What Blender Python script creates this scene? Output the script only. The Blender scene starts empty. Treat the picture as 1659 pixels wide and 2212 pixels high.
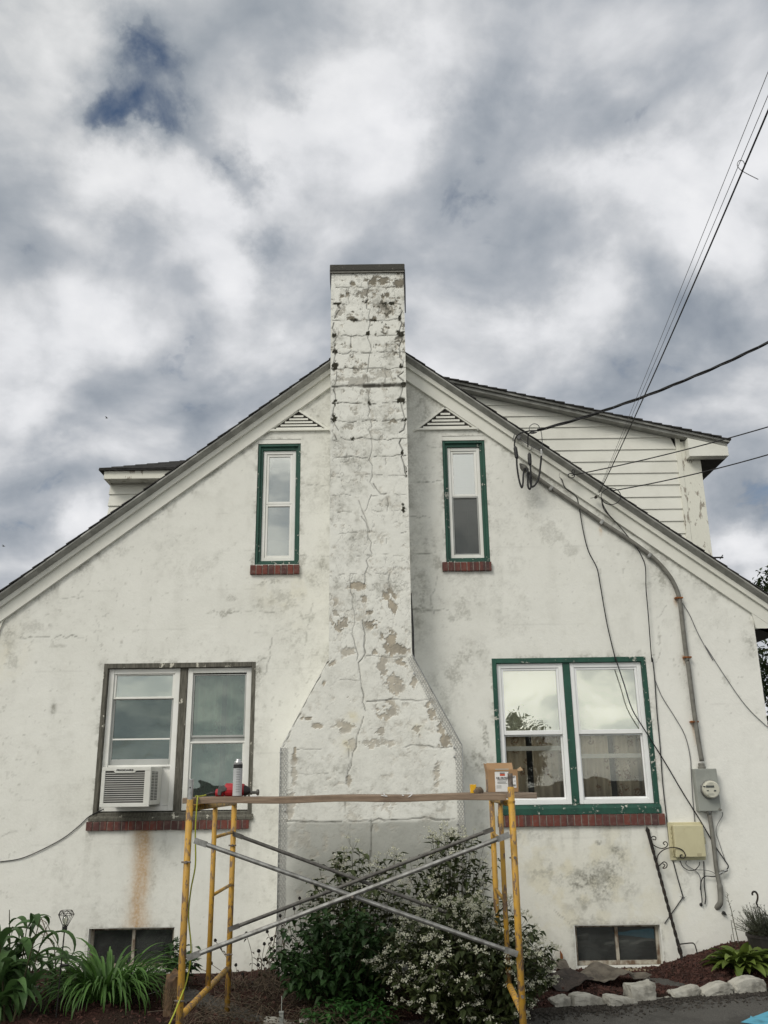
import bpy, bmesh, math, random
import numpy as np
from mathutils import Vector, Matrix, Quaternion

sc = bpy.context.scene
col = sc.collection
R = math.radians
random.seed(7)
rng = np.random.RandomState(11)

# ------------------------------------------------------------------ camera
F, CX, CY = 1900.0, 829.5, 1106.0            # survey of the photograph, in units of a 1659 x 2212 picture
PITCH, ROLL, EYE, YW = math.atan(580 / 1900), 0.0135, 1.6, 8.84   # YW = distance of the gable wall
_f = Vector((0, math.cos(PITCH), math.sin(PITCH)))
_u0 = Vector((0, -math.sin(PITCH), math.cos(PITCH)))
_r0 = Vector((1, 0, 0))
_r = _r0 * math.cos(ROLL) - _u0 * math.sin(ROLL)
_u = _u0 * math.cos(ROLL) + _r0 * math.sin(ROLL)
cam_d = bpy.data.cameras.new('camera')
cam = bpy.data.objects.new('camera', cam_d)
col.objects.link(cam)
cam.matrix_world = Matrix(((_r.x, _u.x, -_f.x, 0), (_r.y, _u.y, -_f.y, 0), (_r.z, _u.z, -_f.z, EYE), (0, 0, 0, 1)))
cam_d.sensor_fit = 'VERTICAL'
cam_d.sensor_height = 24.0
cam_d.lens = 24.0 * F / 2212.0
cam_d.clip_start = 0.05
cam_d.clip_end = 3000
sc.camera = cam

def ray(u, v):
    return _f + _r * ((u - CX) / F) + _u * ((CY - v) / F)
def P(u, v, Y=YW):                      # survey point on the upright plane y = Y
    d = ray(u, v); t = Y / d.y
    return Vector((d.x * t, Y, d.z * t + EYE))
def G(u, v, z=-0.08):                   # survey point on level ground z
    d = ray(u, v); t = (z - EYE) / d.z
    return Vector((d.x * t, d.y * t, z))
# survey sheets (enlarged details) -> picture units
N_ = 1.8228
def z1(x, y): return (x / 1.4436 / N_, (2500 + y / 1.4436) / N_)
def z2(x, y): return ((1000 + x / 1.4436) / N_, (2500 + y / 1.4436) / N_)
def z3(x, y): return ((1924 + x / 1.4436) / N_, (2500 + y / 1.4436) / N_)
def z4(x, y): return (x / 1.2762 / N_, (1350 + y / 1.2762) / N_)
def z5(x, y): return ((1000 + x / 1.382) / N_, (1000 + y / 1.382) / N_)
def z6(x, y): return ((1800 + x / 1.3554) / N_, (1350 + y / 1.3554) / N_)
def zm(x, y): return ((2600 + x / 3.16) / N_, (2950 + y / 3.16) / N_)
def zw(x, y): return ((1980 + x / 3.318) / N_, (1650 + y / 3.318) / N_)
def zb(x, y): return ((1820 + x / 4.1475) / N_, (2950 + y / 4.1475) / N_)
def zd(x, y): return ((730 + x / 4.1475) / N_, (2950 + y / 4.1475) / N_)
def zk(x, y): return ((1950 + x / 2.37) / N_, (3600 + y / 2.37) / N_)
def zh(x, y): return ((2600 + x / 3.8) / N_, (3450 + y / 3.8) / N_)
def zl(x, y): return (x / 2.212 / N_, (3500 + y / 2.212) / N_)
def zs(x, y): return ((700 + x / 2.37) / N_, (3600 + y / 2.37) / N_)

# ------------------------------------------------------------------ world, sun, exposure
sc.view_settings.view_transform = 'Standard'
sc.view_settings.look = 'None'
sc.view_settings.exposure = 0.0
sc.view_settings.gamma = 1.0
SUN_DIR = Vector((-0.50, -0.62, 0.72)).normalized()
SUN_EL = math.asin(SUN_DIR.z)
SUN_AZ = math.atan2(SUN_DIR.x, SUN_DIR.y)

world = bpy.data.worlds.new('World')
sc.world = world
world.use_nodes = True
wn, wl = world.node_tree.nodes, world.node_tree.links
wn.clear()
def W_(t, **k):
    n = wn.new(t)
    for a, b in k.items(): setattr(n, a, b)
    return n
def wmath(op, a, b=None, c=None, clamp=False):
    n = W_('ShaderNodeMath', operation=op, use_clamp=clamp)
    for i, q in enumerate((a, b, c)):
        if q is None: continue
        if isinstance(q, (int, float)): n.inputs[i].default_value = q
        else: wl.new(q, n.inputs[i])
    return n.outputs[0]
def wvec(op, a, b=None, s=None):
    n = W_('ShaderNodeVectorMath', operation=op)
    for i, q in enumerate((a, b)):
        if q is None: continue
        if isinstance(q, (tuple, list, Vector)): n.inputs[i].default_value = tuple(q)
        else: wl.new(q, n.inputs[i])
    if s is not None:
        if isinstance(s, (int, float)): n.inputs['Scale'].default_value = s
        else: wl.new(s, n.inputs['Scale'])
    return n
sky = W_('ShaderNodeTexSky', sky_type='NISHITA')
sky.sun_disc = False
sky.sun_elevation = SUN_EL
sky.sun_rotation = SUN_AZ
bg_blue = W_('ShaderNodeBackground'); bg_blue.inputs[1].default_value = 0.075
wl.new(sky.outputs[0], bg_blue.inputs[0])
tc = W_('ShaderNodeTexCoord')
dirn = tc.outputs['Generated']
sep = W_('ShaderNodeSeparateXYZ'); wl.new(dirn, sep.inputs[0])
# cloud sheet: direction projected on a level layer (flattened towards the horizon)
den = wmath('ADD', wmath('MAXIMUM', sep.outputs[2], 0.0), 0.55)
inv = wmath('DIVIDE', 1.0, den)
lay = wvec('SCALE', dirn, s=inv).outputs[0]
def wnoise(vec, scale, detail, rough, dist=0.0):
    n = W_('ShaderNodeTexNoise')
    n.inputs['Scale'].default_value = scale
    n.inputs['Detail'].default_value = detail
    n.inputs['Roughness'].default_value = rough
    n.inputs['Distortion'].default_value = dist
    wl.new(vec, n.inputs['Vector'])
    return n
nA = wnoise(lay, 2.3, 6.0, 0.50, 0.2)
nB = wnoise(lay, 6.2, 8.0, 0.49, 0.25)
lay2 = wvec('ADD', lay, wvec('SCALE', wvec('NORMALIZE', lay).outputs[0], s=-0.045).outputs[0]).outputs[0]
nC = wnoise(lay2, 6.2, 8.0, 0.49, 0.25)
nD = wnoise(lay, 13.0, 8.0, 0.60, 0.6)
warp = wnoise(dirn, 6.0, 7.0, 0.60)
wv = wvec('SCALE', wvec('SUBTRACT', warp.outputs['Color'], (0.5, 0.5, 0.5)).outputs[0], s=0.16).outputs[0]
dw = wvec('NORMALIZE', wvec('ADD', dirn, wv).outputs[0]).outputs[0]
# (u, v, radius in degrees, weight): lighter and darker masses of the cloud deck, by direction
CLOUDS = [(265, 45, 1.4, -.36), (310, 100, 1.8, -.42), (235, 110, 1.2, -.16), (190, 235, 1.6, -.44), (255, 215, 1.5, -.42), (325, 238, 1.5, -.36), (400, 222, 1.6, -.44), (290, 165, 1.2, .10),
          (470, 285, 1.1, -.26), (515, 320, .9, -.36), (550, 360, 1.0, -.50), (575, 480, 1.2, -.36), (605, 505, 1.0, -.25), (660, 150, 1.3, -.26), (15, 590, 1.5, -.24), (650, 690, 2.4, -.16), (590, 620, 2.0, -.12), (700, 560, 3.0, -.12),
          (110, 90, 3.0, .22), (60, 190, 3.0, .12), (370, 60, 2.0, -.10), (70, 320, 3.2, .02), (310, 300, 2.0, .30), (200, 390, 3.2, .42), (370, 380, 3.0, .34), (120, 450, 3.0, .20), (500, 430, 2.6, .20), (60, 640, 3.0, .26), (150, 620, 2.6, .22), (500, 590, 2.6, .32), (560, 570, 2.0, .20), (310, 500, 3.0, .05), (300, 560, 3.2, -.22),
          (100, 540, 2.2, -.18), (250, 680, 2.6, .20), (230, 760, 2.6, .05), (90, 860, 2.8, .32), (300, 820, 3, -.05), (410, 770, 2.2, -.28), (460, 890, 2.2, -.28), (560, 760, 2.4, .12), (590, 225, 3.0, .28), (640, 320, 3.0, .26), (770, 170, 3.0, .30), (900, 130, 3.0, .34), (880, 240, 3.0, .26), (640, 110, 2.2, -.05), (560, 40, 3.4, -.12), (1100, 100, 3.4, .22), (1350, 60, 3.0, .12), (1000, 30, 3, .05),
          (1000, 310, 3.0, -.16), (1150, 270, 2.8, -.24), (1300, 215, 2.6, -.24), (1480, 180, 2.6, -.20), (1200, 380, 3.0, .02), (1050, 440, 3.2, -.20), (1250, 490, 3.0, -.18), (1430, 470, 2.4, -.12), (1500, 90, 2.6, .12), (1620, 130, 3.0, .10), (1420, 370, 2.8, .30), (1580, 300, 3.0, .26), (1620, 480, 3.2, .06), (1540, 560, 2.6, .20), (1300, 350, 2.2, .16),
          (1310, 600, 2.2, .34), (1140, 725, 2.6, .34), (1280, 740, 2.4, .16), (970, 680, 2.4, .10), (1080, 600, 2.6, -.20), (1180, 640, 2.0, -.14), (1450, 650, 2.6, -.24), (1550, 700, 2.6, -.12), (1350, 830, 2.6, -.28), (1600, 640, 2.4, .20), (1500, 860, 2.5, .10), (1640, 900, 3.5, .06), (1610, 1110, 2.2, -.36), (1560, 1040, 2.0, -.10), (1640, 1225, 1.8, .46),
          (100, 1040, 2.6, -.24), (30, 1090, 2.0, -.16), (180, 1130, 1.7, .36), (190, 1080, 1.5, .10), (30, 960, 2.0, .06), (170, 950, 2.0, -.05), (30, 1200, 2.0, -.06), (950, 480, 3.4, -.04), (760, 330, 3.0, .06), (840, 440, 3.5, .0)]
# cloud masses behind the photographer (they show in the window panes): azimuth from -y, elevation, radius, weight
BACK = [(-7.2, 22.4, 2.2, 2.4), (-7.0, 16.0, 2.6, -.25), (5.5, 21.4, 1.4, -.3), (5.5, 18.6, 1.8, 2.0), (5.5, 14.3, 2.2, -.25), (0, 26, 4, -.2), (-14, 5, 5, -.25), (8, 5, 9, .25)]
acc = None
DIRS = [(ray(u_, v_).normalized(), rd, wt) for (u_, v_, rd, wt) in CLOUDS]
DIRS += [(Vector((math.sin(R(az)) * math.cos(R(el)), -math.cos(R(az)) * math.cos(R(el)), math.sin(R(el)))), rd, wt) for (az, el, rd, wt) in BACK]
for (c_, rd, wt) in DIRS:
    dt = wvec('DOT_PRODUCT', dw, c_).outputs['Value']
    pw = wmath('POWER', wmath('MAXIMUM', dt, 0.0), 2.0 / R(rd) ** 2)
    acc = wmath('MULTIPLY', pw, wt) if acc is None else wmath('MULTIPLY_ADD', pw, wt, acc)
val = wmath('MULTIPLY_ADD', wmath('SUBTRACT', nA.outputs[0], 0.5), 0.55, 0.40)
val = wmath('MULTIPLY_ADD', wmath('SUBTRACT', nB.outputs[0], 0.5), 0.55, val)
nP = wnoise(lay, 3.6, 7.0, 0.50, 0.15)
puff = wmath('ABSOLUTE', wmath('SUBTRACT', nP.outputs[0], 0.5))
val = wmath('MULTIPLY_ADD', puff, 1.7, val)
val = wmath('MULTIPLY_ADD', wmath('SUBTRACT', nD.outputs[0], 0.5), 0.24, val)
emb = wmath('SUBTRACT', nB.outputs[0], nC.outputs[0])
val = wmath('ADD', val, wmath('MULTIPLY', acc, 0.9))
lit = wmath('MULTIPLY_ADD', emb, 1.15, val)
lit = wmath('MULTIPLY_ADD', wmath('SUBTRACT', lit, 0.58), 1.05, 0.56)
ramp = W_('ShaderNodeValToRGB'); wl.new(lit, ramp.inputs[0])
cr = ramp.color_ramp
cr.elements[0].position = 0.0; cr.elements[0].color = (0.262, 0.298, 0.350, 1)
cr.elements[1].position = 1.0; cr.elements[1].color = (0.85, 0.855, 0.875, 1)
for p_, c_ in ((0.22, (0.352, 0.386, 0.432, 1)), (0.42, (0.455, 0.482, 0.522, 1)), (0.60, (0.60, 0.617, 0.645, 1)), (0.80, (0.765, 0.775, 0.80, 1))):
    e_ = cr.elements.new(p_); e_.color = c_
# the deck is brighter on the side of the sun (behind the photographer)
sund = wmath('MAXIMUM', wvec('DOT_PRODUCT', dirn, SUN_DIR).outputs['Value'], 0.0)
back = wmath('MAXIMUM', wmath('MULTIPLY', sep.outputs[1], -1.0), 0.0)
lowb = wmath('POWER', wmath('MAXIMUM', wmath('SUBTRACT', 1.0, wmath('MULTIPLY', wmath('ABSOLUTE', sep.outputs[2]), 3.2)), 0.0), 1.3)
glow = wmath('MULTIPLY_ADD', wmath('POWER', sund, 2.0), 0.9, 1.0)
glow = wmath('MULTIPLY_ADD', wmath('MULTIPLY', back, lowb), 1.3, glow)
wm = W_('ShaderNodeMix', data_type='RGBA', blend_type='MULTIPLY'); wl.new(wmath('MULTIPLY_ADD', sund, 1.0, wmath('MULTIPLY', wmath('MULTIPLY', back, lowb), 1.3), clamp=True), wm.inputs[0]); wl.new(ramp.outputs[0], wm.inputs[6]); wm.inputs[7].default_value = (1.0, .968, .845, 1)
bg_cl = W_('ShaderNodeBackground'); wl.new(wm.outputs[2], bg_cl.inputs[0]); wl.new(glow, bg_cl.inputs[1])
cover = W_('ShaderNodeMapRange'); cover.inputs[1].default_value = -0.06; cover.inputs[2].default_value = 0.24
wl.new(wmath('MULTIPLY_ADD', wmath('SUBTRACT', nD.outputs[0], 0.5), 0.55, val), cover.inputs[0])
mixs = W_('ShaderNodeMixShader'); wl.new(cover.outputs[0], mixs.inputs[0]); wl.new(bg_blue.outputs[0], mixs.inputs[1]); wl.new(bg_cl.outputs[0], mixs.inputs[2])
wo = W_('ShaderNodeOutputWorld'); wl.new(mixs.outputs[0], wo.inputs[0])

sun_d = bpy.data.lights.new('sun', 'SUN')
sun_d.energy = 1.6
sun_d.angle = R(22)
sun_d.color = (1.0, 0.95, 0.86)
sun = bpy.data.objects.new('sun', sun_d); col.objects.link(sun)
sun.rotation_euler = (-SUN_DIR).to_track_quat('-Z', 'Y').to_euler()
sun.location = (-8, -10, 14)

# ------------------------------------------------------------------ helpers
def tag(o, label=None, cat=None, group=None, kind=None):
    if label: o['label'] = label
    if cat: o['category'] = cat
    if group: o['group'] = group
    if kind: o['kind'] = kind
    return o
def empty(name, loc, label=None, cat=None, group=None):
    o = bpy.data.objects.new(name, None); col.objects.link(o)
    o.location = loc; o.empty_display_size = 0.1
    tag(o, label, cat, group)
    return o
def origin_of(o):
    v = Vector((0, 0, 0))
    while o is not None:
        v += o.location; o = o.parent if False else None
    return v
WORLD_LOC = {}
def link(name, me, parent=None):
    o = bpy.data.objects.new(name, me); col.objects.link(o)
    if parent is not None:
        o.parent = parent
        if parent.type == 'EMPTY':
            o.matrix_parent_inverse = Matrix.Translation(-Vector(parent.location))
    return o
class MB:
    def __init__(s): s.v = []; s.f = []; s.m = []; s.cur = 0
    def add(s, vs, fs):
        b = len(s.v); s.v += [tuple(q) for q in vs]
        s.f += [tuple(b + i for i in q) for q in fs]; s.m += [s.cur] * len(fs); return s
    def box(s, x0, x1, y0, y1, z0, z1):
        return s.add([(x0, y0, z0), (x1, y0, z0), (x1, y1, z0), (x0, y1, z0), (x0, y0, z1), (x1, y0, z1), (x1, y1, z1), (x0, y1, z1)],
                     [(0, 3, 2, 1), (4, 5, 6, 7), (0, 1, 5, 4), (1, 2, 6, 5), (2, 3, 7, 6), (3, 0, 4, 7)])
    def obox(s, c, size, rot=None):
        hx, hy, hz = [q / 2 for q in size]; c = Vector(c)
        vs = [Vector(q) for q in ((-hx, -hy, -hz), (hx, -hy, -hz), (hx, hy, -hz), (-hx, hy, -hz), (-hx, -hy, hz), (hx, -hy, hz), (hx, hy, hz), (-hx, hy, hz))]
        if rot is not None: vs = [rot @ q for q in vs]
        return s.add([c + q for q in vs], [(0, 3, 2, 1), (4, 5, 6, 7), (0, 1, 5, 4), (1, 2, 6, 5), (2, 3, 7, 6), (3, 0, 4, 7)])
    def prism(s, poly, y0, y1):            # poly in (x, z), extruded along y
        n = len(poly)
        a = sum(poly[i][0] * poly[(i + 1) % n][1] - poly[(i + 1) % n][0] * poly[i][1] for i in range(n))
        if a < 0: poly = list(reversed(poly))
        vs = [(x, y0, z) for x, z in poly] + [(x, y1, z) for x, z in poly]
        fs = [tuple(range(n)), tuple(range(2 * n - 1, n - 1, -1))]
        fs += [(i, n + i, n + (i + 1) % n, (i + 1) % n) for i in range(n)]
        return s.add(vs, fs)
    def tube(s, pts, r, n=8, caps=True):
        pts = [Vector(p) for p in pts]
        rs = r if isinstance(r, (list, tuple)) else [r] * len(pts)
        T = []
        for i in range(len(pts)):
            t = pts[min(i + 1, len(pts) - 1)] - pts[max(i - 1, 0)]
            T.append(t.normalized() if t.length > 1e-9 else Vector((0, 0, 1)))
        a = Vector((0, 0, 1)) if abs(T[0].z) < 0.9 else Vector((1, 0, 0))
        nrm = T[0].cross(a).normalized(); vs = []
        for i, p in enumerate(pts):
            if i: nrm = (nrm - T[i] * nrm.dot(T[i])).normalized()
            b = T[i].cross(nrm)
            for k in range(n):
                an = 2 * math.pi * k / n
                vs.append(p + (nrm * math.cos(an) + b * math.sin(an)) * rs[i])
        fs = []
        for i in range(len(pts) - 1):
            for k in range(n):
                fs.append((i * n + k, i * n + (k + 1) % n, (i + 1) * n + (k + 1) % n, (i + 1) * n + k))
        if caps:
            fs.append(tuple(reversed(range(n)))); L = (len(pts) - 1) * n
            fs.append(tuple(L + k for k in range(n)))
        return s.add(vs, fs)
    def lathe(s, prof, c, axis=Vector((0, 0, 1)), n=20):     # prof (radius, height)
        axis = Vector(axis).normalized(); c = Vector(c)
        a = Vector((1, 0, 0)) if abs(axis.x) < 0.9 else Vector((0, 0, 1))
        e1 = axis.cross(a).normalized(); e2 = axis.cross(e1)
        vs = []
        for (r_, h_) in prof:
            for k in range(n):
                an = 2 * math.pi * k / n
                vs.append(c + axis * h_ + (e1 * math.cos(an) + e2 * math.sin(an)) * r_)
        fs = []
        for i in range(len(prof) - 1):
            for k in range(n):
                fs.append((i * n + k, i * n + (k + 1) % n, (i + 1) * n + (k + 1) % n, (i + 1) * n + k))
        fs.append(tuple(reversed(range(n)))); L = (len(prof) - 1) * n; fs.append(tuple(L + k for k in range(n)))
        return s.add(vs, fs)
    def build(s, name, mats, parent=None, smooth=False, bevel=0.0, loc=None):
        me = bpy.data.meshes.new(name)
        vs = s.v if loc is None else [tuple(Vector(q) - Vector(loc)) for q in s.v]
        me.from_pydata(vs, [], s.f); 
        if not isinstance(mats, (list, tuple)): mats = [mats]
        for m in mats: me.materials.append(m)
        if len(mats) > 1: me.polygons.foreach_set('material_index', s.m)
        if smooth: me.polygons.foreach_set('use_smooth', [True] * len(me.polygons))
        me.update()
        bm = bmesh.new(); bm.from_mesh(me); bmesh.ops.recalc_face_normals(bm, faces=bm.faces); bm.to_mesh(me); bm.free()
        o = link(name, me, parent)
        if loc is not None: o.location = loc
        if bevel:
            b = o.modifiers.new('bevel', 'BEVEL'); b.width = bevel; b.segments = 2; b.limit_method = 'ANGLE'
        return o
def ring(mb, x0, x1, z0, z1, w, y0, y1, wt=None, wb=None):
    wt = w if wt is None else wt; wb = w if wb is None else wb
    mb.box(x0, x0 + w, y0, y1, z0, z1); mb.box(x1 - w, x1, y0, y1, z0, z1)
    mb.box(x0 + w, x1 - w, y0 + .0015, y1, z1 - wt, z1); mb.box(x0 + w, x1 - w, y0 + .0015, y1, z0, z0 + wb)
def spline(pts, k=8):                      # Catmull-Rom through points
    pts = [Vector(p) for p in pts]
    q = [pts[0] * 2 - pts[1]] + pts + [pts[-1] * 2 - pts[-2]]
    out = []
    for i in range(1, len(q) - 2):
        for j in range(k):
            t = j / k
            out.append(0.5 * ((2 * q[i]) + (q[i + 1] - q[i - 1]) * t + (2 * q[i - 1] - 5 * q[i] + 4 * q[i + 1] - q[i + 2]) * t * t + (3 * q[i] - q[i - 1] - 3 * q[i + 1] + q[i + 2]) * t ** 3))
    out.append(pts[-1]); return out
def text_mesh(txt, size, name, mat, parent, loc, rotx=90, bold=0.0, width=None):
    c = bpy.data.curves.new(name, 'FONT'); c.body = txt; c.size = size; c.align_x = 'CENTER'; c.align_y = 'CENTER'
    c.extrude = 0.0008; c.offset = bold
    t = bpy.data.objects.new(name, c); col.objects.link(t)
    bpy.context.view_layer.update()
    me = bpy.data.meshes.new_from_object(t.evaluated_get(bpy.context.evaluated_depsgraph_get()))
    bpy.data.objects.remove(t); bpy.data.curves.remove(c)
    me.transform(Matrix.Rotation(R(rotx), 4, 'X'))
    if width:
        xs = [v.co.x for v in me.vertices]; k = width / (max(xs) - min(xs)); me.transform(Matrix.Diagonal((k, 1, 1, 1)))
    me.transform(Matrix.Translation(loc))
    me.materials.clear(); me.materials.append(mat)
    return link(name, me, parent)

# ---- material helper
class NT:
    def __init__(s, name):
        s.mat = bpy.data.materials.new(name); s.mat.use_nodes = True
        s.n = s.mat.node_tree.nodes; s.l = s.mat.node_tree.links
        s.b = s.n['Principled BSDF']; s.out = s.n['Material Output']
        s.tc = s.n.new('ShaderNodeTexCoord')
    def node(s, t, **k):
        n = s.n.new(t)
        for a, b in k.items(): setattr(n, a, b)
        return n
    def put(s, sock, v):
        if hasattr(v, 'node'): s.l.new(v, sock)
        elif isinstance(v, (tuple, list)) and len(v) == 3 and sock.type == 'RGBA': sock.default_value = (*v, 1)
        else: sock.default_value = v
    def noise(s, scale, detail=4, rough=.55, vec=None, dist=0, out='Fac'):
        n = s.node('ShaderNodeTexNoise'); s.put(n.inputs['Scale'], scale); s.put(n.inputs['Detail'], detail); s.put(n.inputs['Roughness'], rough); s.put(n.inputs['Distortion'], dist)
        s.l.new(vec if vec is not None else s.tc.outputs['Object'], n.inputs['Vector']); return n.outputs[out]
    def ramp(s, v, lo, hi, a=0., b=1.):
        n = s.node('ShaderNodeMapRange'); n.interpolation_type = 'SMOOTHSTEP'
        s.put(n.inputs[0], v); s.put(n.inputs[1], lo); s.put(n.inputs[2], hi); s.put(n.inputs[3], a); s.put(n.inputs[4], b); return n.outputs[0]
    def math(s, op, a, b=0., c=0., clamp=False):
        n = s.node('ShaderNodeMath', operation=op, use_clamp=clamp)
        s.put(n.inputs[0], a); s.put(n.inputs[1], b); s.put(n.inputs[2], c); return n.outputs[0]
    def mix(s, f, a, b, mode='MIX'):
        n = s.node('ShaderNodeMix', data_type='RGBA', blend_type=mode)
        s.put(n.inputs[0], f); s.put(n.inputs[6], a); s.put(n.inputs[7], b); return n.outputs[2]
    def attr(s, name):
        n = s.node('ShaderNodeAttribute'); n.attribute_name = name; return n.outputs['Fac']
    def mapping(s, scale=(1, 1, 1), rot=(0, 0, 0), loc=(0, 0, 0)):
        n = s.node('ShaderNodeMapping'); n.inputs['Scale'].default_value = scale; n.inputs['Rotation'].default_value = rot; n.inputs['Location'].default_value = loc
        s.l.new(s.tc.outputs['Object'], n.inputs['Vector']); return n.outputs[0]
    def bump(s, h, strength=.3, dist=.01):
        n = s.node('ShaderNodeBump'); n.inputs['Strength'].default_value = strength; n.inputs['Distance'].default_value = dist
        s.put(n.inputs['Height'], h); s.l.new(n.outputs[0], s.b.inputs['Normal'])
    def done(s, colr=None, rough=None, metal=None, spec=None):
        if colr is not None: s.put(s.b.inputs['Base Color'], colr)
        if rough is not None: s.put(s.b.inputs['Roughness'], rough)
        if metal is not None: s.put(s.b.inputs['Metallic'], metal)
        if spec is not None: s.put(s.b.inputs['Specular IOR Level'], spec)
        return s.mat
def simple(name, c1, c2=None, rough=.6, scale=12, lo=.35, hi=.65, bump=.15, bscale=60, metal=0., spec=.4, dist=.004, stretch=(1, 1, 1), detail=5):
    t = NT(name)
    vec = t.mapping(scale=stretch)
    c2 = c2 or tuple(q * .75 for q in c1)
    f = t.ramp(t.noise(scale, detail, .6, vec), lo, hi)
    if bump: t.bump(t.noise(bscale, 4, .6, vec), bump, dist)
    return t.done(t.mix(f, c1, c2), rough, metal, spec)

# stucco: white paint over block; the masks (dirt, peel, rust...) are wear of the wall itself, stored on its vertices
def stucco_mat():
    t = NT('painted_stucco')
    fine = t.noise(45, 5, .6); big = t.noise(1.3, 5, .6); mid = t.noise(9, 6, .65)
    base = t.mix(t.ramp(big, .3, .7), (.785, .785, .742), (.745, .744, .698))
    base = t.mix(t.math('MULTIPLY', t.ramp(mid, .5, .75), .16), base, (.55, .54, .48))
    c = t.mix(t.attr('fresh'), base, (.815, .81, .77))
    c = t.mix(t.attr('tint'), c, (.70, .655, .50))
    c = t.mix(t.attr('bare'), c, (.30, .305, .28))
    g = t.math('MULTIPLY', t.attr('grime'), t.ramp(t.math('MULTIPLY_ADD', mid, .6, t.math('MULTIPLY', fine, .5)), .42, .66, .25, 1.))
    c = t.mix(g, c, (.255, .25, .215))
    pe = t.attr('peel')
    pcol = t.mix(t.ramp(mid, .4, .6), (.45, .40, .32), (.33, .30, .25))
    c = t.mix(pe, c, pcol)
    c = t.mix(t.math('MULTIPLY', t.attr('rust'), t.ramp(fine, .3, .7, .6, 1.)), c, (.46, .26, .09))
    c = t.mix(t.attr('moss'), c, (.030, .029, .018))
    c = t.mix(t.attr('crack'), c, (.055, .052, .043))
    h = t.math('MULTIPLY_ADD', fine, .35, t.math('MULTIPLY', mid, .8))
    h = t.math('SUBTRACT', h, t.math('MULTIPLY', pe, 1.1))
    h = t.math('SUBTRACT', h, t.math('MULTIPLY', t.attr('crack'), .8))
    t.bump(h, .6, .008)
    return t.done(c, .85, 0., .25)
M = {}
M['stucco'] = stucco_mat()
M['trim'] = simple('white_trim_paint', (.765, .763, .705), (.69, .688, .63), .6, 3.0, .35, .7, .08, 30)
M['trim_dirty'] = simple('weathered_trim_paint', (.62, .615, .565), (.36, .345, .30), .7, 9, .50, .68, .2, 30, stretch=(1, 1, 3))
M['peeled'] = simple('peeling_white_paint', (.74, .735, .66), (.33, .30, .255), .8, 9, .56, .62, .35, 40, dist=.01, stretch=(1.6, 1.6, .6), detail=8)
M['vinyl'] = simple('white_vinyl', (.80, .80, .775), (.74, .74, .70), .38, 4, bump=0)
M['vinyl_bright'] = simple('new_white_vinyl', (.84, .85, .855), (.79, .80, .80), .35, 4, bump=0)
M['vinyl_grey'] = simple('grey_screen_frame', (.40, .41, .40), (.33, .34, .33), .45, 4, bump=0)
def green_mat():
    t = NT('green_paint')
    n = t.noise(10, 6, .65, t.mapping((1, 1, .45))); n2 = t.noise(34, 5, .65)
    c = t.mix(t.ramp(n, .35, .7), (.018, .085, .058), (.010, .050, .036))
    c = t.mix(t.ramp(t.math('MULTIPLY', n, n2), .335, .365), c, (.45, .45, .40))
    t.bump(n2, .2, .004)
    return t.done(c, .5, 0, .4)
M['green'] = green_mat()
def oldwood_mat():
    t = NT('weathered_grey_wood')
    n = t.noise(22, 6, .65, t.mapping((1, 1, .25))); n2 = t.noise(9, 5, .6); g = t.noise(70, 4, .6, t.mapping((1, 1, .12)))
    c = t.mix(t.ramp(g, .3, .7), (.075, .072, .060), (.155, .148, .125))
    c = t.mix(t.ramp(t.math('MULTIPLY', n, n2), .335, .365), c, (.55, .53, .46))
    t.bump(t.math('ADD', g, n), .4, .006)
    return t.done(c, .85, 0, .2)
M['oldwood'] = oldwood_mat()
def brick_mat():
    t = NT('sill_brick')
    sep_ = t.node('ShaderNodeSeparateXYZ'); t.l.new(t.tc.outputs['Object'], sep_.inputs[0])
    fl = t.math('FLOOR', t.math('DIVIDE', sep_.outputs[0], .0672))
    wn_ = t.node('ShaderNodeTexWhiteNoise', noise_dimensions='1D'); t.l.new(fl, wn_.inputs['W'])
    c = t.mix(wn_.outputs['Value'], (.175, .055, .042), (.075, .045, .045))
    c = t.mix(t.ramp(t.noise(26, 5, .6), .45, .75), c, (.17, .11, .095))
    t.bump(t.noise(90, 4, .6), .35, .004)
    return t.done(c, .85, 0, .2)
M['brick'] = brick_mat()
M['mortar'] = simple('mortar', (.30, .28, .24), (.20, .18, .16), .9, 20)
M['drip'] = simple('shade_grey_trim', (.36, .36, .338), (.25, .25, .232), .6, 8, .35, .65, .1, 30)  # painted trim, with the shade below the roof overhang put into its grey
M['shingle'] = simple('asphalt_shingle', (.050, .048, .046), (.022, .021, .021), .9, 18, .3, .7, .5, 200, dist=.004)
M['shingle_edge'] = simple('shingle_rake_edge', (.052, .048, .044), (.022, .021, .020), .9, 25, .3, .7, .3, 120)
M['concrete_cap'] = simple('dark_mossy_concrete', (.062, .060, .052), (.20, .19, .165), .9, 20, .60, .72, .5, 60, dist=.01)
M['rustyframe'] = simple('rusty_painted_frame', (.40, .37, .31), (.13, .085, .055), .8, 12, .42, .62, .3, 40, stretch=(1, 1, .6), detail=8)
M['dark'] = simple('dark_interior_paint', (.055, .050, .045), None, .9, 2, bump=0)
M['interior'] = simple('interior_plaster', (.20, .185, .165), None, .9, 2, bump=0)
def curtain_mat():
    t = NT('floral_curtain_cloth')
    v = t.node('ShaderNodeTexVoronoi'); t.put(v.inputs['Scale'], 11.0); t.l.new(t.mapping((1, .0, .8)), v.inputs['Vector'])
    blot = t.math('MULTIPLY', t.ramp(v.outputs['Distance'], .42, .30), t.ramp(t.noise(42, 3, .6), .45, .55))
    c = t.mix(t.ramp(t.noise(2.2, 3), .3, .7), (.80, .70, .55), (.66, .575, .45))
    c = t.mix(t.math('MULTIPLY', blot, .75), c, (.30, .16, .11))
    return t.done(c, .9, 0, .1)
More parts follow.
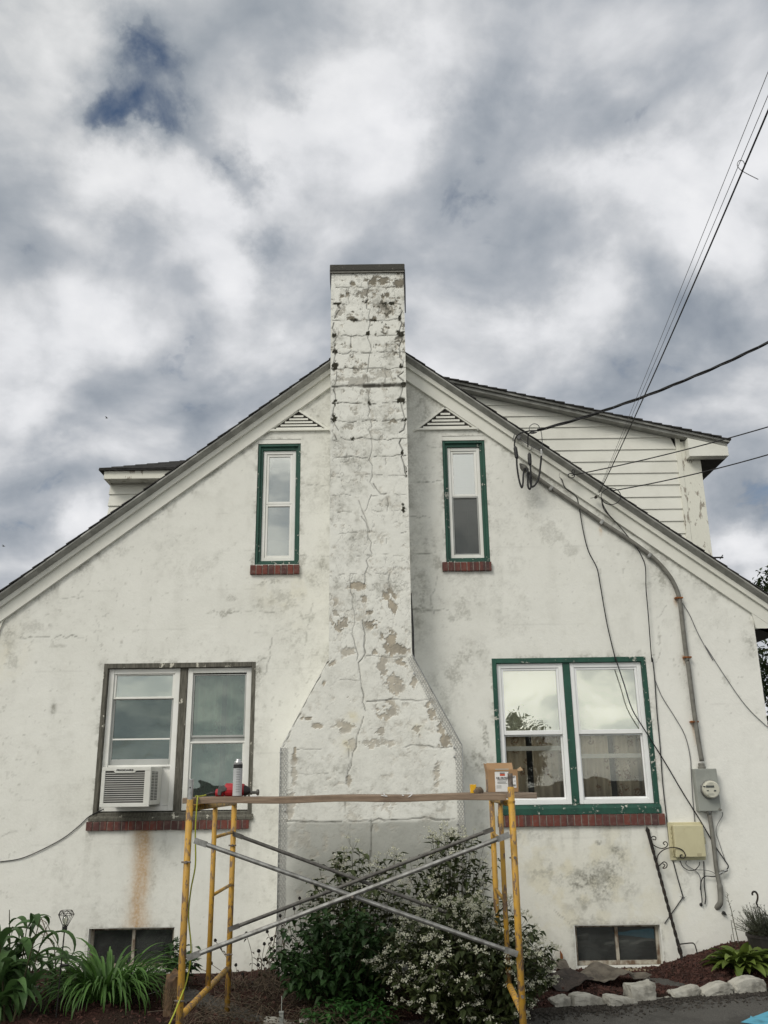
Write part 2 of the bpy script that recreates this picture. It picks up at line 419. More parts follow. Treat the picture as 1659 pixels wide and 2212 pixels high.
M['curtain'] = curtain_mat()
M['shade'] = simple('white_roller_shade', (.84, .83, .70), (.80, .79, .66), .8, 2, bump=0)
def glass_mat(name, refl, tint, dirt=.0):
    t = NT(name)
    gl = t.node('ShaderNodeBsdfGlossy'); gl.inputs['Roughness'].default_value = 0.0; gl.inputs['Color'].default_value = (.95, .98, .97, 1)
    tr = t.node('ShaderNodeBsdfTransparent'); tr.inputs['Color'].default_value = (*tint, 1)
    fr = t.node('ShaderNodeFresnel'); fr.inputs['IOR'].default_value = 1.5
    bp = t.node('ShaderNodeBump'); bp.inputs['Strength'].default_value = .10; bp.inputs['Distance'].default_value = .02
    t.l.new(t.noise(2.6, 2, .4), bp.inputs['Height']); t.l.new(bp.outputs[0], gl.inputs['Normal'])
    fac = t.math('ADD', fr.outputs[0], refl, clamp=True)
    mx = t.node('ShaderNodeMixShader'); t.l.new(fac, mx.inputs[0]); t.l.new(tr.outputs[0], mx.inputs[1]); t.l.new(gl.outputs[0], mx.inputs[2])
    last = mx.outputs[0]
    if dirt:
        df = t.node('ShaderNodeBsdfDiffuse'); df.inputs['Color'].default_value = (.35, .37, .36, 1)
        m2 = t.node('ShaderNodeMixShader'); t.l.new(t.ramp(t.noise(5, 5, .6), .3, .75, dirt * .5, dirt), m2.inputs[0]); t.l.new(last, m2.inputs[1]); t.l.new(df.outputs[0], m2.inputs[2]); last = m2.outputs[0]
    t.l.new(last, t.out.inputs[0])
    return t.mat
M['glass'] = glass_mat('window_glass', .24, (.97, .975, .93))
M['glass_teal'] = glass_mat('teal_window_glass', .085, (.44, .60, .55), .02)
M['glass_screen'] = glass_mat('screened_glass', .015, (.92, .92, .90), .02)
M['glass_dirty'] = glass_mat('dusty_glass', .03, (.35, .37, .38), .16)
M['glass_upper'] = glass_mat('gable_window_glass', .36, (.55, .58, .60), .03)
def yellow_mat():
    t = NT('chipped_yellow_paint')
    n = t.noise(36, 5, .65, t.mapping((1, 1, .35))); n2 = t.noise(11, 3, .5)
    c = t.mix(t.ramp(n2, .3, .7), (.52, .29, .035), (.40, .235, .06))
    worn = t.ramp(t.math('MULTIPLY_ADD', n, .75, t.math('MULTIPLY', n2, .3)), .548, .585)
    c = t.mix(worn, c, t.mix(t.noise(90, 3), (.13, .055, .022), (.22, .17, .12)))
    t.bump(t.math('SUBTRACT', n, worn), .3, .003)
    return t.done(c, .5, 0, .4)
M['yellow'] = yellow_mat()
M['galv'] = simple('galvanised_steel', (.36, .36, .35), (.20, .195, .185), .42, 24, .3, .7, .25, 60, metal=.75, spec=.5)
M['galv_dull'] = simple('dull_galvanised_steel', (.155, .15, .14), (.085, .08, .075), .6, 24, .3, .7, .25, 60, metal=.45)
M['pin'] = simple('steel_pin', (.50, .51, .51), (.36, .36, .35), .35, 30, .3, .7, .1, 60, metal=.8)
M['rusty_pin'] = simple('rusty_steel_pin', (.23, .20, .175), (.10, .075, .06), .7, 25, .3, .7, .3, 60, metal=.3)
def plank_mat(name, a, b):
    t = NT(name)
    g = t.noise(10, 6, .65, t.mapping((.6, 9, 9)), .8); s = t.noise(4.5, 4, .55, t.mapping((.6, 1, 1)))
    c = t.mix(t.ramp(g, .3, .7), a, b); c = t.mix(t.math('MULTIPLY', t.ramp(s, .52, .72), .6), c, (.09, .065, .05))
    t.bump(g, .35, .004)
    return t.done(c, .8, 0, .2)
M['plank'] = plank_mat('brown_scaffold_board', (.30, .225, .165), (.20, .145, .105))
M['plank_grey'] = plank_mat('greyed_scaffold_board', (.29, .235, .185), (.18, .14, .11))
M['cable_black'] = simple('black_cable', (.012, .012, .014), None, .55, 8, bump=0)
M['cable_grey'] = simple('grey_wire', (.16, .16, .165), None, .55, 8, bump=0)
M['cable_white'] = simple('whitish_wire', (.55, .54, .50), None, .55, 8, bump=0)
M['cable_yellow'] = simple('yellow_green_cord', (.40, .42, .045), None, .5, 8, bump=0)
M['conduit'] = simple('grey_painted_conduit', (.195, .19, .17), (.13, .125, .11), .6, 14, .35, .7, .15, 40)
M['rust'] = simple('rusty_iron', (.30, .105, .028), (.13, .05, .02), .85, 40, bump=.3)
M['metergrey'] = simple('meter_grey_paint', (.30, .315, .29), (.255, .265, .245), .5, 6, bump=.05)
M['beige'] = simple('beige_plastic', (.56, .52, .34), (.50, .46, .30), .5, 4, bump=0)
M['black_iron'] = simple('black_wrought_iron', (.020, .017, .015), (.055, .034, .022), .7, 30, .5, .75, .3, 80)
M['black'] = simple('black_plastic', (.013, .013, .014), (.03, .03, .03), .5, 20, bump=.05)
M['red'] = simple('red_tool_plastic', (.42, .022, .032), (.34, .018, .026), .4, 8, bump=0)
M['toolgrey'] = simple('grey_rubber_grip', (.085, .092, .09), None, .7, 20, bump=.1)
M['aluminium'] = simple('can_aluminium', (.62, .62, .62), (.5, .5, .5), .3, 10, bump=0, metal=.8)
M['silver_label'] = simple('silver_grey_label', (.48, .49, .50), (.42, .43, .44), .4, 6, bump=0)
M['ink'] = simple('dark_print', (.03, .03, .032), None, .7, 6, bump=0)
M['ink_grey'] = simple('grey_print', (.22, .22, .22), None, .7, 6, bump=0)
M['ink_red'] = simple('orange_red_print', (.62, .10, .045), None, .7, 6, bump=0)
M['paper'] = simple('white_label_paper', (.74, .735, .74), (.68, .68, .68), .7, 6, bump=0)
M['cardboard'] = simple('brown_cardboard', (.37, .235, .128), (.31, .19, .10), .85, 5, bump=.1)
M['cardboard_in'] = simple('cardboard_inside', (.40, .27, .15), None, .85, 5, bump=.1)
M['tape_yellow'] = simple('yellow_plastic', (.75, .42, .015), None, .45, 6, bump=0)
M['acwhite'] = simple('white_metal_case', (.70, .70, .665), (.62, .62, .58), .45, 5, bump=0)
M['fins'] = simple('grey_coil_fins', (.070, .068, .064), (.085, .083, .078), .6, 6, bump=0)
M['stone'] = simple('grey_cast_stone', (.43, .415, .37), (.20, .19, .165), .9, 9, .40, .72, .6, 40, dist=.012)
M['tarp'] = simple('brown_black_weed_fabric', (.060, .046, .040), (.026, .021, .019), .8, 10, bump=.9, bscale=16, dist=.03)
M['tarp_grey'] = simple('grey_weed_fabric', (.155, .135, .108), (.075, .063, .052), .8, 10, bump=.9, bscale=16, dist=.03)
M['stake'] = simple('cut_log_bark', (.145, .088, .048), (.06, .038, .024), .9, 14, .35, .65, .6, 30, stretch=(1, 1, .4), dist=.012)
M['lantern_glass'] = glass_mat('lantern_bulb_glass', .12, (.9, .9, .85))
M['pot'] = simple('dark_pot_plastic', (.035, .030, .028), None, .6, 10)
def leaf_mat(name, a, b, trans=.25, rough=.5):
    t = NT(name)
    n = t.noise(7, 4, .6); n2 = t.attr('rnd')
    c = t.mix(t.ramp(n, .3, .7), a, b)
    c = t.mix(t.math('MULTIPLY', n2, .45), c, tuple(min(1, q * 2.0) for q in a))
    t.done(c, rough, 0, .35)
    tl = t.node('ShaderNodeBsdfTranslucent'); t.l.new(c, tl.inputs[0])
    mx = t.node('ShaderNodeMixShader'); mx.inputs[0].default_value = trans
    t.l.new(t.b.outputs[0], mx.inputs[1]); t.l.new(tl.outputs[0], mx.inputs[2]); t.l.new(mx.outputs[0], t.out.inputs[0])
    return t.mat
M['leaf_dark'] = leaf_mat('dark_green_leaf', (.030, .066, .018), (.015, .040, .011))
M['leaf_olive'] = leaf_mat('olive_green_leaf', (.052, .066, .022), (.028, .042, .015))
M['leaf_bright'] = leaf_mat('bright_green_leaf', (.032, .095, .018), (.020, .064, .014))
M['leaf_lily'] = leaf_mat('lily_green_blade', (.075, .155, .034), (.042, .10, .022))
M['leaf_broad'] = leaf_mat('broad_green_blade', (.068, .130, .040), (.038, .082, .027))
M['leaf_hosta'] = leaf_mat('hosta_leaf', (.13, .175, .035), (.07, .11, .022))
M['leaf_grey'] = leaf_mat('grey_green_lavender', (.105, .115, .085), (.07, .08, .06))
M['leaf_tree'] = leaf_mat('tree_leaf', (.040, .060, .022), (.024, .038, .015))
M['leaf_brown'] = leaf_mat('dry_brown_leaf', (.045, .034, .018), (.028, .02, .012))
M['petal'] = leaf_mat('white_floret', (.66, .66, .52), (.56, .56, .42), .3, .7)
M['stem'] = simple('green_brown_stem', (.055, .058, .025), (.04, .03, .015), .8, 20)
M['twig'] = simple('dry_twig', (.16, .12, .085), (.08, .06, .045), .9, 20)
M['seedhead'] = simple('black_seedhead', (.012, .010, .009), None, .9, 40)
M['bark'] = simple('tree_bark', (.09, .065, .045), (.045, .034, .026), .95, 10)

# ------------------------------------------------------------------ numpy wear masks
_T = rng.rand(256, 256)
def vnoise(x, y, s=0):
    x = x + s * 17.3; y = y + s * 9.1
    xi = np.floor(x).astype(int); yi = np.floor(y).astype(int); fx = x - xi; fy = y - yi
    fx = fx * fx * (3 - 2 * fx); fy = fy * fy * (3 - 2 * fy)
    a = _T[xi % 256, yi % 256]; b = _T[(xi + 1) % 256, yi % 256]; c = _T[xi % 256, (yi + 1) % 256]; d = _T[(xi + 1) % 256, (yi + 1) % 256]
    return (a * (1 - fx) + b * fx) * (1 - fy) + (c * (1 - fx) + d * fx) * fy
def fbm(x, y, o=5, s=0, g=.55):
    t = 0; am = 1; n = 0
    for i in range(o):
        t = t + vnoise(x * 2 ** i, y * 2 ** i, s + i) * am; n += am; am *= g
    return t / n
def sstep(v, a, b):
    t = np.clip((v - a) / (b - a), 0, 1); return t * t * (3 - 2 * t)
class Wear:
    KEYS = ('grime', 'peel', 'crack', 'rust', 'tint', 'moss', 'bare', 'fresh')
    def __init__(s, X, Z, Y):
        s.X, s.Z, s.Y = X, Z, Y
        for k in s.KEYS: setattr(s, k, np.zeros_like(X))
    def at(s, uv): p = P(uv[0], uv[1], s.Y); return p.x, p.z
    def blob(s, key, uv, ru, rv, amp, freq=9., thr=(.40, .60), seed=0, rel=1.0):
        cx, cz = s.at(uv); rx, rz = ru / 225., rv / 225.
        m = np.exp(-(((s.X - cx) / rx) ** 2 + ((s.Z - cz) / rz) ** 2) * 1.2)
        n = .5 + 1.35 * (fbm(s.X * freq * 1.35, s.Z * freq * 1.35, 6, seed, .64) - .5)
        w = sstep(n + (m - .58) * .50 * rel, thr[0], thr[1]) * np.minimum(1, m * 2.2)
        setattr(s, key, np.maximum(getattr(s, key), w * amp))
    def soft(s, key, uv, ru, rv, amp, freq=3., seed=3):
        cx, cz = s.at(uv); rx, rz = ru / 225., rv / 225.
        m = np.exp(-(((s.X - cx) / rx) ** 2 + ((s.Z - cz) / rz) ** 2) * 1.2)
        n = .12 + .62 * fbm(s.X * freq, s.Z * freq, 5, seed) + .75 * sstep(fbm(s.X * freq * 3.2, s.Z * freq * 3.2, 6, seed + 2, .62), .46, .64)
        setattr(s, key, np.clip(np.maximum(getattr(s, key), m * n * amp), 0, 1))
    def line(s, pts, w=.004, amp=1., jit=.012, key='crack', seed=0, gaps=0.):
        q = np.array([s.at(p) for p in pts]); r2 = np.random.RandomState(seed + 5)
        fine = [q[0]]
        for a, b in zip(q[:-1], q[1:]):
            n = max(2, int(np.linalg.norm(b - a) / .05))
            for i in range(1, n + 1): fine.append(a + (b - a) * i / n + r2.randn(2) * jit * (0 if i == n else 1))
        fine = np.array(fine); A = getattr(s, key)
        for a, b in zip(fine[:-1], fine[1:]):
            if gaps and r2.rand() < gaps: continue
            ww = w * (.5 + r2.rand()); pad = ww * 2.5 + .012
            sel = (s.X > min(a[0], b[0]) - pad) & (s.X < max(a[0], b[0]) + pad) & (s.Z > min(a[1], b[1]) - pad) & (s.Z < max(a[1], b[1]) + pad)
            if not sel.any(): continue
            px, pz = s.X[sel], s.Z[sel]; d = b - a; L = d @ d + 1e-12
            t = np.clip(((px - a[0]) * d[0] + (pz - a[1]) * d[1]) / L, 0, 1)
            dist = np.hypot(px - a[0] - t * d[0], pz - a[1] - t * d[1])
            A[sel] = np.maximum(A[sel], sstep(dist, ww + .0045, ww * .2) * amp * (.55 + .45 * r2.rand()))
    def store(s, me, idx=None):
        for k in s.KEYS:
            a = me.attributes.new(k, 'FLOAT', 'POINT'); a.data.foreach_set('value', np.clip(getattr(s, k), 0, 1).astype(np.float32).ravel())
def grid_mesh(name, X, Y, Z, keep, mat, parent):
    nr, nc = X.shape
    idx = np.arange(nr * nc).reshape(nr, nc)
    q = np.stack([idx[:-1, :-1], idx[:-1, 1:], idx[1:, 1:], idx[1:, :-1]], -1).reshape(-1, 4)
    if keep is not None: q = q[keep.ravel()]
    me = bpy.data.meshes.new(name)
    co = np.stack([X, Y, Z], -1).reshape(-1, 3).astype(np.float32)
    me.vertices.add(len(co)); me.vertices.foreach_set('co', co.ravel())
    me.loops.add(q.size); me.loops.foreach_set('vertex_index', q.ravel().astype(np.int32))
    me.polygons.add(len(q)); me.polygons.foreach_set('loop_start', np.arange(0, q.size, 4, dtype=np.int32))
    me.update(calc_edges=True); me.validate()
    me.materials.append(mat)
    me.polygons.foreach_set('use_smooth', np.ones(len(me.polygons), dtype=bool))
    return link(name, me, parent), me

# ================================================================== THE HOUSE
RX, RZ = -0.107, 6.315                       # ridge
SL = 0.765                                  # roof slope
XL, XR = -3.93, 3.72                        # outer corners
GB = -0.35                                  # below ground
house = empty('house', (RX, YW, 0), 'white painted stucco house with steep gable, central chimney and peeling paint', 'house')

def roofz(x, drop=0.): return RZ - SL * abs(x - RX) - drop

def rect(zf, TL, TR, BL, BR, dy=0.0):
    Y = YW + dy
    a, b, c, d = [P(*zf(*q), Y) for q in (TL, TR, BL, BR)]
    return ((a.x + c.x) / 2, (b.x + d.x) / 2, (c.z + d.z) / 2, (a.z + b.z) / 2)

CHL_, CHR_ = -.545, .250
OPEN = {  # x0, x1, z0, z1
    'lowleft': (-2.815, -1.300, 1.275, 2.750),
    'lowright': (1.055, 2.590, 1.272, 2.752),
    'upleft': (-1.345, -0.885, 3.745, 5.135),
    'upright': (0.635, 1.092, 3.748, 5.145),
    'baseleft': (-2.775, -1.968, -0.03, 0.338),
    'baseright': (1.688, 2.492, -0.06, 0.308),
}
def build_wall():
    st = .0145
    xs = list(np.arange(XL, XR, st)) + [XR]; zs_ = list(np.arange(GB, RZ, st))
    for (a, b, c, d) in OPEN.values():
        for q in (a, b): xs[int(np.argmin(np.abs(np.array(xs) - q)))] = q
        for q in (c, d): zs_[int(np.argmin(np.abs(np.array(zs_) - q)))] = q
    xs = np.array(sorted(set(xs))); zs_ = np.array(sorted(set(zs_)))
    X, Z = np.meshgrid(xs, zs_)
    cxm = (X[:-1, :-1] + X[1:, 1:]) / 2; czm = (Z[:-1, :-1] + Z[1:, 1:]) / 2
    keep = czm < RZ - SL * np.abs(cxm - RX) - .14
    for (a, b, c, d) in OPEN.values(): keep &= ~((cxm > a) & (cxm < b) & (czm > c) & (czm < d))
    w = Wear(X, Z, YW)
    n1 = fbm(X * .8, Z * .8, 5, 1); n2 = fbm(X * 6, Z * 6, 5, 2); n3 = fbm(X * 20, Z * 20, 4, 4)
    w.fresh = sstep(X, 2.2, 2.9) * sstep(Z, 3.6, 2.2) * .9
    n6 = fbm(X * 2.1, Z * 2.1, 6, 61, .6); n7 = fbm(X * 5.5, Z * 1.1, 6, 62, .62); n8 = fbm(X * 34, Z * 34, 4, 63, .6)
    w.grime = sstep(n6, .50, .68) * sstep(n3 * .5 + n2 * .5, .42, .60) * .36 + sstep(n7, .54, .72) * .22 + sstep(n8, .60, .74) * sstep(n6, .40, .60) * .40 + sstep(n2 * .5 + n3 * .5, .58, .70) * .14
    w.grime *= (1 - .55 * w.fresh) * (.34 + .50 * np.exp(-((X + .15) / 1.4) ** 2))
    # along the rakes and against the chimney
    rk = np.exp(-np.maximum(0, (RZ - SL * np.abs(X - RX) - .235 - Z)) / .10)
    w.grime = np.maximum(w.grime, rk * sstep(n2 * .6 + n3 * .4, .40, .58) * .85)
    S = w.soft; B = w.blob
    for uv, ru, rv, a in [((690, 900), 30, 70, .5), ((905, 900), 36, 80, .55), ((905, 1040), 30, 60, .30), ((680, 1060), 30, 70, .25), ((690, 1230), 40, 70, .40),
                          ((905, 1300), 30, 110, .50), ((920, 1180), 40, 60, .35), ((690, 1000), 22, 40, .2), ((640, 1400), 70, 100, .28), ((570, 1300), 60, 40, .35),
                          ((940, 1500), 60, 70, .30), ((1010, 1420), 60, 50, .35), ((1030, 1640), 40, 40, .6), ((1010, 1300), 50, 40, .30),
                          ((1290, 1905), 90, 45, .72), ((1180, 1880), 50, 30, .45), ((1330, 1850), 40, 25, .55), ((1270, 1960), 50, 22, .40), ((1150, 1800), 80, 14, .3),
                          ((1040, 1850), 30, 120, .25), ((1060, 1980), 40, 60, .25), ((20, 1370), 30, 40, .35), ((560, 1450), 18, 34, .65), ((222, 1440), 10, 14, .7),
                          ((560, 1620), 14, 80, .25), ((1420, 1260), 40, 50, .30), ((1330, 1060), 60, 30, .25), ((1480, 1460), 14, 60, .3), ((1620, 1400), 18, 50, .45),
                          ((1160, 1040), 40, 60, .45), ((1540, 1700), 14, 60, .22), ((330, 1900), 14, 40, .3), ((335, 1850), 40, 50, .28), ((205, 1950), 12, 100, .22),
                          ((520, 1880), 20, 80, .18), ((115, 1530), 7, 22, .55), ((1500, 1850), 16, 60, .25), ((1480, 1900), 20, 40, .25)]:
        S('grime', uv, ru, rv, a * 1.5, 5.5, 6)
    for uv, ru, rv, a in [((480, 1325), 34, 12, .75), ((500, 1290), 24, 14, .5), ((545, 1215), 8, 26, .7), ((655, 1215), 9, 26, .6), ((590, 1255), 46, 14, .6),
                          ((620, 1290), 40, 30, .45), ((660, 1330), 26, 16, .5), ((945, 1215), 12, 16, .55), ((1000, 1250), 40, 12, .4), ((990, 1330), 30, 24, .5),
                          ((1190, 1150), 30, 40, .40), ((1160, 1080), 22, 20, .45), ((1230, 1190), 20, 16, .35), ((985, 1450), 26, 30, .55), ((960, 1560), 26, 40, .45),
                          ((1050, 1590), 9, 40, .8), ((1066, 1470), 8, 60, .65), ((1040, 1560), 20, 14, .55), ((1300, 1890), 44, 40, .8), ((1330, 1830), 14, 16, .85), ((1292, 1820), 7, 8, 1.),
                          ((1210, 1900), 40, 18, .5), ((1280, 1940), 44, 12, .6), ((1270, 2010 - 20), 40, 16, .45), ((1150, 1810), 16, 8, .5), ((1100, 1808), 14, 8, .5),
                          ((70, 1350), 40, 16, .35), ((30, 1420), 20, 30, .4), ((250, 1190), 34, 14, .35), ((280, 1100), 24, 12, .35), ((350, 1000), 24, 12, .3), ((1570, 1470), 14, 10, .4), ((1480, 1440), 16, 12, .6),
                          ((1490, 1880), 10, 26, .45), ((1560, 1880), 12, 18, .4), ((1440, 1345), 20, 10, .2), ((1345, 1165), 16, 12, .3), ((1430, 1250), 10, 22, .6), ((130, 1395), 40, 7, .4)]:
        B('grime', uv, ru, rv, a, 12., (.44, .56), 8)
    # general small chips
    w.grime = np.maximum(w.grime, sstep(fbm(X * 26, Z * 26, 4, 21) + .35 * (n1 - .5), .74, .80) * .40)
    # yellow cast of the older paint
    for uv, ru, rv, a in [((1250, 1900), 230, 170, .55), ((1120, 1800), 60, 40, .5), ((620, 1290), 80, 70, .30), ((20, 1400), 40, 80, .35), ((900, 1230), 60, 150, .10), ((1100, 2040), 60, 60, .4)]:
        S('tint', uv, ru, rv, a, 2.2, 12)
    w.fresh = w.fresh * (1 - w.tint)
    # rust streak below the air conditioner
    cx0 = P(*z1(815, 1110)).x; cx1 = P(*z1(782, 1650)).x; zt = P(*z1(815, 1105)).z; zb_ = P(*z1(782, 1660)).z
    t = np.clip((zt - Z) / (zt - zb_), 0, 1); cx = cx0 + (cx1 - cx0) * t + (fbm(Z * 3, Z * 0 + 2, 3, 5) - .5) * .05
    wd = (.070 + .030 * t) * (.75 + .5 * fbm(Z * 5, X * 3, 4, 77))
    st_ = np.exp(-((X - cx) / wd) ** 2) * (Z < zt) * (Z > zb_ - .02) * (1 - .35 * t) * (.55 + .7 * fbm(X * 30, Z * 3.5, 4, 7))
    w.rust = np.maximum(w.rust, np.clip(st_ * 1.1, 0, .78))
    for (zx, zy, L) in [(1112, 130, 40), (1160, 495, 130), (1172, 1365 - 1000, 0)]:
        if not L: continue
        a = P(*z3(zx, zy)); b = P(*z3(zx + L * .18, zy + L))
        t = np.clip((a.z - Z) / (a.z - b.z), 0, 1)
        w.rust = np.maximum(w.rust, np.exp(-((X - a.x - (b.x - a.x) * t) / .018) ** 2) * (Z < a.z + .02) * (Z > b.z) * (1 - t * .7) * .9)
    for uv in (z6(1165, 1375), z6(765, 1000)): S('rust', uv, 4, 14, .6)
    # faint streaks under the sills
    for (x0, x1, zs0, zs1) in [(-2.87, -2.80, 1.18, .45), (-1.36, -1.30, 1.18, .7)]:
        w.grime = np.maximum(w.grime, ((X > x0) & (X < x1) & (Z < zs0)) * sstep(Z, zs1, zs0) * .32 * (.5 + fbm(X * 25, Z * 3, 3, 9)))
    # cracks and block joints showing through
    for (a_, b_, c_, d_) in OPEN.values():
        dx_ = np.maximum(np.maximum(a_ - X, X - b_), 0); dz_ = np.maximum(np.maximum(c_ - Z, Z - d_), 0); ds = np.hypot(dx_, dz_)
        w.grime = np.maximum(w.grime, np.exp(-ds / .035) * sstep(n2 * .5 + n3 * .5, .42, .58) * .75)
        run = (X > a_ - .05) & (X < b_ + .05) & (Z < c_ - .09)
        w.grime = np.maximum(w.grime, run * np.exp(-(c_ - .09 - Z) / .28) * sstep(fbm(X * 16, Z * 1.3, 4, 66), .48, .66) * .45)
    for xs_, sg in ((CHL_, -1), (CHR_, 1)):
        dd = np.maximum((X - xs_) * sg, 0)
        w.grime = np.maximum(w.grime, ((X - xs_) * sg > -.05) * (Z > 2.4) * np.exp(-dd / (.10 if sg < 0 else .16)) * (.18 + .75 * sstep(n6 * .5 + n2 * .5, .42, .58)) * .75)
    Ln = w.line
    Ln([z5(250, 1255), z5(420, 1258)], .003, .5, .008, seed=1); Ln([z5(850, 1245), z5(1020, 1235)], .003, .7, .008, seed=2)
    Ln([z5(850, 1430), z5(960, 1435)], .003, .5, .008, seed=3); Ln([z5(850, 1635), z5(990, 1625)], .003, .7, .01, seed=4); Ln([z5(860, 1935), z5(1060, 1940)], .003, .5, .01, seed=5)
    Ln([z5(250, 1640), z5(415, 1645)], .003, .3, .008, seed=6); Ln([z5(1000, 1740), z5(960, 1900), z5(980, 1960)], .003, .4, .01, seed=7)
    Ln([z5(845, 1055), z5(1000, 1050)], .003, .35, .008, seed=8)
    Ln([z5(0, 2060), z5(120, 2055), z5(300, 2040)], .003, .35, .012, seed=9, gaps=.3); Ln([z5(320, 1900), z5(290, 2050), z5(270, 2200)], .003, .4, .012, seed=10)
    Ln([z4(100, 1480), z4(250, 1478), z4(420, 1480)], .004, .6, .01, seed=11, gaps=.2); Ln([z4(480, 1370), z4(500, 1450), z4(490, 1500)], .003, .25, .01, seed=12)
    Ln([z4(1160, 1360), z4(1310, 1350), z4(1380, 1355)], .003, .45, .01, seed=13); Ln([z4(260, 1290), z4(420, 1275)], .003, .35, .01, seed=14)
    Ln([z3(960, 0), z3(978, 90), z3(950, 160)], .003, .4, .006, seed=15); Ln([z6(1120, 1400), z6(1065, 1470), z6(1085, 1600)], .003, .35, .01, seed=16)
    Ln([z3(370, 1560), z3(460, 1640), z3(480, 1680)], .003, .4, .008, seed=17); Ln([z1(0, 1150), z1(60, 1120), z1(130, 1105)], .004, .5, .01, seed=18, gaps=.25)
    Ln([z1(1500, 230), z1(1540, 120), z1(1545, 20)], .004, .5, .012, seed=19); Ln([z1(1460, 160), z1(1520, 130)], .005, .6, .012, seed=20)
    for k in range(16):                                   # block courses
        zc = .25 + k * .405
        r3 = np.random.RandomState(40 + k)
        for j in range(5):
            xa = r3.uniform(-3.8, 3.2); L_ = r3.uniform(.25, 1.0)
            j_ = .004 * np.sin(X * 9 + k)
            A = np.exp(-((Z - zc - j_) / .006) ** 2) * (X > xa) * (X < xa + L_) * .09 * sstep(fbm(X * 7, Z * 2, 3, k), .35, .6)
            w.crack = np.maximum(w.crack, A)
    YY = np.full_like(X, YW)
    YY += (fbm(X * 2.2, Z * 2.2, 4, 15) - .5) * .010
    o, me = grid_mesh('gable_wall', X, YY, Z, keep, M['stucco'], house)
    w.store(me)
build_wall()
# the rest of the shell
m = MB()
yb = YW + 9.0
for x0, x1 in ((XL, XL + .2), (XR - .2, XR)):
    m.box(x0, x1, YW + .012, yb, GB, roofz(XL if x0 < 0 else XR, .22))
m.prism([(XL + .2, GB), (XR - .2, GB), (XR - .2, roofz(XR, .2)), (RX, RZ - .2), (XL + .2, roofz(XL, .2))], yb - .2, yb)
m.build('side_wall', M['stucco'], house)
m = MB()
m.box(XL + .21, XR - .21, YW + .32, yb - .21, .48, .60); m.box(XL + .21, XR - .21, YW + .32, yb - .21, 2.98, 3.12)
m.box(XL + .21, XR - .21, YW + 3.2, YW + 3.3, .61, 2.97); m.box(XL + .8, XR - .8, YW + 2.6, YW + 2.7, 3.13, 5.0)
m.box(XL + .21, XR - .21, YW + 1.6, YW + 1.7, GB, .47)
m.build('interior_partition', M['interior'], house)

# ---- roof: shingle courses, each a thin wedge, butt ends showing at the rake
YR = YW - .150                                # rake edge
def roof_slope(sign):
    m = MB(); ex = .135
    run = (3.93 + .30) * math.hypot(1, SL)
    c_, s_ = 1 / math.hypot(1, SL), SL / math.hypot(1, SL)
    n = int(run / ex) + 1
    for k in range(n):
        a = k * ex; b = a + ex + .02
        jy = random.uniform(-.008, .008)
        def pt(d, h): return (RX + sign * (d * c_ + h * s_), RZ - d * s_ + h * c_)
        q = [pt(a, .030), pt(a, .036), pt(b, .045), pt(b, .033)]
        vs = [(x, YR + jy, z) for x, z in q] + [(x, yb + .15, z) for x, z in q]
        m.add(vs, [(0, 1, 2, 3), (7, 6, 5, 4), (0, 4, 5, 1), (1, 5, 6, 2), (2, 6, 7, 3), (3, 7, 4, 0)])
    return m
m = roof_slope(-1); m2 = roof_slope(1); m.add(m2.v, m2.f)
d0 = .028
ends = [(XL - .30, 'l'), (XR + .30, 'r')]
m.build('roof', M['shingle'], house)
def slope_board(sign, top, bot, y0, y1, x_in, x_out, mb):     # band between two vertical drops under the roof line
    xi, xo = x_in, x_out
    mb.prism([(xi, roofz(xi, top)), (xo, roofz(xo, top)), (xo, roofz(xo, bot)), (xi, roofz(xi, bot))], y0, y1)
# roof deck under the shingles (seen from the eaves)
m = MB()
for s_, xo in ((-1, XL - .30), (1, XR + .30)):
    slope_board(s_, -.034, .02, YW + .02, yb + .1, RX, xo, m)
m.build('roof_deck', M['trim_dirty'], house)
CHL, CHR = -.545, .250                       # chimney sides
for s_, xi, xo in ((-1, CHL - .004, XL - .30), (1, CHR + .004, XR + .34)):
    m = MB(); slope_board(s_, .062, .233, YW - .034, YW + .012, xi, xo, m)
    rb = m.build('rake_board', M['trim'], house, bevel=.003)
    m = MB(); slope_board(s_, .022, .084, YW - .066, YW - .036, xi, xo, m); m.build('rake_fascia', M['trim'], rb, bevel=.003)
    m = MB()                                 # sloped crown moulding, the shade under the shingles painted in as darker grey
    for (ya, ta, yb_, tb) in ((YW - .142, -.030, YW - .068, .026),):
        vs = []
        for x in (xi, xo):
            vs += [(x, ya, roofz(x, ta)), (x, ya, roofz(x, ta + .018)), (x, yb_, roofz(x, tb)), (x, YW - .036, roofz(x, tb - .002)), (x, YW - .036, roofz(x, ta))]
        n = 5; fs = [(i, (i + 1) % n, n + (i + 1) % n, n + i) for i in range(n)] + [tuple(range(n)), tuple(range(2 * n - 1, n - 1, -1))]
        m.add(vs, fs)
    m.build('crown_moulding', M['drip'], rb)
# eave return at the right corner: boxed end with dark soffit, gutter board
m = MB()
zc = P(1626, 1318).z; zr = P(1632, 1358).z
m.prism([(XR - .015, roofz(XR - .015, .232)), (XR + .42, roofz(XR + .42, .232)), (XR + .42, zr), (XR + .012, zr)], YW - .030, YW + .02)
er = m.build('eave_return', M['trim'], house, bevel=.003)
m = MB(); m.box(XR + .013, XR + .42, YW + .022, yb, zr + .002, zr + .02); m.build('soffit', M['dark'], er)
m = MB()
m.prism([(XL + .06, roofz(XL + .06, .235)), (XL - .30, roofz(XL - .30, .235)), (XL - .30, roofz(XL, .44)), (XL + .0, roofz(XL, .44) + .02)], YW - .02, YW + .02)
m.build('eave_return', M['peeled'], house)

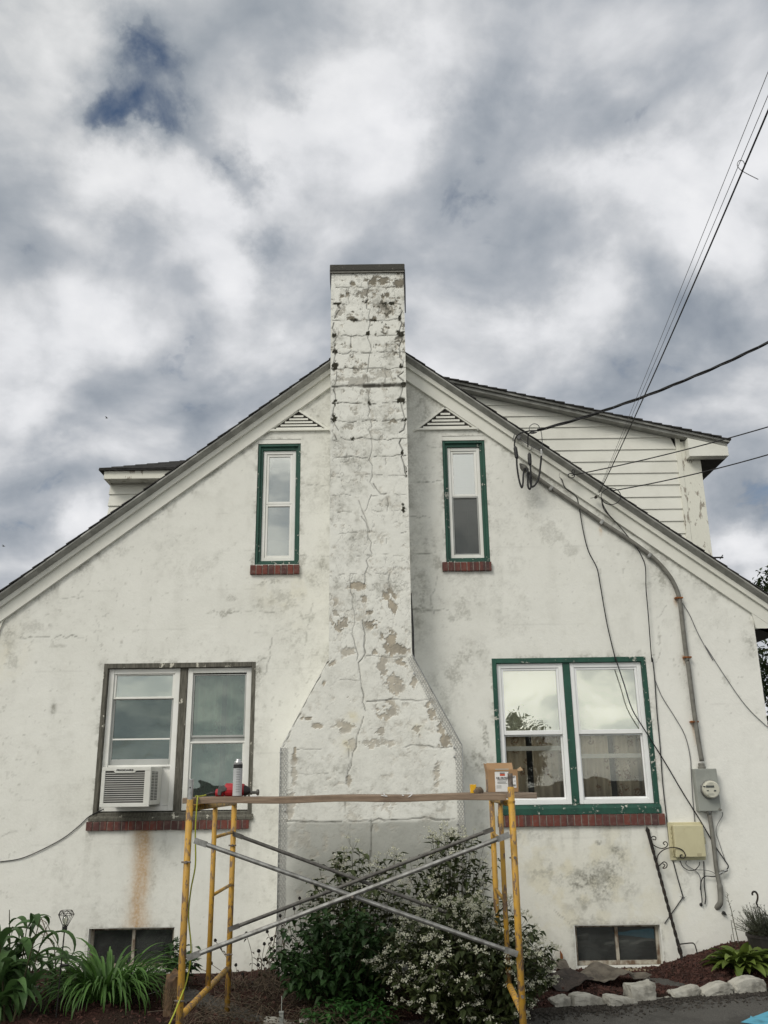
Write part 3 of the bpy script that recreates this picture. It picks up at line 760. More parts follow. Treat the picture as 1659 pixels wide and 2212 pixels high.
# ---- gable vents
def vent(A, Lp, Rp):
    a, l, r = P(*A), P(*Lp), P(*Rp)
    m = MB(); y0 = YW - .010
    zb0 = (l.z + r.z) / 2
    w = .022
    l = Vector((l.x, 0, zb0)); r = Vector((r.x, 0, zb0))
    m.prism([(l.x, zb0), (r.x, zb0), (r.x - .03, zb0 + w), (l.x + .03, zb0 + w)], YW - .03, YW + .02)
    def bar(p, q):
        d = Vector((q.x - p.x, 0, q.z - p.z)); nn = Vector((-d.z, 0, d.x)).normalized() * w
        if (Vector(((l.x + r.x) / 2, 0, zb0 + .05)) - Vector((p.x, 0, p.z))).dot(nn) < 0: nn = -nn
        m.prism([(p.x, p.z), (q.x, q.z), (q.x + nn.x, q.z + nn.z), (p.x + nn.x, p.z + nn.z)], YW - .024, YW + .02)
    bar(l, a); bar(a, r)
    g = m.build('gable_vent', M['trim'], house, bevel=.002)
    H = a.z - zb0; n = 6; st = (H - .045) / n
    for k in range(n):
        z = zb0 + w * .9 + k * st
        f0 = (z + st - zb0) / H; x0 = l.x + (a.x - l.x) * f0 + .030; x1 = r.x + (a.x - r.x) * f0 - .030
        if x1 - x0 < .02: continue
        s = MB(); s.prism([(x0, z), (x1, z), (x1, z + st * .56), (x0, z + st * .56)], YW - .022, YW - .010); s.build('slat', M['trim'], g)
    s = MB(); s.prism([(l.x + .05, zb0 + .02), (r.x - .05, zb0 + .02), (a.x, a.z - .02)], YW - .0045, YW - .0035); s.build('backing', M['dark'], g)
vent(z5(243, 848), z5(70, 962), z5(424, 970))
vent(z5(1038, 832), z5(868, 960), z5(1225, 960))

# ---- windows
def brick_sill(parent, x0, x1, z0, z1, pitch=.0672, proud=.032):
    m = MB(); m.box(x0 + .004, x1 - .004, YW - proud + .007, YW + .05, z0 + .003, z1 - .003); m.cur = 1
    n = max(1, round((x1 - x0) / pitch)); p = (x1 - x0) / n
    for i in range(n):
        j = random.uniform(-.003, .003)
        m.box(x0 + i * p + .0045, x0 + (i + 1) * p - .0045, YW - proud + j, YW + .02, z0 + random.uniform(-.002, .002), z1 + random.uniform(-.003, .001))
    return m.build('brick_sill', [M['mortar'], M['brick']], parent, bevel=.003)
def reveal(mb, op, w, dep):                 # lining of the opening
    x0, x1, z0, z1 = op
    ring(mb, x0 - .001, x1 + .001, z0 - .001, z1 + .001, w, YW - .004, YW + dep)
def pane(parent, r, y, mat):
    m = MB(); m.box(r[0], r[1], y, y + .004, r[2], r[3]); return m.build('pane', mat, parent)
def sash(parent, r, w, y0, y1, mat, wt=None, wb=None, name='sash'):
    m = MB(); ring(m, *r, w, y0, y1, wt, wb); return m.build(name, mat, parent, bevel=.003)

# lower right window (green)
op = OPEN['lowright']
m = MB(); ring(m, *op, .045, YW - .006, YW + .07, .05, .085)
xm0 = P(*z3(430, 300)).x; xm1 = P(*z3(465, 300)).x
xmid = P(*z3(470, 560)).x
m.box(xmid - .034, xmid + .034, YW + .012, YW + .07, op[2] + .085, op[3] - .05)
win = m.build('window', M['green'], house, bevel=.004)
tag(win, 'green trimmed double window with bright white sashes')
m = MB(); m.add([(op[0] - .005, YW - .030, op[2] - .004), (op[1] + .005, YW - .030, op[2] - .004), (op[1] + .005, YW + .03, op[2] + .02), (op[0] - .005, YW + .03, op[2] + .02),
                 (op[0] - .005, YW - .030, op[2] + .055), (op[1] + .005, YW - .030, op[2] + .055), (op[1] + .005, YW - .008, op[2] + .082), (op[0] - .005, YW - .008, op[2] + .082)],
                [(0, 3, 2, 1), (4, 5, 6, 7), (0, 1, 5, 4), (1, 2, 6, 5), (2, 3, 7, 6), (3, 0, 4, 7)])
m.build('sill', M['green'], win, bevel=.004)
brick_sill(win, 1.035, 2.622, 1.166, 1.268)
for x0, x1, barz in ((op[0] + .047, xmid - .036, (P(*z3(260, 656)).z, P(*z3(260, 630)).z)), (xmid + .036, op[1] - .047, (P(*z3(700, 698)).z, P(*z3(700, 673)).z))):
    z0, z1_ = op[2] + .088, op[3] - .052
    zm0, zm1 = P(*z3(300, 566)).z, P(*z3(300, 541)).z
    f = sash(win, (x0, x1, z0, z1_), .042, YW + .022, YW + .070, M['vinyl_bright'], .045, .040, 'frame')
    us = (x0 + .043, x1 - .043, zm0, z1_ - .046)
    sash(win, us, .022, YW + .032, YW + .062, M['vinyl_bright'], .022, zm1 - zm0)
    pane(win, (us[0] + .022, us[1] - .022, zm1, us[3] - .022), YW + .048, M['glass'])
    ls = (x0 + .043, x1 - .043, z0 + .041, zm0 - .002)
    sash(win, ls, .016, YW + .060, YW + .085, M['vinyl_bright'], .012, .022)
    pane(win, (ls[0] + .016, ls[1] - .016, ls[2] + .022, ls[3] - .012), YW + .070, M['glass_screen'])
    k = MB(); k.box(ls[0] + .017, ls[1] - .017, YW + .095, YW + .12, *barz); k.build('meeting_rail', M['vinyl'], win)

# lower left window (bare weathered wood)
op = OPEN['lowleft']
m = MB(); ring(m, *op, .040, YW - .004, YW + .09, .045, .06)
xmid = P(*z1(1030, 560), YW + .05).x
m.box(xmid - .037, xmid + .037, YW + .03, YW + .09, op[2] + .06, op[3] - .045)
win = m.build('window', M['oldwood'], house, bevel=.003)
tag(win, 'double window in bare weathered grey wood casing')
m = MB(); m.add([(op[0] - .03, YW - .024, op[2] - .012), (op[1] + .015, YW - .024, op[2] - .012), (op[1] + .015, YW + .03, op[2]), (op[0] - .03, YW + .03, op[2]),
                 (op[0] - .03, YW - .024, op[2] + .016), (op[1] + .015, YW - .024, op[2] + .016), (op[1] + .015, YW + .03, op[2] + .068), (op[0] - .03, YW + .03, op[2] + .068)],
                [(0, 3, 2, 1), (4, 5, 6, 7), (0, 1, 5, 4), (1, 2, 6, 5), (2, 3, 7, 6), (3, 0, 4, 7)])
m.build('sill', M['oldwood'], win, bevel=.003)
brick_sill(win, -2.862, -1.315, 1.180, 1.262)
zt_ = op[3] - .048; zb0 = op[2] + .075
for side in (0, 1):
    x0, x1 = ((op[0] + .043, xmid - .039), (xmid + .039, op[1] - .043))[side]
    sash(win, (x0, x1, zb0, zt_), .052, YW + .040, YW + .09, M['vinyl'], .05, .045, 'frame')
    i0, i1 = x0 + .053, x1 - .053
    if side == 0:
        zz = [P(*z1(800, y), YW + .06).z for y in (232, 352, 364, 572, 588, 706, 738)]
        sash(win, (i0, i1, zz[2], zz[0] + .025), .022, YW + .055, YW + .085, M['vinyl'], .022, zz[1] - zz[2])
        pane(win, (i0 + .022, i1 - .022, zz[1], zz[0]), YW + .07, M['glass'])
        sash(win, (i0, i1, zz[6], zz[2] - .002), .022, YW + .07, YW + .10, M['vinyl_grey'], .006, zz[5] - zz[6])
        pane(win, (i0 + .022, i1 - .022, zz[4], zz[2] - .008), YW + .08, M['glass_teal'])
        pane(win, (i0 + .022, i1 - .022, zz[5], zz[4] - .014), YW + .08, M['glass_teal'])
        k = MB(); k.box(i0 + .022, i1 - .022, YW + .066, YW + .095, zz[4] - .014, zz[4]); k.build('meeting_rail', M['vinyl'], win)
        k = MB(); k.box(i0, i1, YW + .05, YW + .085, zz[6] - .02, zz[6] - .001); k.build('sash_rail', M['vinyl'], win)
        k = MB(); k.box(i0 + .01, i1, YW + .072, YW + .085, zb0 + .047, zz[6] - .021); k.build('filler_panel', M['vinyl'], win)
    else:
        zz = [P(*z1(1240, y), YW + .06).z for y in (228, 570, 582, 604, 614, 962)]
        sash(win, (i0, i1, zz[2], zz[0] + .008), .016, YW + .055, YW + .085, M['vinyl_grey'], .012, .02)
        pane(win, (i0 + .016, i1 - .016, zz[1], zz[0]), YW + .07, M['glass_teal'])
        k = MB(); k.box(i0, i1, YW + .048, YW + .095, zz[4], zz[3]); k.build('meeting_rail', M['vinyl'], win)
        k = MB(); k.box(i0, i1, YW + .07, YW + .095, zz[3] + .001, zz[2] - .001); k.build('sash_rail', M['vinyl_grey'], win)
        sash(win, (i0, i1, zb0 + .046, zz[4] - .001), .020, YW + .055, YW + .085, M['vinyl'], .006, .02)
        pane(win, (i0 + .02, i1 - .02, zb0 + .066, zz[4] - .008), YW + .07, M['glass_teal'])

# gable windows
for key in ('upleft', 'upright'):
    op = OPEN[key]
    m = MB(); ring(m, op[0] + .001, op[1] - .001, op[2] + .001, op[3] - .055, .052, YW + .035, YW + .11, .058, .050)
    m.box(op[0] + .0, op[0] + .028, YW + .012, YW + .034, op[2], op[3] - .05); m.box(op[1] - .028, op[1], YW + .012, YW + .034, op[2], op[3] - .05)
    m.box(op[0] + .029, op[1] - .029, YW + .014, YW + .034, op[2], op[2] + .028)
    m.box(op[0] + .029, op[1] - .029, YW + .012, YW + .034, op[3] - .078, op[3] - .05)
    win = m.build('window', M['green'], house, bevel=.003)
    tag(win, 'narrow green framed gable window left of the chimney' if key == 'upleft' else 'narrow green framed gable window right of the chimney')
    k = MB(); k.box(op[0] - .002, op[1] + .002, YW + .004, YW + .12, op[3] - .049, op[3] + .002); k.box(op[0] - .012, op[0] - .001, YW + .004, YW + .12, op[2], op[3]); k.box(op[1] + .001, op[1] + .012, YW + .004, YW + .12, op[2], op[3])
    k.build('reveal', M['stucco'], win)
    x0, x1, z0, z1_ = op[0] + .055, op[1] - .055, op[2] + .053, op[3] - .115
    fr = sash(win, (x0, x1, z0, z1_), .034, YW + .055, YW + .105, M['vinyl'], .036, .036, 'frame')
    zmm = P(*z5(140, 1362 if key == 'upleft' else 1335), YW + .07).z
    w_ = .026
    sash(win, (x0 + .035, x1 - .035, zmm + .001, z1_ - .037), w_, YW + .066, YW + .095, M['vinyl'])
    pane(win, (x0 + .035 + w_, x1 - .035 - w_, zmm + .001 + w_, z1_ - .037 - w_), YW + .08, M['glass_upper'])
    lm = M['vinyl'] if key == 'upleft' else M['vinyl_grey']
    lw = .024 if key == 'upleft' else .014
    sash(win, (x0 + .035, x1 - .035, z0 + .037, zmm - .001), lw, YW + .066, YW + .100, lm)
    pane(win, (x0 + .035 + lw, x1 - .035 - lw, z0 + .037 + lw, zmm - .001 - lw), YW + .085, M['glass_upper'] if key == 'upleft' else M['glass_dirty'])
    bs = (-1.388, -.874, 3.640, 3.738) if key == 'upleft' else (.588, 1.102, 3.648, 3.742)
    brick_sill(win, *bs)
# basement windows
for key in ('baseleft', 'baseright'):
    op = OPEN[key]
    m = MB(); ring(m, op[0] + .012, op[1] - .012, op[2] + .02, op[3] - .008, .026, YW + .07, YW + .12, .022, .035)
    xm = (op[0] + op[1]) / 2 + .004
    m.box(xm - .014, xm + .014, YW + .075, YW + .12, op[2] + .055, op[3] - .030)
    win = m.build('basement_window', M['rustyframe'], house, bevel=.002)
    tag(win, 'basement window behind the lily clump' if key == 'baseleft' else 'basement window above the loose weed fabric')
    k = MB(); k.box(op[0] - .002, op[0] + .011, YW + .003, YW + .13, op[2], op[3]); k.box(op[1] - .011, op[1] + .002, YW + .003, YW + .13, op[2], op[3]); k.box(op[0] + .012, op[1] - .012, YW + .003, YW + .13, op[3] - .007, op[3] + .003)
    k.box(op[0] + .012, op[1] - .012, YW + .003, YW + .13, op[2] - .02, op[2] + .018)
    k.build('reveal', M['stucco'], win)
    pane(win, (op[0] + .038, xm - .014, op[2] + .055, op[3] - .030), YW + .095, M['glass_dirty'])
    pane(win, (xm + .014, op[1] - .038, op[2] + .055, op[3] - .030), YW + .095, M['glass_dirty'])

# ---- chimney
YC = 8.45
CZ = 6.93
zA, zB = 2.725, 1.915                        # shoulder
def chw(z):
    t = np.clip((zA - z) / (zA - zB), 0, 1)
    return CHL + (-.985 - CHL) * t, CHR + (.690 - CHR) * t
def build_chimney():
    nz = 780; nx = 150
    zz = np.linspace(GB, CZ, nz); ss = np.linspace(0, 1, nx)
    L_, R_ = chw(zz)
    X = L_[:, None] + (R_ - L_)[:, None] * ss[None, :]; Z = np.repeat(zz[:, None], nx, 1)
    w = Wear(X, Z, YC)
    n2 = fbm(X * 7, Z * 7, 5, 31); n3 = fbm(X * 24, Z * 24, 4, 32); n4 = fbm(X * 3, Z * 3, 4, 33)
    up = sstep(Z, 2.0, 3.6); top = sstep(Z, 4.6, 6.6)
    n9 = fbm(X * 13, Z * 13, 6, 35, .64); n10 = fbm(X * 30, Z * 30, 4, 36, .6)
    w.grime = sstep(n4 * .5 + n2 * .5, .48, .66) * (.12 + .24 * up) + sstep(n3 * .5 + n2 * .5, .54, .66) * (.06 + .20 * up)
    w.peel = sstep(n9 + .10 * (n4 - .5) + .05 * top, .665, .69) * (.40 + .35 * top) * (.35 + .65 * sstep(n10, .35, .55))
    w.peel = np.maximum(w.peel, sstep(n9 + .2 * (n4 - .5) + .02 * top, .605, .63) * .14)
    w.moss = sstep(n9 * .6 + n10 * .4 + .05 * top, .675, .70) * top * .8
    # alligatored paint
    cra = sstep(np.abs(fbm(X * 9, Z * 9, 4, 41) - .5), .016, .003) * sstep(n4, .38, .56) * (.12 + .24 * up)
    w.crack = np.maximum(w.crack, cra)
    cra = sstep(np.abs(fbm(X * 17 + 3, Z * 17, 3, 43) - .5), .03, .006) * sstep(fbm(X * 2, Z * 2, 3, 44), .5, .62) * (.08 + .2 * up)
    w.crack = np.maximum(w.crack, cra)
    Ln, B = w.line, w.blob
    rows = [180, 268, 357, 443, 535, 622, 716, 808, 905, 1008, 1100, 1207, 1310, 1405, 1515, 1640, 1740]
    for i, y in enumerate(rows):
        strong = .9 if i < 11 else .6
        Ln([z5(428, y + 4), z5(560, y + random.uniform(-5, 6)), z5(700, y + random.uniform(-6, 5)), z5(828, y - 2)], .0030 if i < 11 else .0022, strong, .010, seed=50 + i, gaps=.22 if i < 11 else .45)
        if i < 12: w.soft('grime', z5(630, y), 90, 5, .55, 9, 60 + i)
    Ln([z5(428, 722), z5(600, 718), z5(810, 712)], .016, 1., .005, seed=90); Ln([z5(600, 718), z5(822, 712)], .026, 1., .003, seed=91); Ln([z5(600, 718), z5(822, 712)], .022, 1., .003, seed=92, key='moss')
    # verticals
    cen = [(622, 60), (606, 110), (625, 180), (612, 268), (630, 360), (622, 440), (634, 535), (620, 622), (632, 716), (628, 800), (634, 905), (640, 1008), (634, 1100), (645, 1210), (640, 1310), (603, 1400), (620, 1515), (640, 1570), (622, 1700), (600, 1800)]
    Ln([z5(*p) for p in cen], .0028, .75, .014, seed=95, gaps=.06)
    Ln([z5(455, 280), z5(440, 350), z5(446, 440), z5(436, 535), z5(450, 620), z5(440, 716), z5(446, 810), z5(436, 905), z5(450, 1010)], .0042, .95, .016, seed=96, gaps=.15)
    Ln([z5(795, 290), z5(790, 350), z5(800, 440), z5(795, 535), z5(805, 620), z5(808, 716), z5(800, 810), z5(812, 905), z5(800, 1008), z5(810, 1090), z5(828, 1200)], .0055, 1., .018, seed=97, gaps=.08)
    for a, b, c in ((540, 540, 622), (720, 360, 535), (715, 622, 716), (540, 716, 808), (540, 920, 1010), (540, 1100, 1180), (720, 1110, 1160), (725, 1330, 1400), (540, 1540, 1600), (722, 1550, 1640), (520, 268, 180), (680, 268, 357), (530, 443, 535)):
        Ln([z5(a, b), z5(a + random.uniform(-8, 8), (b + c) / 2), z5(a, c)], .0035, .6, .009, seed=98 + a % 13, gaps=.3)
    Ln([z5(650, 1250), z5(690, 1306), z5(720, 1305)], .006, .9, .008, seed=120); Ln([z5(570, 1340), z5(600, 1420), z5(630, 1515)], .003, .6, .008, seed=121)
    Ln([z5(525, 1740), z5(525, 1840), z5(548, 1950), z5(545, 2100), z5(560, 2212)], .0024, .7, .013, seed=122, gaps=.05); Ln([z5(590, 1990), z5(606, 2100), z5(606, 2200)], .0024, .7, .013, seed=123)
    Ln([z5(740, 1740), z5(738, 1810)], .004, .7, .008, seed=124)
    Ln([z2(628, 0), z2(636, 100), z2(600, 200), z2(612, 300), z2(618, 385), z2(634, 430), z2(600, 540), z2(580, 640), z2(555, 740), z2(530, 830)], .0030, .85, .016, seed=125, gaps=.03)
    Ln([z2(540, 650), z2(535, 760), z2(528, 850)], .004, .8, .008, seed=126); Ln([z2(640, 120), z2(760, 130), z2(860, 125)], .004, .6, .008, seed=127)
    Ln([z2(640, 380), z2(780, 365), z2(960, 372), z2(1010, 360)], .004, .75, .008, seed=128); Ln([z2(860, 640), z2(920, 628), z2(1020, 640), z2(1130, 632)], .004, .75, .008, seed=129)
    Ln([z2(240, 655), z2(380, 650)], .004, .6, .008, seed=130); Ln([z2(190, 785), z2(420, 787)], .003, .4, .008, seed=131); Ln([z2(490, 255), z2(600, 260)], .003, .4, .006, seed=132)
    Ln([z2(190, 1060), z2(400, 1066), z2(640, 1055), z2(780, 1052), z2(900, 1045), z2(1140, 1048)], .0045, .9, .006, seed=133, gaps=.05)
    Ln([z2(664, 1050), z2(670, 1150), z2(664, 1260), z2(660, 1300)], .006, .85, .006, seed=134); Ln([z2(545, 1080), z2(545, 1180)], .003, .45, .005, seed=135); Ln([z2(520, 940), z2(515, 1040)], .0035, .6, .008, seed=136)
    Ln([z2(1180, 640), z2(1190, 800), z2(1188, 900)], .004, .5, .004, seed=137)
    Ln([z2(425, 150), z2(340, 300), z2(250, 470), z2(165, 640)], .0035, .85, .006, seed=138, gaps=.1)
    # black rot at the corners and joints of the upper stack
    for uv, ru, rv in [(z5(800, 430), 13, 12), (z5(800, 800), 12, 9), (z5(805, 610), 7, 12), (z5(440, 610), 9, 14), (z5(440, 810), 9, 10), (z5(436, 895), 8, 12), (z5(440, 530), 9, 8), (z5(818, 905), 8, 7), (z5(440, 442), 8, 8),
                       (z5(812, 710), 8, 10), (z5(796, 350), 7, 10), (z5(808, 1080), 5, 12), (z5(828, 1180), 5, 16), (z5(630, 810), 5, 7), (z5(536, 1005), 5, 6), (z5(812, 1380), 5, 18), (z5(620, 430), 6, 9), (z5(545, 360), 10, 5), (z5(655, 360), 10, 5), (z5(735, 270), 22, 5), (z5(460, 270), 14, 5)]:
        B('moss', uv, ru, rv, 1., 26., (.45, .50), 71)
    # chips: dark ones near the top, tan ones lower down
    for uv, ru, rv, a in [(z5(680, 145), 46, 14, .95), (z5(790, 160), 14, 20, .95), (z5(600, 215), 40, 18, .7), (z5(720, 220), 10, 8, 1), (z5(765, 245), 10, 9, 1), (z5(700, 225), 6, 9, 1), (z5(488, 230), 10, 6, 1), (z5(510, 212), 7, 8, 1),
                          (z5(720, 300), 26, 18, .7), (z5(535, 355), 16, 8, 1), (z5(650, 355), 12, 8, 1), (z5(465, 300), 16, 26, .5), (z5(795, 295), 5, 12, 1), (z5(490, 490), 14, 10, .6), (z5(680, 650), 40, 16, .35), (z5(570, 690), 40, 20, .4), (z5(760, 910), 14, 8, .8), (z5(510, 945), 16, 10, .5), (z5(540, 160), 8, 6, 1)]:
        B('peel', uv, ru, rv, a, 16., (.46, .52), 72); B('moss', uv, ru * .9, rv * .9, a * .55, 16., (.46, .52), 72)
    for uv, ru, rv, a in [(z5(735, 1880), 18, 26, 1), (z5(765, 1930), 8, 16, 1), (z5(560, 1805), 22, 12, 1), (z5(600, 1880), 9, 9, .9), (z5(640, 1950), 13, 10, 1), (z5(640, 2010), 18, 14, 1), (z5(470, 2010), 22, 22, .9), (z5(440, 1920), 10, 22, .75),
                          (z5(735, 2085), 20, 16, 1), (z5(780, 2150), 28, 20, 1), (z2(800, 75), 28, 16, 1), (z2(765, 20), 18, 14, 1), (z2(440, 160), 9, 10, .9), (z2(540, 100), 18, 14, .7), (z2(690, 105), 11, 10, .9), (z2(735, 180), 14, 24, .8), (z2(840, 160), 14, 14, .9),
                          (z2(800, 280), 22, 26, .8), (z2(910, 270), 10, 14, .8), (z2(750, 430), 26, 26, .8), (z2(715, 540), 20, 14, .75), (z2(520, 520), 26, 14, .7), (z2(305, 475), 16, 6, 1), (z2(360, 520), 12, 8, .9), (z2(540, 620), 18, 18, .5), (z2(690, 620), 28, 14, .65),
                          (z2(925, 535), 16, 16, .8), (z2(1085, 600), 18, 16, 1), (z2(1005, 435), 14, 24, .9), (z2(1060, 530), 10, 20, .9), (z2(232, 675), 7, 18, 1), (z2(228, 760), 7, 40, .6), (z2(1040, 800), 8, 36, .7), (z2(780, 620), 10, 8, .6),
                          (z2(210, 960), 12, 40, .6), (z2(760, 960), 24, 18, .5), (z2(270, 1150), 26, 16, .3), (z2(540, 830), 7, 14, .8), (z2(395, 280), 6, 6, 1)]:
        B('peel', uv, ru, rv, a, 14., (.47, .53), 73)
    for uv, ru, rv in [(z2(520, 520), 20, 10), (z2(925, 530), 16, 12), (z2(530, 620), 18, 18), (z2(560, 470), 16, 16)]:
        w.soft('tint', uv, ru, rv, .7, 6, 76)
    for uv, ru, rv, a in [(z2(480, 780), 60, 40, .5), (z2(300, 730), 60, 50, .35), (z2(300, 860), 50, 30, .35), (z2(900, 820), 60, 60, .25), (z2(740, 850), 60, 30, .3), (z2(1000, 980), 60, 50, .4), (z2(400, 740), 30, 30, .3), (z2(250, 960), 50, 40, .35), (z2(620, 300), 80, 60, .18)]:
        w.soft('grime', uv, ru, rv, a * 1.1, 7, 77)
    # bare grey parging below the lowest joint
    zc_ = P(*z2(640, 1056), YC).z
    edge = zc_ + .004 * np.sin(X * 23) - Z
    n5 = fbm(X * 1.6, Z * 1.6, 4, 82)
    w.bare = (.66 * sstep(edge, -.02, .03) + .34 * sstep(edge, 0, .5)) * (.95 + .7 * (n5 - .45)) * sstep(X, -1.2, -.70) * (1 - .3 * sstep(X, .45, .70))
    w.bare = np.clip(w.bare, 0, .93)
    YY = np.full_like(X, YC) + (fbm(X * 3, Z * 3, 4, 84) - .5) * .014 + w.peel * .003 + w.crack * .006
    # block courses of the upper stack bulge a little
    o, me = grid_mesh('chimney', X, YY, Z, None, M['stucco'], house)
    w.store(me)
    return o
chim = build_chimney()
m = MB()
zs3 = [GB, zB, zA, CZ]
for side in (0, 1):
    for a, b in zip(zs3[:-1], zs3[1:]):
        xa = float(chw(np.array(a))[side]); xb = float(chw(np.array(b))[side])
        m.add([(xa, YC, a), (xa, YW + (.6 if a >= zA else .02), a), (xb, YW + (.6 if a >= zA else .02), b), (xb, YC, b)], [(0, 1, 2, 3)])
m.box(CHL + .002, CHR - .002, YC + .02, YW + .6, CZ - .06, CZ - .01)
m.add([(CHL, YW + .6, zA), (CHR, YW + .6, zA), (CHR, YW + .6, CZ), (CHL, YW + .6, CZ)], [(0, 1, 2, 3)])
m.build('chimney_side', M['stucco'], chim)
# cap
zc0, zc1 = P(714, 588, YC - .02).z, P(714, 575, YC - .02).z
m = MB(); m.box(CHL - .012, CHR + .012, YC - .028, YW + .63, CZ + .003, CZ + .085)
cap = m.build('chimney_cap', M['concrete_cap'], chim, bevel=.008)
m = MB(); m.box(CHL - .008, CHR + .008, YC - .020, YW + .61, CZ - .014, CZ + .002); m.build('flashing', M['conduit'], chim)
for pts_, rs_ in (([(CHR + .006, YC + .01, CZ + .03), (CHR + .008, YC + .005, CZ - .2), (CHR + .010, YC + .01, CZ - .50)], [.012, .012, .006]),
                  ([(CHL - .004, YC + .005, CZ + .03), (CHL - .005, YC + .005, CZ - .1), (CHL + .002, YC + .005, CZ - .26)], [.012, .008, .003]),
                  ([(CHR + .004, YC + .02, 3.35), (CHR + .012, YC + .01, 3.0), (CHR + .012, YC + .008, 2.80), (CHR + .02, YC + .008, 2.70)], [.006, .013, .013, .006])):
    m = MB(); m.tube(pts_, rs_, 6); m.build('corner_bead', M['black'], chim)
# expanded metal lath along the lower corners
def lath_mat():
    t = NT('expanded_metal_lath')
    sp = t.node('ShaderNodeSeparateXYZ'); t.l.new(t.tc.outputs['Object'], sp.inputs[0])
    k = 2 * math.pi
    a = t.math('MULTIPLY', t.math('ADD', sp.outputs[0], t.math('MULTIPLY', sp.outputs[2], .62)), k / .026)
    b = t.math('MULTIPLY', t.math('SUBTRACT', sp.outputs[0], t.math('MULTIPLY', sp.outputs[2], .62)), k / .026)
    s1 = t.math('COSINE', a); s2 = t.math('COSINE', b)
    wire = t.math('MAXIMUM', t.ramp(s1, .60, .80), t.ramp(s2, .60, .80))
    t.done(t.mix(t.noise(40, 3), (.55, .55, .53), (.30, .295, .28)), .4, .5)
    tr = t.node('ShaderNodeBsdfTransparent'); mx = t.node('ShaderNodeMixShader')
    t.l.new(wire, mx.inputs[0]); t.l.new(tr.outputs[0], mx.inputs[1]); t.l.new(t.b.outputs[0], mx.inputs[2]); t.l.new(mx.outputs[0], t.out.inputs[0])
    return t.mat
M['lath'] = lath_mat()
def lath(pts_out, pts_in):
    m = MB()
    for i in range(len(pts_out) - 1):
        a, b, c, d = pts_out[i], pts_out[i + 1], pts_in[i + 1], pts_in[i]
        m.add([(q[0], YC - .012, q[1]) for q in (a, b, c, d)], [(0, 1, 2, 3)])
        if True: m.add([(a[0], YC - .012, a[1]), (b[0], YC - .012, b[1]), (b[0], YC + .08, b[1]), (a[0], YC + .08, a[1])], [(0, 1, 2, 3)])
    o = m.build('metal_lath', M['lath'], chim)
    m = MB(); m.tube([(q[0], YC - .014, q[1]) for q in pts_out], .0045, 6); m.build('bead_edge', M['pin'], chim)
RW = .690; LW = -.985
lath([(CHR + .004, zA + .02), (RW + .004, zB - .01), (RW + .004, GB)], [(CHR - .055, zA - .01), (RW - .062, zB - .035), (RW - .055, GB)])
lath([(LW - .004, zB - .01), (LW - .004, GB)], [(LW + .062, zB - .01), (LW + .062, GB)])
for uv in (z2(910, 218), z2(1138, 640), z2(1140, 692), z2(176, 1000), z2(1158, 1076), z2(152, 668)):
    p = P(*uv, YC - .016); m = MB(); m.lathe([(.011, 0), (.011, .004), (.005, .005), (.005, .009)], (p.x, YC - .013, p.z), (0, -1, 0), 12); m.build('screw', M['pin'], chim)

# ---- right shed dormer (clapboard cheek seen over the roof)
YD = YW + 1.25
def dP(uv): p = P(*uv, YD); return p.x, p.z
dorm = empty('shed_dormer', (0, 0, 0)); dorm.parent = house; dorm.matrix_parent_inverse = Matrix.Translation(-house.location)
rl, rr = dP(z6(0, 232)), dP(z6(1422, 540))
sl = (rr[1] - rl[1]) / (rr[0] - rl[0])
def dz(x, drop=0): return rl[1] + sl * (x - rl[0]) - drop
xc0 = dP(z6(1165, 560))[0]; xc1 = dP(z6(1330, 900))[0]
xw = dP(z6(1350, 1050))[0]
m = MB()                                   # clapboards
zz = [dP(z6(1190, y))[1] for y in (505, 567, 628, 692, 756, 820, 885, 950, 1018, 1084)]
ex = (zz[0] - zz[-1]) / 9
ztop = dz(rl[0]) ; z = ztop
k = 0
z_ = zz[-1] - ex * 3
while z_ < ztop:
    za, zb2 = z_, z_ + ex
    xa = -1.0 if False else RX + .2; xb = xc0
    # clip right/upper side under the roof rake
    def xlim(zv): return rl[0] + (zv - rl[1]) / sl
    xe0 = min(xb, max(xa, rl[0] + (za + .07 - rl[1]) / sl)); xe1 = min(xb, max(xa, rl[0] + (zb2 + .07 - rl[1]) / sl))
    if xe0 > xa + .05:
        m.add([(xa, YD - .016, za), (xe0, YD - .016, za), (xe1, YD - .002, zb2), (xa, YD - .002, zb2), (xa, YD + .0, za), (xe0, YD, za)],
              [(0, 1, 2, 3), (0, 4, 5, 1)])
    z_ += ex
m.build('clapboard_siding', M['trim'], dorm)
m = MB(); m.box(xc0 - .002, xc0 + .055, YD - .03, YD, 2.4, dz(xc0 + .055, .05)); m.box(xc0 + .057, xc1, YD - .022, YD + .1, 2.4, dz(xc1, .05)); m.build('corner_board', M['peeled'], dorm, bevel=.003)
m = MB(); m.box(xc0 + .06, xc1 - .01, YD + .102, YD + 6, 2.4, dz(xc1, .06)); m.box(RX, xc0, YD + .003, YD + .05, 3.2, 4.2); m.build('dormer_wall', M['trim'], dorm)
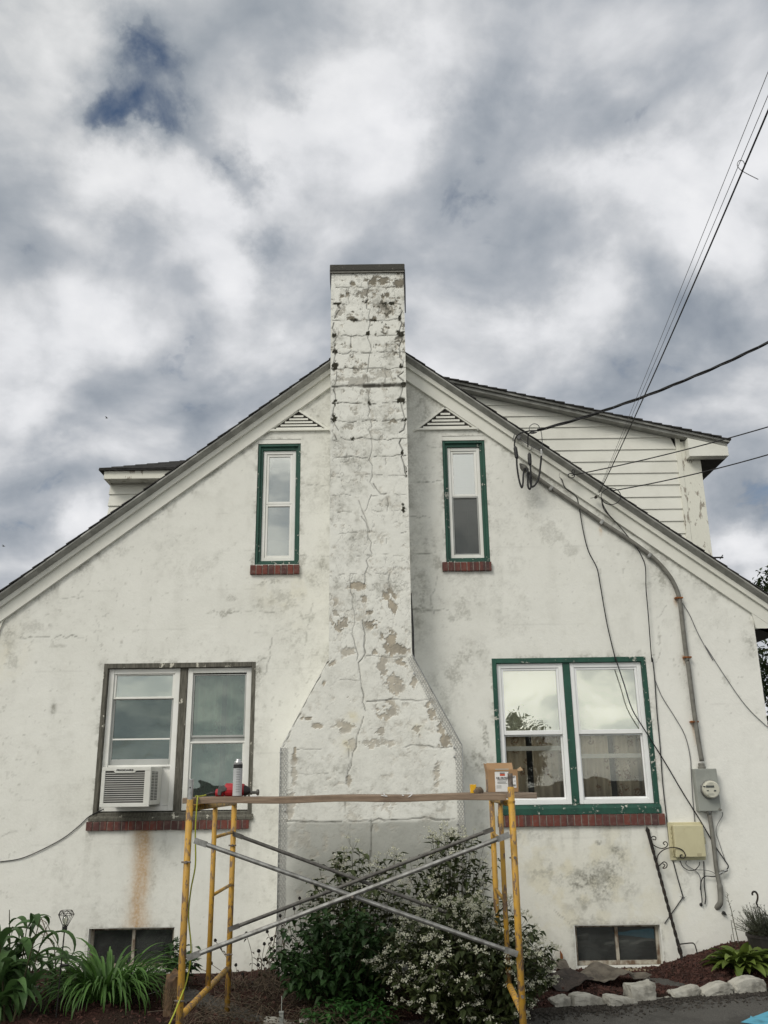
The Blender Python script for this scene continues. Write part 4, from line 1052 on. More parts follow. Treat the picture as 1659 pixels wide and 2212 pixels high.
# boxed eave end
xe = rr[0] - .02
bx0 = dP(z6(1215, 600))[0]; zbx = dP(z6(1300, 628))[1]
m = MB(); m.prism([(bx0, dz(bx0, .10)), (xe, dz(xe, .10)), (xe, zbx), (bx0, zbx)], YD - .16, YD - .032); m.build('eave_return', M['trim'], dorm, bevel=.003)
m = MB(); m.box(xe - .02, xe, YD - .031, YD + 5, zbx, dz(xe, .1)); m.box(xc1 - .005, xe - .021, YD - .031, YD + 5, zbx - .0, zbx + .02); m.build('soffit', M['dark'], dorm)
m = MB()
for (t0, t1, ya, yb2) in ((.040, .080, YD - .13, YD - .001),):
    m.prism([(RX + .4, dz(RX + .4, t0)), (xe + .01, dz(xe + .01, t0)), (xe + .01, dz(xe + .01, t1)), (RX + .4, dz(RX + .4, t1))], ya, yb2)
m.build('rake_board', M['drip'], dorm, bevel=.003)  # board and deck edge: shade under the dormer shingles is in the grey
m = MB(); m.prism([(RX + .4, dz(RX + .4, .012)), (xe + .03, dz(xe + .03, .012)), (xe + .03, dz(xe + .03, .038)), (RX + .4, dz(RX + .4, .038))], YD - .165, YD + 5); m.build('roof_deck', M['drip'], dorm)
m = MB(); L_ = math.hypot(1, sl); n = 34; x0_ = RX + .35; x1_ = rr[0] + .015
for k in range(n):
    xa = x0_ + (x1_ - x0_) * k / n; xb = x0_ + (x1_ - x0_) * (k + 1) / n + .01; j = random.uniform(-.01, .01)
    m.prism([(xa, dz(xa, .011)), (xb, dz(xb, .011)), (xb, dz(xb, -.010)), (xa, dz(xa, .004))], YD - .19 + j, YD + 5)
m.build('dormer_roof', M['shingle'], dorm)

# ---- left dormer (small boxed end with hipped shingles)
YD2 = YW + 1.0
d2 = empty('hipped_dormer', (0, 0, 0)); d2.parent = house; d2.matrix_parent_inverse = Matrix.Translation(-house.location)
def ep(x, y, Y): p = P(*z4(x, y), Y); return p.x, p.z
fx0, fz1 = ep(524, 643, YD2 - .22); _, fz0 = ep(524, 684, YD2 - .22)
sx0, _ = ep(553, 760, YD2)
m = MB(); m.box(fx0, RX - .5, YD2 - .22, YD2 - .19, fz0, fz1); m.box(fx0, fx0 + .03, YD2 - .189, YD2 + 4, fz0, fz1); m.build('fascia', M['peeled'], d2, bevel=.003)
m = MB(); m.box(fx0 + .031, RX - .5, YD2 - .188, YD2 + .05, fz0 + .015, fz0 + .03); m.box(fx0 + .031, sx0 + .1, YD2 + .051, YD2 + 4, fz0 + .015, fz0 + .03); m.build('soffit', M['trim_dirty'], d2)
m = MB(); z_ = ep(600, 822, YD2)[1] - .8; exq = ep(600, 762, YD2)[1] - ep(600, 820, YD2)[1]
z_ = ep(600, 820, YD2)[1] - 3 * exq
while z_ < fz0 + .01:
    m.add([(sx0 - .012, YD2 - .018, z_), (RX - .6, YD2 - .018, z_), (RX - .6, YD2 - .002, z_ + exq), (sx0, YD2 - .002, z_ + exq), (sx0 - .012, YD2, z_), (RX - .6, YD2, z_)], [(0, 1, 2, 3), (0, 4, 5, 1)])
    m.add([(sx0 - .012, YD2 - .018, z_), (sx0 - .012, YD2 + 4, z_), (sx0, YD2 + 4, z_ + exq), (sx0, YD2 - .002, z_ + exq)], [(0, 1, 2, 3)])
    z_ += exq
m.build('clapboard_siding', M['trim'], d2)
m = MB(); nn = 9
rise = .475; inset = 1.0
for k in range(nn):
    t = k / nn; t2 = (k + 1.12) / nn
    za, zb2 = fz1 + .012 + rise * t, fz1 + .012 + rise * t2
    xa, xb = fx0 - .05 + inset * .95 * t, fx0 - .05 + inset * .95 * t2
    ya, yb2 = YD2 - .26 + inset * t, YD2 - .26 + inset * t2
    m.add([(xa, ya, za), (RX, ya, za), (RX, yb2, zb2), (xb, yb2, zb2), (xa, ya, za + .012), (RX, ya, za + .012), (RX, yb2, zb2 + .003), (xb, yb2, zb2 + .003),
           (xa, YD2 + 4, za), (xb, YD2 + 4, zb2), (xa, YD2 + 4, za + .012), (xb, YD2 + 4, zb2 + .003)],
          [(0, 1, 5, 4), (4, 5, 6, 7), (0, 3, 2, 1), (0, 4, 10, 8), (4, 7, 11, 10), (0, 8, 9, 3)])
m.box(fx0 - .055, RX, YD2 - .255, YD2 - .05, fz1 - .004, fz1 + .010)
m.build('dormer_roof', M['shingle'], d2)

# ================================================================== GROUND
def wallz(x):
    return float(np.interp(x, [-6, -3.9, -2.8, -1.9, -.9, .7, 1.6, 2.4, 2.75, 3.05, 3.7, 6], [.02, .02, -.02, -.06, -.02, -.03, -.06, -.05, .05, .13, .19, .2]))
def kerby(x): return 7.18 + .300 * x if x > -1 else 7.18 - .3 + .22 * (x + 1)
def bedz(x, y):
    k = kerby(x); t = min(1, max(0, (y - k) / max(.3, YW - k)))
    bump = .035 * math.sin(x * 3.1 + y * 2) * math.sin(math.pi * t) + .02 * math.sin(x * 9 + y * 7) * math.sin(math.pi * t)
    return -.06 + (wallz(x) + .06) * (t * t * (3 - 2 * t)) + bump
S_ = 400
m = MB(); m.add([(-S_, -S_, -.08), (S_, -S_, -.08), (S_, S_, -.08), (-S_, S_, -.08)], [(0, 1, 2, 3)])
def asphalt_mat():
    t = NT('old_asphalt')
    n = t.noise(140, 4, .7); b = t.noise(3.0, 5, .6); s = t.noise(320, 2, .5)
    c = t.mix(t.ramp(n, .35, .68), (.050, .048, .045), (.115, .108, .098)); c = t.mix(t.ramp(s, .62, .68), c, (.26, .25, .23))
    c = t.mix(t.math('MULTIPLY', t.ramp(b, .45, .65), .6), c, (.032, .030, .027))
    t.bump(n, .6, .01); return t.done(c, .9, 0, .3)
M['asphalt'] = asphalt_mat()
tag(m.build('driveway', M['asphalt']), kind='structure')
def mulch_mat():
    t = NT('red_brown_mulch')
    v = t.node('ShaderNodeTexVoronoi'); t.put(v.inputs['Scale'], 55.0); t.l.new(t.mapping((1, 1, 1)), v.inputs['Vector'])
    c = t.mix(t.noise(70, 4, .6), (.062, .027, .021), (.022, .012, .010)); c = t.mix(t.ramp(t.noise(1.6, 3), .45, .6), c, (.030, .018, .013))
    t.bump(t.math('ADD', v.outputs['Distance'], t.noise(60, 4)), .9, .02); return t.done(c, .95, 0, .15)
M['mulch'] = mulch_mat()
M['chip'] = simple('mulch_chip', (.085, .036, .027), (.032, .016, .013), .95, 14, .3, .7, .2, 80)
M['soil_litter'] = simple('dry_leaf_litter', (.060, .042, .028), (.022, .016, .012), .95, 14, .3, .7, .2, 80)
xs = np.arange(-7.0, 6.01, .045)
vs, fs = [], []
NR = 46
for i, x in enumerate(xs):
    k = kerby(x)
    for j in range(NR + 1):
        y = k - .03 + (YW + (.4 if (x < XL or x > XR) else .0) + .03 - k) * j / NR
        zq = bedz(x, y) + (random.random() - .5) * .018
        if j == 0: zq = -.085
        vs.append((x, y, zq))
for i in range(len(xs) - 1):
    for j in range(NR): fs.append((i * (NR + 1) + j, (i + 1) * (NR + 1) + j, (i + 1) * (NR + 1) + j + 1, i * (NR + 1) + j + 1))
m = MB(); m.add(vs, fs); tag(m.build('mulch_bed', M['mulch'], smooth=True), kind='structure')
# loose chips over the bed
m = MB()
for i in range(9000):
    x = random.uniform(-4.2, 4.0) if i % 2 else random.uniform(1.0, 4.0); y = random.uniform(kerby(x) + .02, YW - .02)
    s = random.uniform(.006, .022); q = Quaternion((random.gauss(0, 1), random.gauss(0, 1), random.gauss(0, 1), random.gauss(0, 1))).normalized().to_matrix()
    m.obox((x, y, bedz(x, y) + .004), (s * random.uniform(1, 2.2), s, s * .45), q)
tag(m.build('mulch_chips', M['chip']), kind='stuff')
# crumbled asphalt edge
m = MB()
for i in range(2600):
    x = random.uniform(-.6, 4.4); y = kerby(x) - abs(random.gauss(.05, .16)) - .06
    s = random.uniform(.004, .016); q = Quaternion((random.gauss(0, 1), random.gauss(0, 1), random.gauss(0, 1), random.gauss(0, 1))).normalized().to_matrix()
    m.obox((x, y, -.078 + s * .2), (s * 1.4, s, s * .7), q)
tag(m.build('loose_gravel', simple('dark_grit', (.075, .068, .06), (.028, .024, .020), .95, 30)), kind='stuff')
def dirt_mat():
    t = NT('dirt_strip'); n = t.noise(60, 5, .65)
    t.bump(n, .7, .01); return t.done(t.mix(t.ramp(n, .3, .7), (.018, .015, .013), (.050, .043, .036)), .95, 0, .2)
vs, fs = [], []
for i in range(80):
    x = -1.2 + i * .08; k = kerby(x); vs += [(x, k + .02, -.070), (x, k - .16 - .05 * math.sin(x * 5) - .05 * random.random(), -.076)]
for i in range(79): fs.append((2 * i, 2 * i + 1, 2 * i + 3, 2 * i + 2))
m = MB(); m.add(vs, fs); tag(m.build('dirt_strip', dirt_mat()), kind='structure')
# blue painted parking line
q = [G(*zh(*p), -.076) for p in ((1200, 2185), (1345, 2115), (1345, 2085), (1385, 2105), (1611, 2020))]
m = MB(); far = [Vector((q[-1].x + .7, q[-1].y + .25, -.076)), Vector((q[-1].x + .9, q[-1].y - .25, -.076)), Vector((q[0].x + .5, q[0].y - .35, -.076))]
m.add(q + far, [tuple(range(len(q) + 3))])
M['bluepaint'] = simple('blue_road_paint', (.10, .36, .50), (.045, .16, .22), .7, 12, .45, .75, .2, 80)
tag(m.build('parking_marking', M['bluepaint']), kind='structure')

# kerb stones
def stone(u0, u1, vt, vb, zf, label, depth=.13, seed=0, zbase=-.08):
    r = random.Random(seed)
    c = G(*zf((u0 + u1) / 2, vb), zbase); Y = c.y
    x0 = P(*zf(u0, vb), Y).x; x1 = P(*zf(u1, vb), Y).x; zt = P(*zf((u0 + u1) / 2, vt + 8), Y + .03).z
    bm = bmesh.new(); bmesh.ops.create_cube(bm, size=1)
    bmesh.ops.subdivide_edges(bm, edges=bm.edges[:], cuts=5, use_grid_fill=True)
    yaw = math.atan(.30)
    for v in bm.verts:
        p = v.co * 2
        lx = math.copysign(abs(p.x) ** .9, p.x)
        k = (abs(p.x) ** 12 + abs(p.y) ** 12 + abs(p.z) ** 12) ** (1 / 12)
        p = p / max(k, .2) * 1.0
        n = Vector((r.uniform(-1, 1), r.uniform(-1, 1), r.uniform(-1, 1))) * .035
        v.co = Vector((p.x + n.x, p.y + n.y, p.z + n.z)) * .5
    H = zt - zbase + .05; W = (x1 - x0) / math.cos(yaw) * .97
    me = bpy.data.meshes.new('kerb_stone')
    bmesh.ops.scale(bm, vec=(W, depth, H), verts=bm.verts); bmesh.ops.smooth_vert(bm, verts=bm.verts, factor=.2, use_axis_x=True, use_axis_y=True, use_axis_z=True)
    for v in bm.verts: v.co += Vector((r.gauss(0, .0022), r.gauss(0, .0022), r.gauss(0, .0022)))
    q5 = Matrix.Rotation(r.uniform(-.07, .07), 3, 'Y')
    for v in bm.verts: v.co = q5 @ v.co; v.co.x += v.co.z * r.choice((-.0, .0)); v.co.z += .02 * math.sin(v.co.x * 14 + seed)
    bm.to_mesh(me); bm.free(); me.materials.append(M['stone'])
    o = link('kerb_stone', me); o.location = ((x0 + x1) / 2, Y + depth / 2 * .9, zt - H / 2); o.rotation_euler = (r.uniform(-.05, .05), r.uniform(-.04, .04), yaw + r.uniform(-.05, .05))
    tag(o, label, 'stone', 'pale stones edging the mulch bed')
stone(530, 705, 790, 872, zk, 'rounded pale edging stone beside the white flowering shrub', seed=1)
stone(708, 1030, 758, 862, zk, 'long low edging stone, second right of the yellow post', seed=2)
stone(1032, 1335, 768, 858, zk, 'flat edging stone left of the upright square block', seed=3)
stone(1340, 1640, 745, 800, zk, 'thin low edging stone at the foot of the upright square block', seed=4, depth=.10)
stone(1240, 1505, 628, 790, zk, 'upright square stone block standing taller than the other edging', seed=5, depth=.16, zbase=-.06)
stone(150, 605, 1672, 1815, zh, 'sloping edging stone right of the upright square block', seed=6)
stone(602, 1108, 1635, 1795, zh, 'whitish edging stone between the sloping stone and the largest end stone', seed=7)
stone(1085, 1611, 1545, 1755, zh, 'largest edging stone at the right end, below the hosta', seed=8)
stone(800, 1090, 990, 1075, zs, 'whitish edging stone half under weeds behind the grey stake', seed=9)
stone(1130, 1420, 985, 1080, zs, 'broken whitish edging stone under the green shrub leaves', seed=10)

# ================================================================== SCAFFOLD
YF, YM, YB = 6.02, 6.80, 7.52
scaf = empty('scaffold', (-.22, 6.77, -.08), 'yellow steel scaffold with silver cross braces standing before the chimney', 'scaffold')
def frame(xf, xb, ztop_f, rung, first):
    xm = xf + (xb - xf) * (YM - YF) / (YB - YF)
    zt = 1.445; zb_ = .235
    m = MB(); m.tube([(xf, YF, zt), (xb, YB, zt)], .0215, 12)
    fr = m.build('end_frame', M['yellow'], scaf, smooth=True)
    def post(x, y, z0, z1): k = MB(); k.tube([(x, y, z0), (x, y, (z0 + z1) / 2), (x, y, z1)], .0215, 14); k.build('post', M['yellow'], fr, smooth=True)
    post(xf, YF, -.08, ztop_f); post(xb, YB, bedz(xb, YB) - .01, 1.475)
    k = MB(); k.tube([(xm, YM, zb_), (xm, YM, zt - .02)], .018, 12); k.build('post', M['yellow'], fr, smooth=True)
    k = MB(); k.tube([(xf, YF, zb_), (xb, YB, zb_)], .0205, 12); k.build('bottom_rail', M['yellow'], fr, smooth=True)
    for z in rung:
        k = MB(); k.tube([(xm, YM, z), (xb, YB, z)], .012, 10); k.build('rung', M['yellow'], fr, smooth=True)
    for z in (1.12, .33):
        for (x, y) in ((xf, YF), (xb, YB)):
            k = MB(); k.tube([(x + .03 * (1 if xf < 0 else -1), y - .03, z), (x - .03, y - .022, z)], .006, 6); k.tube([(x, y - .045, z), (x, y, z)], .009, 8); k.build('brace_stud', M['rusty_pin'], fr)
    return fr
fl = frame(-1.288, -1.247, P(*z1(1100, 935), YF).z, [1.27 - .05, .83], True)
fr_ = frame(.803, .842, P(*zb(760, 615), YF).z, [1.18, .77], False)
pz = P(*z1(1104, 822), YF).z
k = MB(); k.lathe([(.017, 0), (.017, pz - P(*z1(1100, 935), YF).z), (.013, pz - P(*z1(1100, 935), YF).z + .004)], (-1.288, YF, P(*z1(1100, 935), YF).z), n=14)
pin = k.build('coupling_pin', M['pin'], fl, smooth=False)
k = MB(); k.tube([(-1.288, YF - .0178, pz - .05), (-1.288, YF - .010, pz - .05)], .0055, 8); k.build('pin_hole', M['black'], fl)
zt2 = P(*zb(760, 615), YF).z; pz2 = P(*zb(750, 395), YF).z
k = MB(); k.lathe([(.0165, 0), (.0165, pz2 - zt2)], (.803, YF, zt2), n=14); k.build('coupling_pin', M['rusty_pin'], fr_)
k = MB(); k.lathe([(.024, 0), (.024, .012)], (.803, YF, P(*zb(770, 875), YF).z), n=14); k.build('collar', M['yellow'], fr_)
def brace(a, b, y, mat, ax, bx):
    A, Bq = P(*a, y), P(*b, y)
    d = (Bq - A).normalized(); A2 = A + d * .085; B2 = Bq - d * .085
    m = MB(); m.tube([A2, (A2 + B2) / 2, B2], .0142, 12)
    for p, q in ((A2, A), (Bq, B2)):             # flattened ends
        dd = (q - p).normalized(); n = Vector((-dd.z, 0, dd.x)) * .018
        m.add([p + n + Vector((0, -.004, 0)), p - n + Vector((0, -.004, 0)), q - n + Vector((0, -.004, 0)), q + n + Vector((0, -.004, 0)),
               p + n + Vector((0, .004, 0)), p - n + Vector((0, .004, 0)), q - n + Vector((0, .004, 0)), q + n + Vector((0, .004, 0))],
              [(0, 1, 2, 3), (7, 6, 5, 4), (0, 4, 5, 1), (1, 5, 6, 2), (2, 6, 7, 3), (3, 7, 4, 0)])
    m.build('cross_brace', mat, scaf, smooth=False)
brace(z1(1105, 1168), z2(1500, 1815), YF - .045, M['galv'], 0, 0)
brace(z1(1062, 1838), z2(1452, 1135), YF - .085, M['galv'], 0, 0)
brace(z1(1325, 1130), z2(1372, 1680), YB - .04, M['galv_dull'], 0, 0)
brace(z1(1300, 1675), z2(1360, 1103), YB - .075, M['galv_dull'], 0, 0)
c1 = P(*z2(560, 1485), YF - .07); k = MB(); k.tube([(c1.x, c1.y - .035, c1.z), (c1.x, c1.y + .03, c1.z)], .008, 8); k.build('brace_bolt', M['rusty_pin'], scaf)
# planks (a little twisted by age), their tops at eye level
def plank(x0, x1, y0, y1, zb_, t, mat, label, tilt=0.):
    m = MB(); n = 24
    vs, fs = [], []
    for i in range(n + 1):
        x = x0 + (x1 - x0) * i / n; w = .004 * math.sin(i * .7) + tilt * (i / n - .5)
        for (y, z) in ((y0, 0), (y1, 0), (y1, t), (y0, t)):
            vs.append((x, y + .002 * math.sin(i), zb_ + z + w))
    for i in range(n):
        for k in range(4): fs.append((i * 4 + k, i * 4 + (k + 1) % 4, i * 4 + 4 + (k + 1) % 4, i * 4 + 4 + k))
    fs += [(3, 2, 1, 0), tuple(n * 4 + k for k in range(4))]
    m.add(vs, fs)
    return tag(m.build('scaffold_plank', mat, bevel=.004), label, 'plank', 'planks across the scaffold')
ZP = 1.445 + .0225
pl_x0 = P(*z1(1095, 925), YF + .09).x
plank(-1.275, .775, 6.052, 6.30, ZP, .040, M['plank'], 'front brown plank across the scaffold carrying the spray can and drill')
x2a, x2b = P(*z1(1062, 925), 6.45).x, P(*zb(1165, 700), 6.45).x
plank(x2a, x2b, 6.306, 6.55, ZP + .002, .038, M['plank_grey'], 'rear greyed plank sticking out past the right yellow post under the box', .006)
PT = ZP + .041
# paint marks on the plank edge
m = MB()
for pts in (((735, 897), (738, 915), (745, 912), (740, 896)), ((722, 914), (758, 919), (758, 913), (722, 909)), ((840, 912), (852, 916), (853, 911), (841, 907)),
            ((868, 895), (880, 899), (893, 893), (903, 897), (903, 905), (890, 918), (872, 924), (888, 911), (896, 903), (880, 904))):
    q = [P(*z2(*p), 6.0465) for p in pts]; m.add(q, [tuple(range(len(q)))])
pk = [o for o in col.objects if o.name == 'scaffold_plank'][0]
pm = m.build('paint_mark', M['paper'], pk)

# ---- things on the planks
# spray can
c0 = P(*zd(845, 728), 6.14); cx, cy = c0.x, 6.14
h = P(*zd(855, 245), 6.14).z - PT; r_ = (P(*zd(922, 500), 6.14).x - P(*zd(772, 500), 6.14).x) / 2
can = empty('spray_can', (cx, cy, PT + .003), 'silver grey aerosol can with printed label standing behind the drill', 'spray can')
hh = P(*zd(850, 165), 6.14).z - PT
m = MB(); m.lathe([(r_, .004), (r_, h * .99), (r_ * .98, h)], (cx, cy, PT + .003), n=24); m.build('can_body', M['silver_label'], can, smooth=False)
m = MB(); m.lathe([(r_ * .97, h), (r_ * .80, h + .014), (r_ * .55, h + .022), (r_ * .52, hh - .006), (r_ * .45, hh)], (cx, cy, PT + .003), n=24); m.build('can_top', M['aluminium'], can, smooth=True)
m = MB()
for i in range(10):
    zz_ = PT + h * (.15 + .075 * i); a = R(-100 + random.uniform(-3, 3)); n = 6
    for j in range(n):
        a0, a1 = a + R(8) * j, a + R(8) * (j + 1)
        m.add([(cx + (r_ + .0007) * math.cos(q), cy + (r_ + .0007) * math.sin(q), zz_ + dz_) for q, dz_ in ((a0, 0), (a1, 0), (a1, .003), (a0, .003))], [(0, 1, 2, 3)])
m.build('label_print', M['ink_grey'], can)
m = MB(); m.lathe([(r_ * 1.003, h * .86), (r_ * 1.003, h * .985)], (cx, cy, PT + .003), n=24); m.build('label_band', M['black'], can)
# drill
dx = lambda x, y: P(*zd(x, y), 6.16)
drill = empty('power_drill', (dx(700, 728).x, 6.19, PT + .003), 'red and black corded power drill lying on the front plank', 'drill')
def stack_x(name, prof, cz, y, mat, flat=1.0):            # solid of revolution along x: (x, radius)
    m = MB(); m.lathe([(r, x) for x, r in prof], (0, y, cz), (1, 0, 0), 16); m.build(name, mat, drill, smooth=False, bevel=.002)
yd = 6.215; czd = PT + .038
X_ = lambda x: P(*zd(x, 640), yd).x
stack_x('motor_housing', [(X_(640), .030), (X_(665), .044), (X_(745), .044), (X_(930), .040), (X_(965), .038)], czd + .006, yd, M['red'])
stack_x('gear_case', [(X_(965), .037), (X_(990), .034), (X_(1050), .022), (X_(1060), .012)], czd, yd, M['black'])
stack_x('chuck', [(X_(1060), .010), (X_(1160), .0095), (X_(1163), .020), (X_(1200), .020), (X_(1206), .014)], czd - .012, yd, M['galv_dull'])
stack_x('handle', [(X_(495), .016), (X_(505), .026), (X_(560), .026), (X_(640), .030)], czd - .012, yd, M['red'])
m = MB(); m.prism([(X_(545), PT + .012), (X_(600), PT + .008), (X_(610), PT + .030), (X_(690), PT + .040), (X_(692), PT + .058), (X_(640), PT + .075), (X_(565), PT + .072), (X_(550), PT + .045)], yd - .050, yd + .02); m.build('rubber_grip', M['toolgrey'], drill, bevel=.006)
m = MB(); m.tube([(X_(497), yd, PT + .024), (X_(430), yd, PT + .026), (X_(345), yd, PT + .014)], [.011, .009, .006], 8); m.build('strain_relief', M['black'], drill, smooth=True)
# cord from drill over the edge and down the front post
pts = [(X_(345), yd, PT + .014), (X_(285), yd - .05, PT + .007), (X_(225), yd - .10, PT + .006), (-1.25, 6.08, PT + .008), (-1.243, 6.030, PT - .02), (-1.246, 6.03, 1.30), (-1.24, 6.05, 1.10),
       tuple(P(*z1(1085, 1450), 6.06)), tuple(P(*z1(1072, 1600), 6.06)), tuple(P(*z1(1086, 1790), 6.06)), tuple(P(*z1(1062, 1960), 6.05)), tuple(P(*z1(1000, 2130), 5.9)), tuple(P(*z1(940, 2260), 5.7))]
m = MB(); m.tube(spline(pts, 8), .0048, 8); tag(m.build('extension_cord', M['cable_yellow'], smooth=True), 'yellow green extension cord hanging down the left front scaffold post', 'cord')
# cardboard box
yb0, yb1 = 6.31, 6.50
bx = lambda x, y: P(*zb(x, y), yb0)
x0, x1 = bx(438, 640).x, bx(918, 640).x; z0, z1_ = PT + .006, bx(500, 335).z
box = empty('cardboard_box', ((x0 + x1) / 2, (yb0 + yb1) / 2, z0), 'open brown cardboard box with white label on the scaffold planks', 'box')
t = .004
m = MB(); m.box(x0, x1, yb0, yb0 + t, z0, z1_); m.box(x0, x1, yb1 - t, yb1, z0, z1_); m.box(x0, x0 + t, yb0 + t, yb1 - t, z0, z1_); m.box(x1 - t, x1, yb0 + t, yb1 - t, z0, z1_); m.box(x0 + t, x1 - t, yb0 + t, yb1 - t, z0, z0 + t)
m.build('carton', M['cardboard'], box)
zt_ = bx(500, 250).z
def flap(a, b, c, d, name='flap', mat=None):
    m = MB(); n = (Vector(b) - Vector(a)).cross(Vector(d) - Vector(a)).normalized() * .003
    v8 = [Vector(q) for q in (a, b, c, d)] + [Vector(q) + n for q in (a, b, c, d)]
    m.add(v8, [(0, 1, 2, 3), (7, 6, 5, 4), (0, 4, 5, 1), (1, 5, 6, 2), (2, 6, 7, 3), (3, 7, 4, 0)]); m.build(name, mat or M['cardboard'], box)
flap((x0 + .004, yb1 - .002, z1_ - .002), (x1 - .004, yb1 - .002, z1_ - .002), (x1 - .006, yb1 + .03, zt_ + .012), (x0 + .012, yb1 + .025, zt_ + .012))
flap((x0 + .0, yb0 + .01, z1_ - .03), (x0, yb1 - .01, z1_ - .03), (x0 - .012, yb1 - .01, zt_ + .012), (x0 - .006, yb0 + .06, zt_ + .004))
flap((x1, yb0 + .01, z1_ - .012), (x1, yb1 - .03, z1_ - .012), (x1 + .040, yb1 - .06, z1_ + .020), (x1 + .046, yb0 + .05, z1_ - .004), mat=M['cardboard_in'])
flap((bx(540, 360).x, yb0 - .001, bx(600, 372).z), (bx(770, 360).x, yb0 - .001, bx(600, 372).z), (bx(765, 330).x, yb0 + .03, bx(600, 325).z), (bx(548, 330).x, yb0 + .03, bx(600, 325).z), 'label_fold', M['metergrey'])
lx0, lx1, lz0, lz1 = bx(542, 640).x, bx(765, 640).x, z0 + .002, bx(600, 372).z
yl = yb0 - .0015
m = MB(); m.box(lx0, lx1, yl, yb0 - .0002, lz0, lz1); m.box(bx(785, 600).x, bx(885, 600).x, yl, yb0 - .0002, bx(800, 628).z, bx(800, 435).z); m.build('paper_label', M['paper'], box)
m = MB(); ys = yl - .0008
m.box(bx(612, 400).x, bx(694, 400).x, ys, yl, bx(600, 403).z, bx(600, 381).z); m.cur = 1
m.box(bx(614, 400).x, bx(694, 400).x, ys, yl, bx(600, 436).z, bx(600, 405).z); m.build('brand_block', [M['ink_grey'], M['ink_red']], box)
fw = (lx1 - lx0) * .90
text_mesh('FUEL / PIN PACK', .018, 'label_text', M['ink'], box, ((lx0 + lx1) / 2 + .004, yl - .0006, bx(600, 472).z), bold=.0004, width=fw)
m = MB()
for y_, a, b in ((492, 572, 740), (506, 572, 735), (530, 575, 720), (545, 575, 715), (560, 575, 735)):
    m.box(bx(a, y_).x, bx(b, y_).x, ys, yl, bx(600, y_ + 4).z, bx(600, y_ - 3).z)
for y_, a, b in ((445, 800, 862), (456, 800, 870), (468, 800, 850), (520, 842, 874), (580, 828, 874), (592, 828, 874), (602, 828, 874)):
    m.box(bx(a, y_).x, bx(b, y_).x, ys, yl, bx(800, y_ + 5).z, bx(800, y_ - 4).z)
m.cur = 1
for y_ in (592, 606, 620, 634): m.box(bx(560, y_).x, bx(640, y_).x, ys, yl, bx(600, y_ + 4).z, bx(600, y_ - 2).z)
m.build('small_print', [M['ink_grey'], M['vinyl_grey']], box)
# yellow block, cloth and a dark post-like can behind the box
a = P(*zb(130, 672), 6.20); b = P(*zb(218, 572), 6.20)
m = MB(); m.prism([(a.x, PT + .003), (b.x - .012, PT + .003), (b.x, PT + .02), (b.x, b.z), (b.x - .008, b.z - .003), (a.x + .004, b.z), (a.x, b.z - .002)], 6.16, 6.22)
tag(m.build('yellow_tape_case', M['tape_yellow'], bevel=.003), 'small bright yellow plastic case on the plank left of the cardboard box', 'case')
a = P(*zb(175, 665), 6.18); b = P(*zb(325, 630), 6.18)
bm = bmesh.new(); bmesh.ops.create_icosphere(bm, subdivisions=3, radius=1)
for v in bm.verts:
    n = .12 * math.sin(v.co.x * 7 + v.co.z * 5) + .1 * math.sin(v.co.y * 9); v.co *= (1 + n)
    v.co.x *= (b.x - a.x) / 2; v.co.y *= .03; v.co.z = max(-.1, v.co.z) * (b.z - PT)
me = bpy.data.meshes.new('rag'); bm.to_mesh(me); bm.free(); me.materials.append(M['twig']); me.polygons.foreach_set('use_smooth', [True] * len(me.polygons))
o = link('rag', me); o.location = ((a.x + b.x) / 2, 6.12, PT + .006); tag(o, 'crumpled brown rag on the plank beside the yellow case', 'rag')
a = P(*zb(398, 650), 6.4); b = P(*zb(445, 508), 6.4)
m = MB(); m.lathe([((b.x - a.x) / 2, 0), ((b.x - a.x) / 2, b.z - PT), ((b.x - a.x) / 2 * .8, b.z - PT + .002)], ((a.x + b.x) / 2, 6.40, PT + .004), n=14); m.lathe([((b.x - a.x) / 2 + .006, 0), ((b.x - a.x) / 2 + .006, .012)], ((a.x + b.x) / 2, 6.40, PT + .004), n=14)
tag(m.build('pipe_stub', M['rusty_pin']), 'short rusty pipe stub standing left of the cardboard box', 'pipe')
a = P(*zd(1065, 720), 6.10); m = MB(); m.obox((a.x + .02, 6.10, PT + .006), (.045, .02, .012), Matrix.Rotation(.2, 3, 'Z')); tag(m.build('paper_scrap', M['paper'], bevel=.003), 'small white scrap on the plank below the drill chuck', 'scrap')

# ================================================================== AIR CONDITIONER
YA = 8.46
ac = [P(*z1(x, y), YA) for x, y in ((583, 752), (858, 752), (563, 977), (846, 979))]
ax0, ax1 = (ac[0].x + ac[2].x) / 2, (ac[1].x + ac[3].x) / 2; az0, az1 = (ac[2].z + ac[3].z) / 2, (ac[0].z + ac[1].z) / 2
acu = empty('air_conditioner', ((ax0 + ax1) / 2, YA + .2, az0), 'white window air conditioner sitting in the lower left window', 'air conditioner')
m = MB(); m.box(ax0 + .004, ax1 - .004, YA + .02, YW + .06, az0 + .012, az1); m.build('case', M['acwhite'], acu, bevel=.006)
m = MB(); wv_ = .032
m.box(ax0, ax0 + wv_, YA, YA + .018, az0 + .035, az1 - .032); m.box(ax1 - .055, ax1, YA, YA + .018, az0 + .035, az1 - .032); m.box(ax0, ax1, YA, YA + .018, az1 - .0315, az1); m.box(ax0, ax1, YA - .004, YA + .019, az0, az0 + .0345)
cxb = ax0 + (ax1 - ax0) * .47
m.prism([(cxb - .105, az1 - .0325), (cxb + .105, az1 - .0325), (cxb + .088, az1 - .050), (cxb - .088, az1 - .050)], YA - .002, YA + .017)
grille = m.build('bezel', M['acwhite'], acu, bevel=.003)
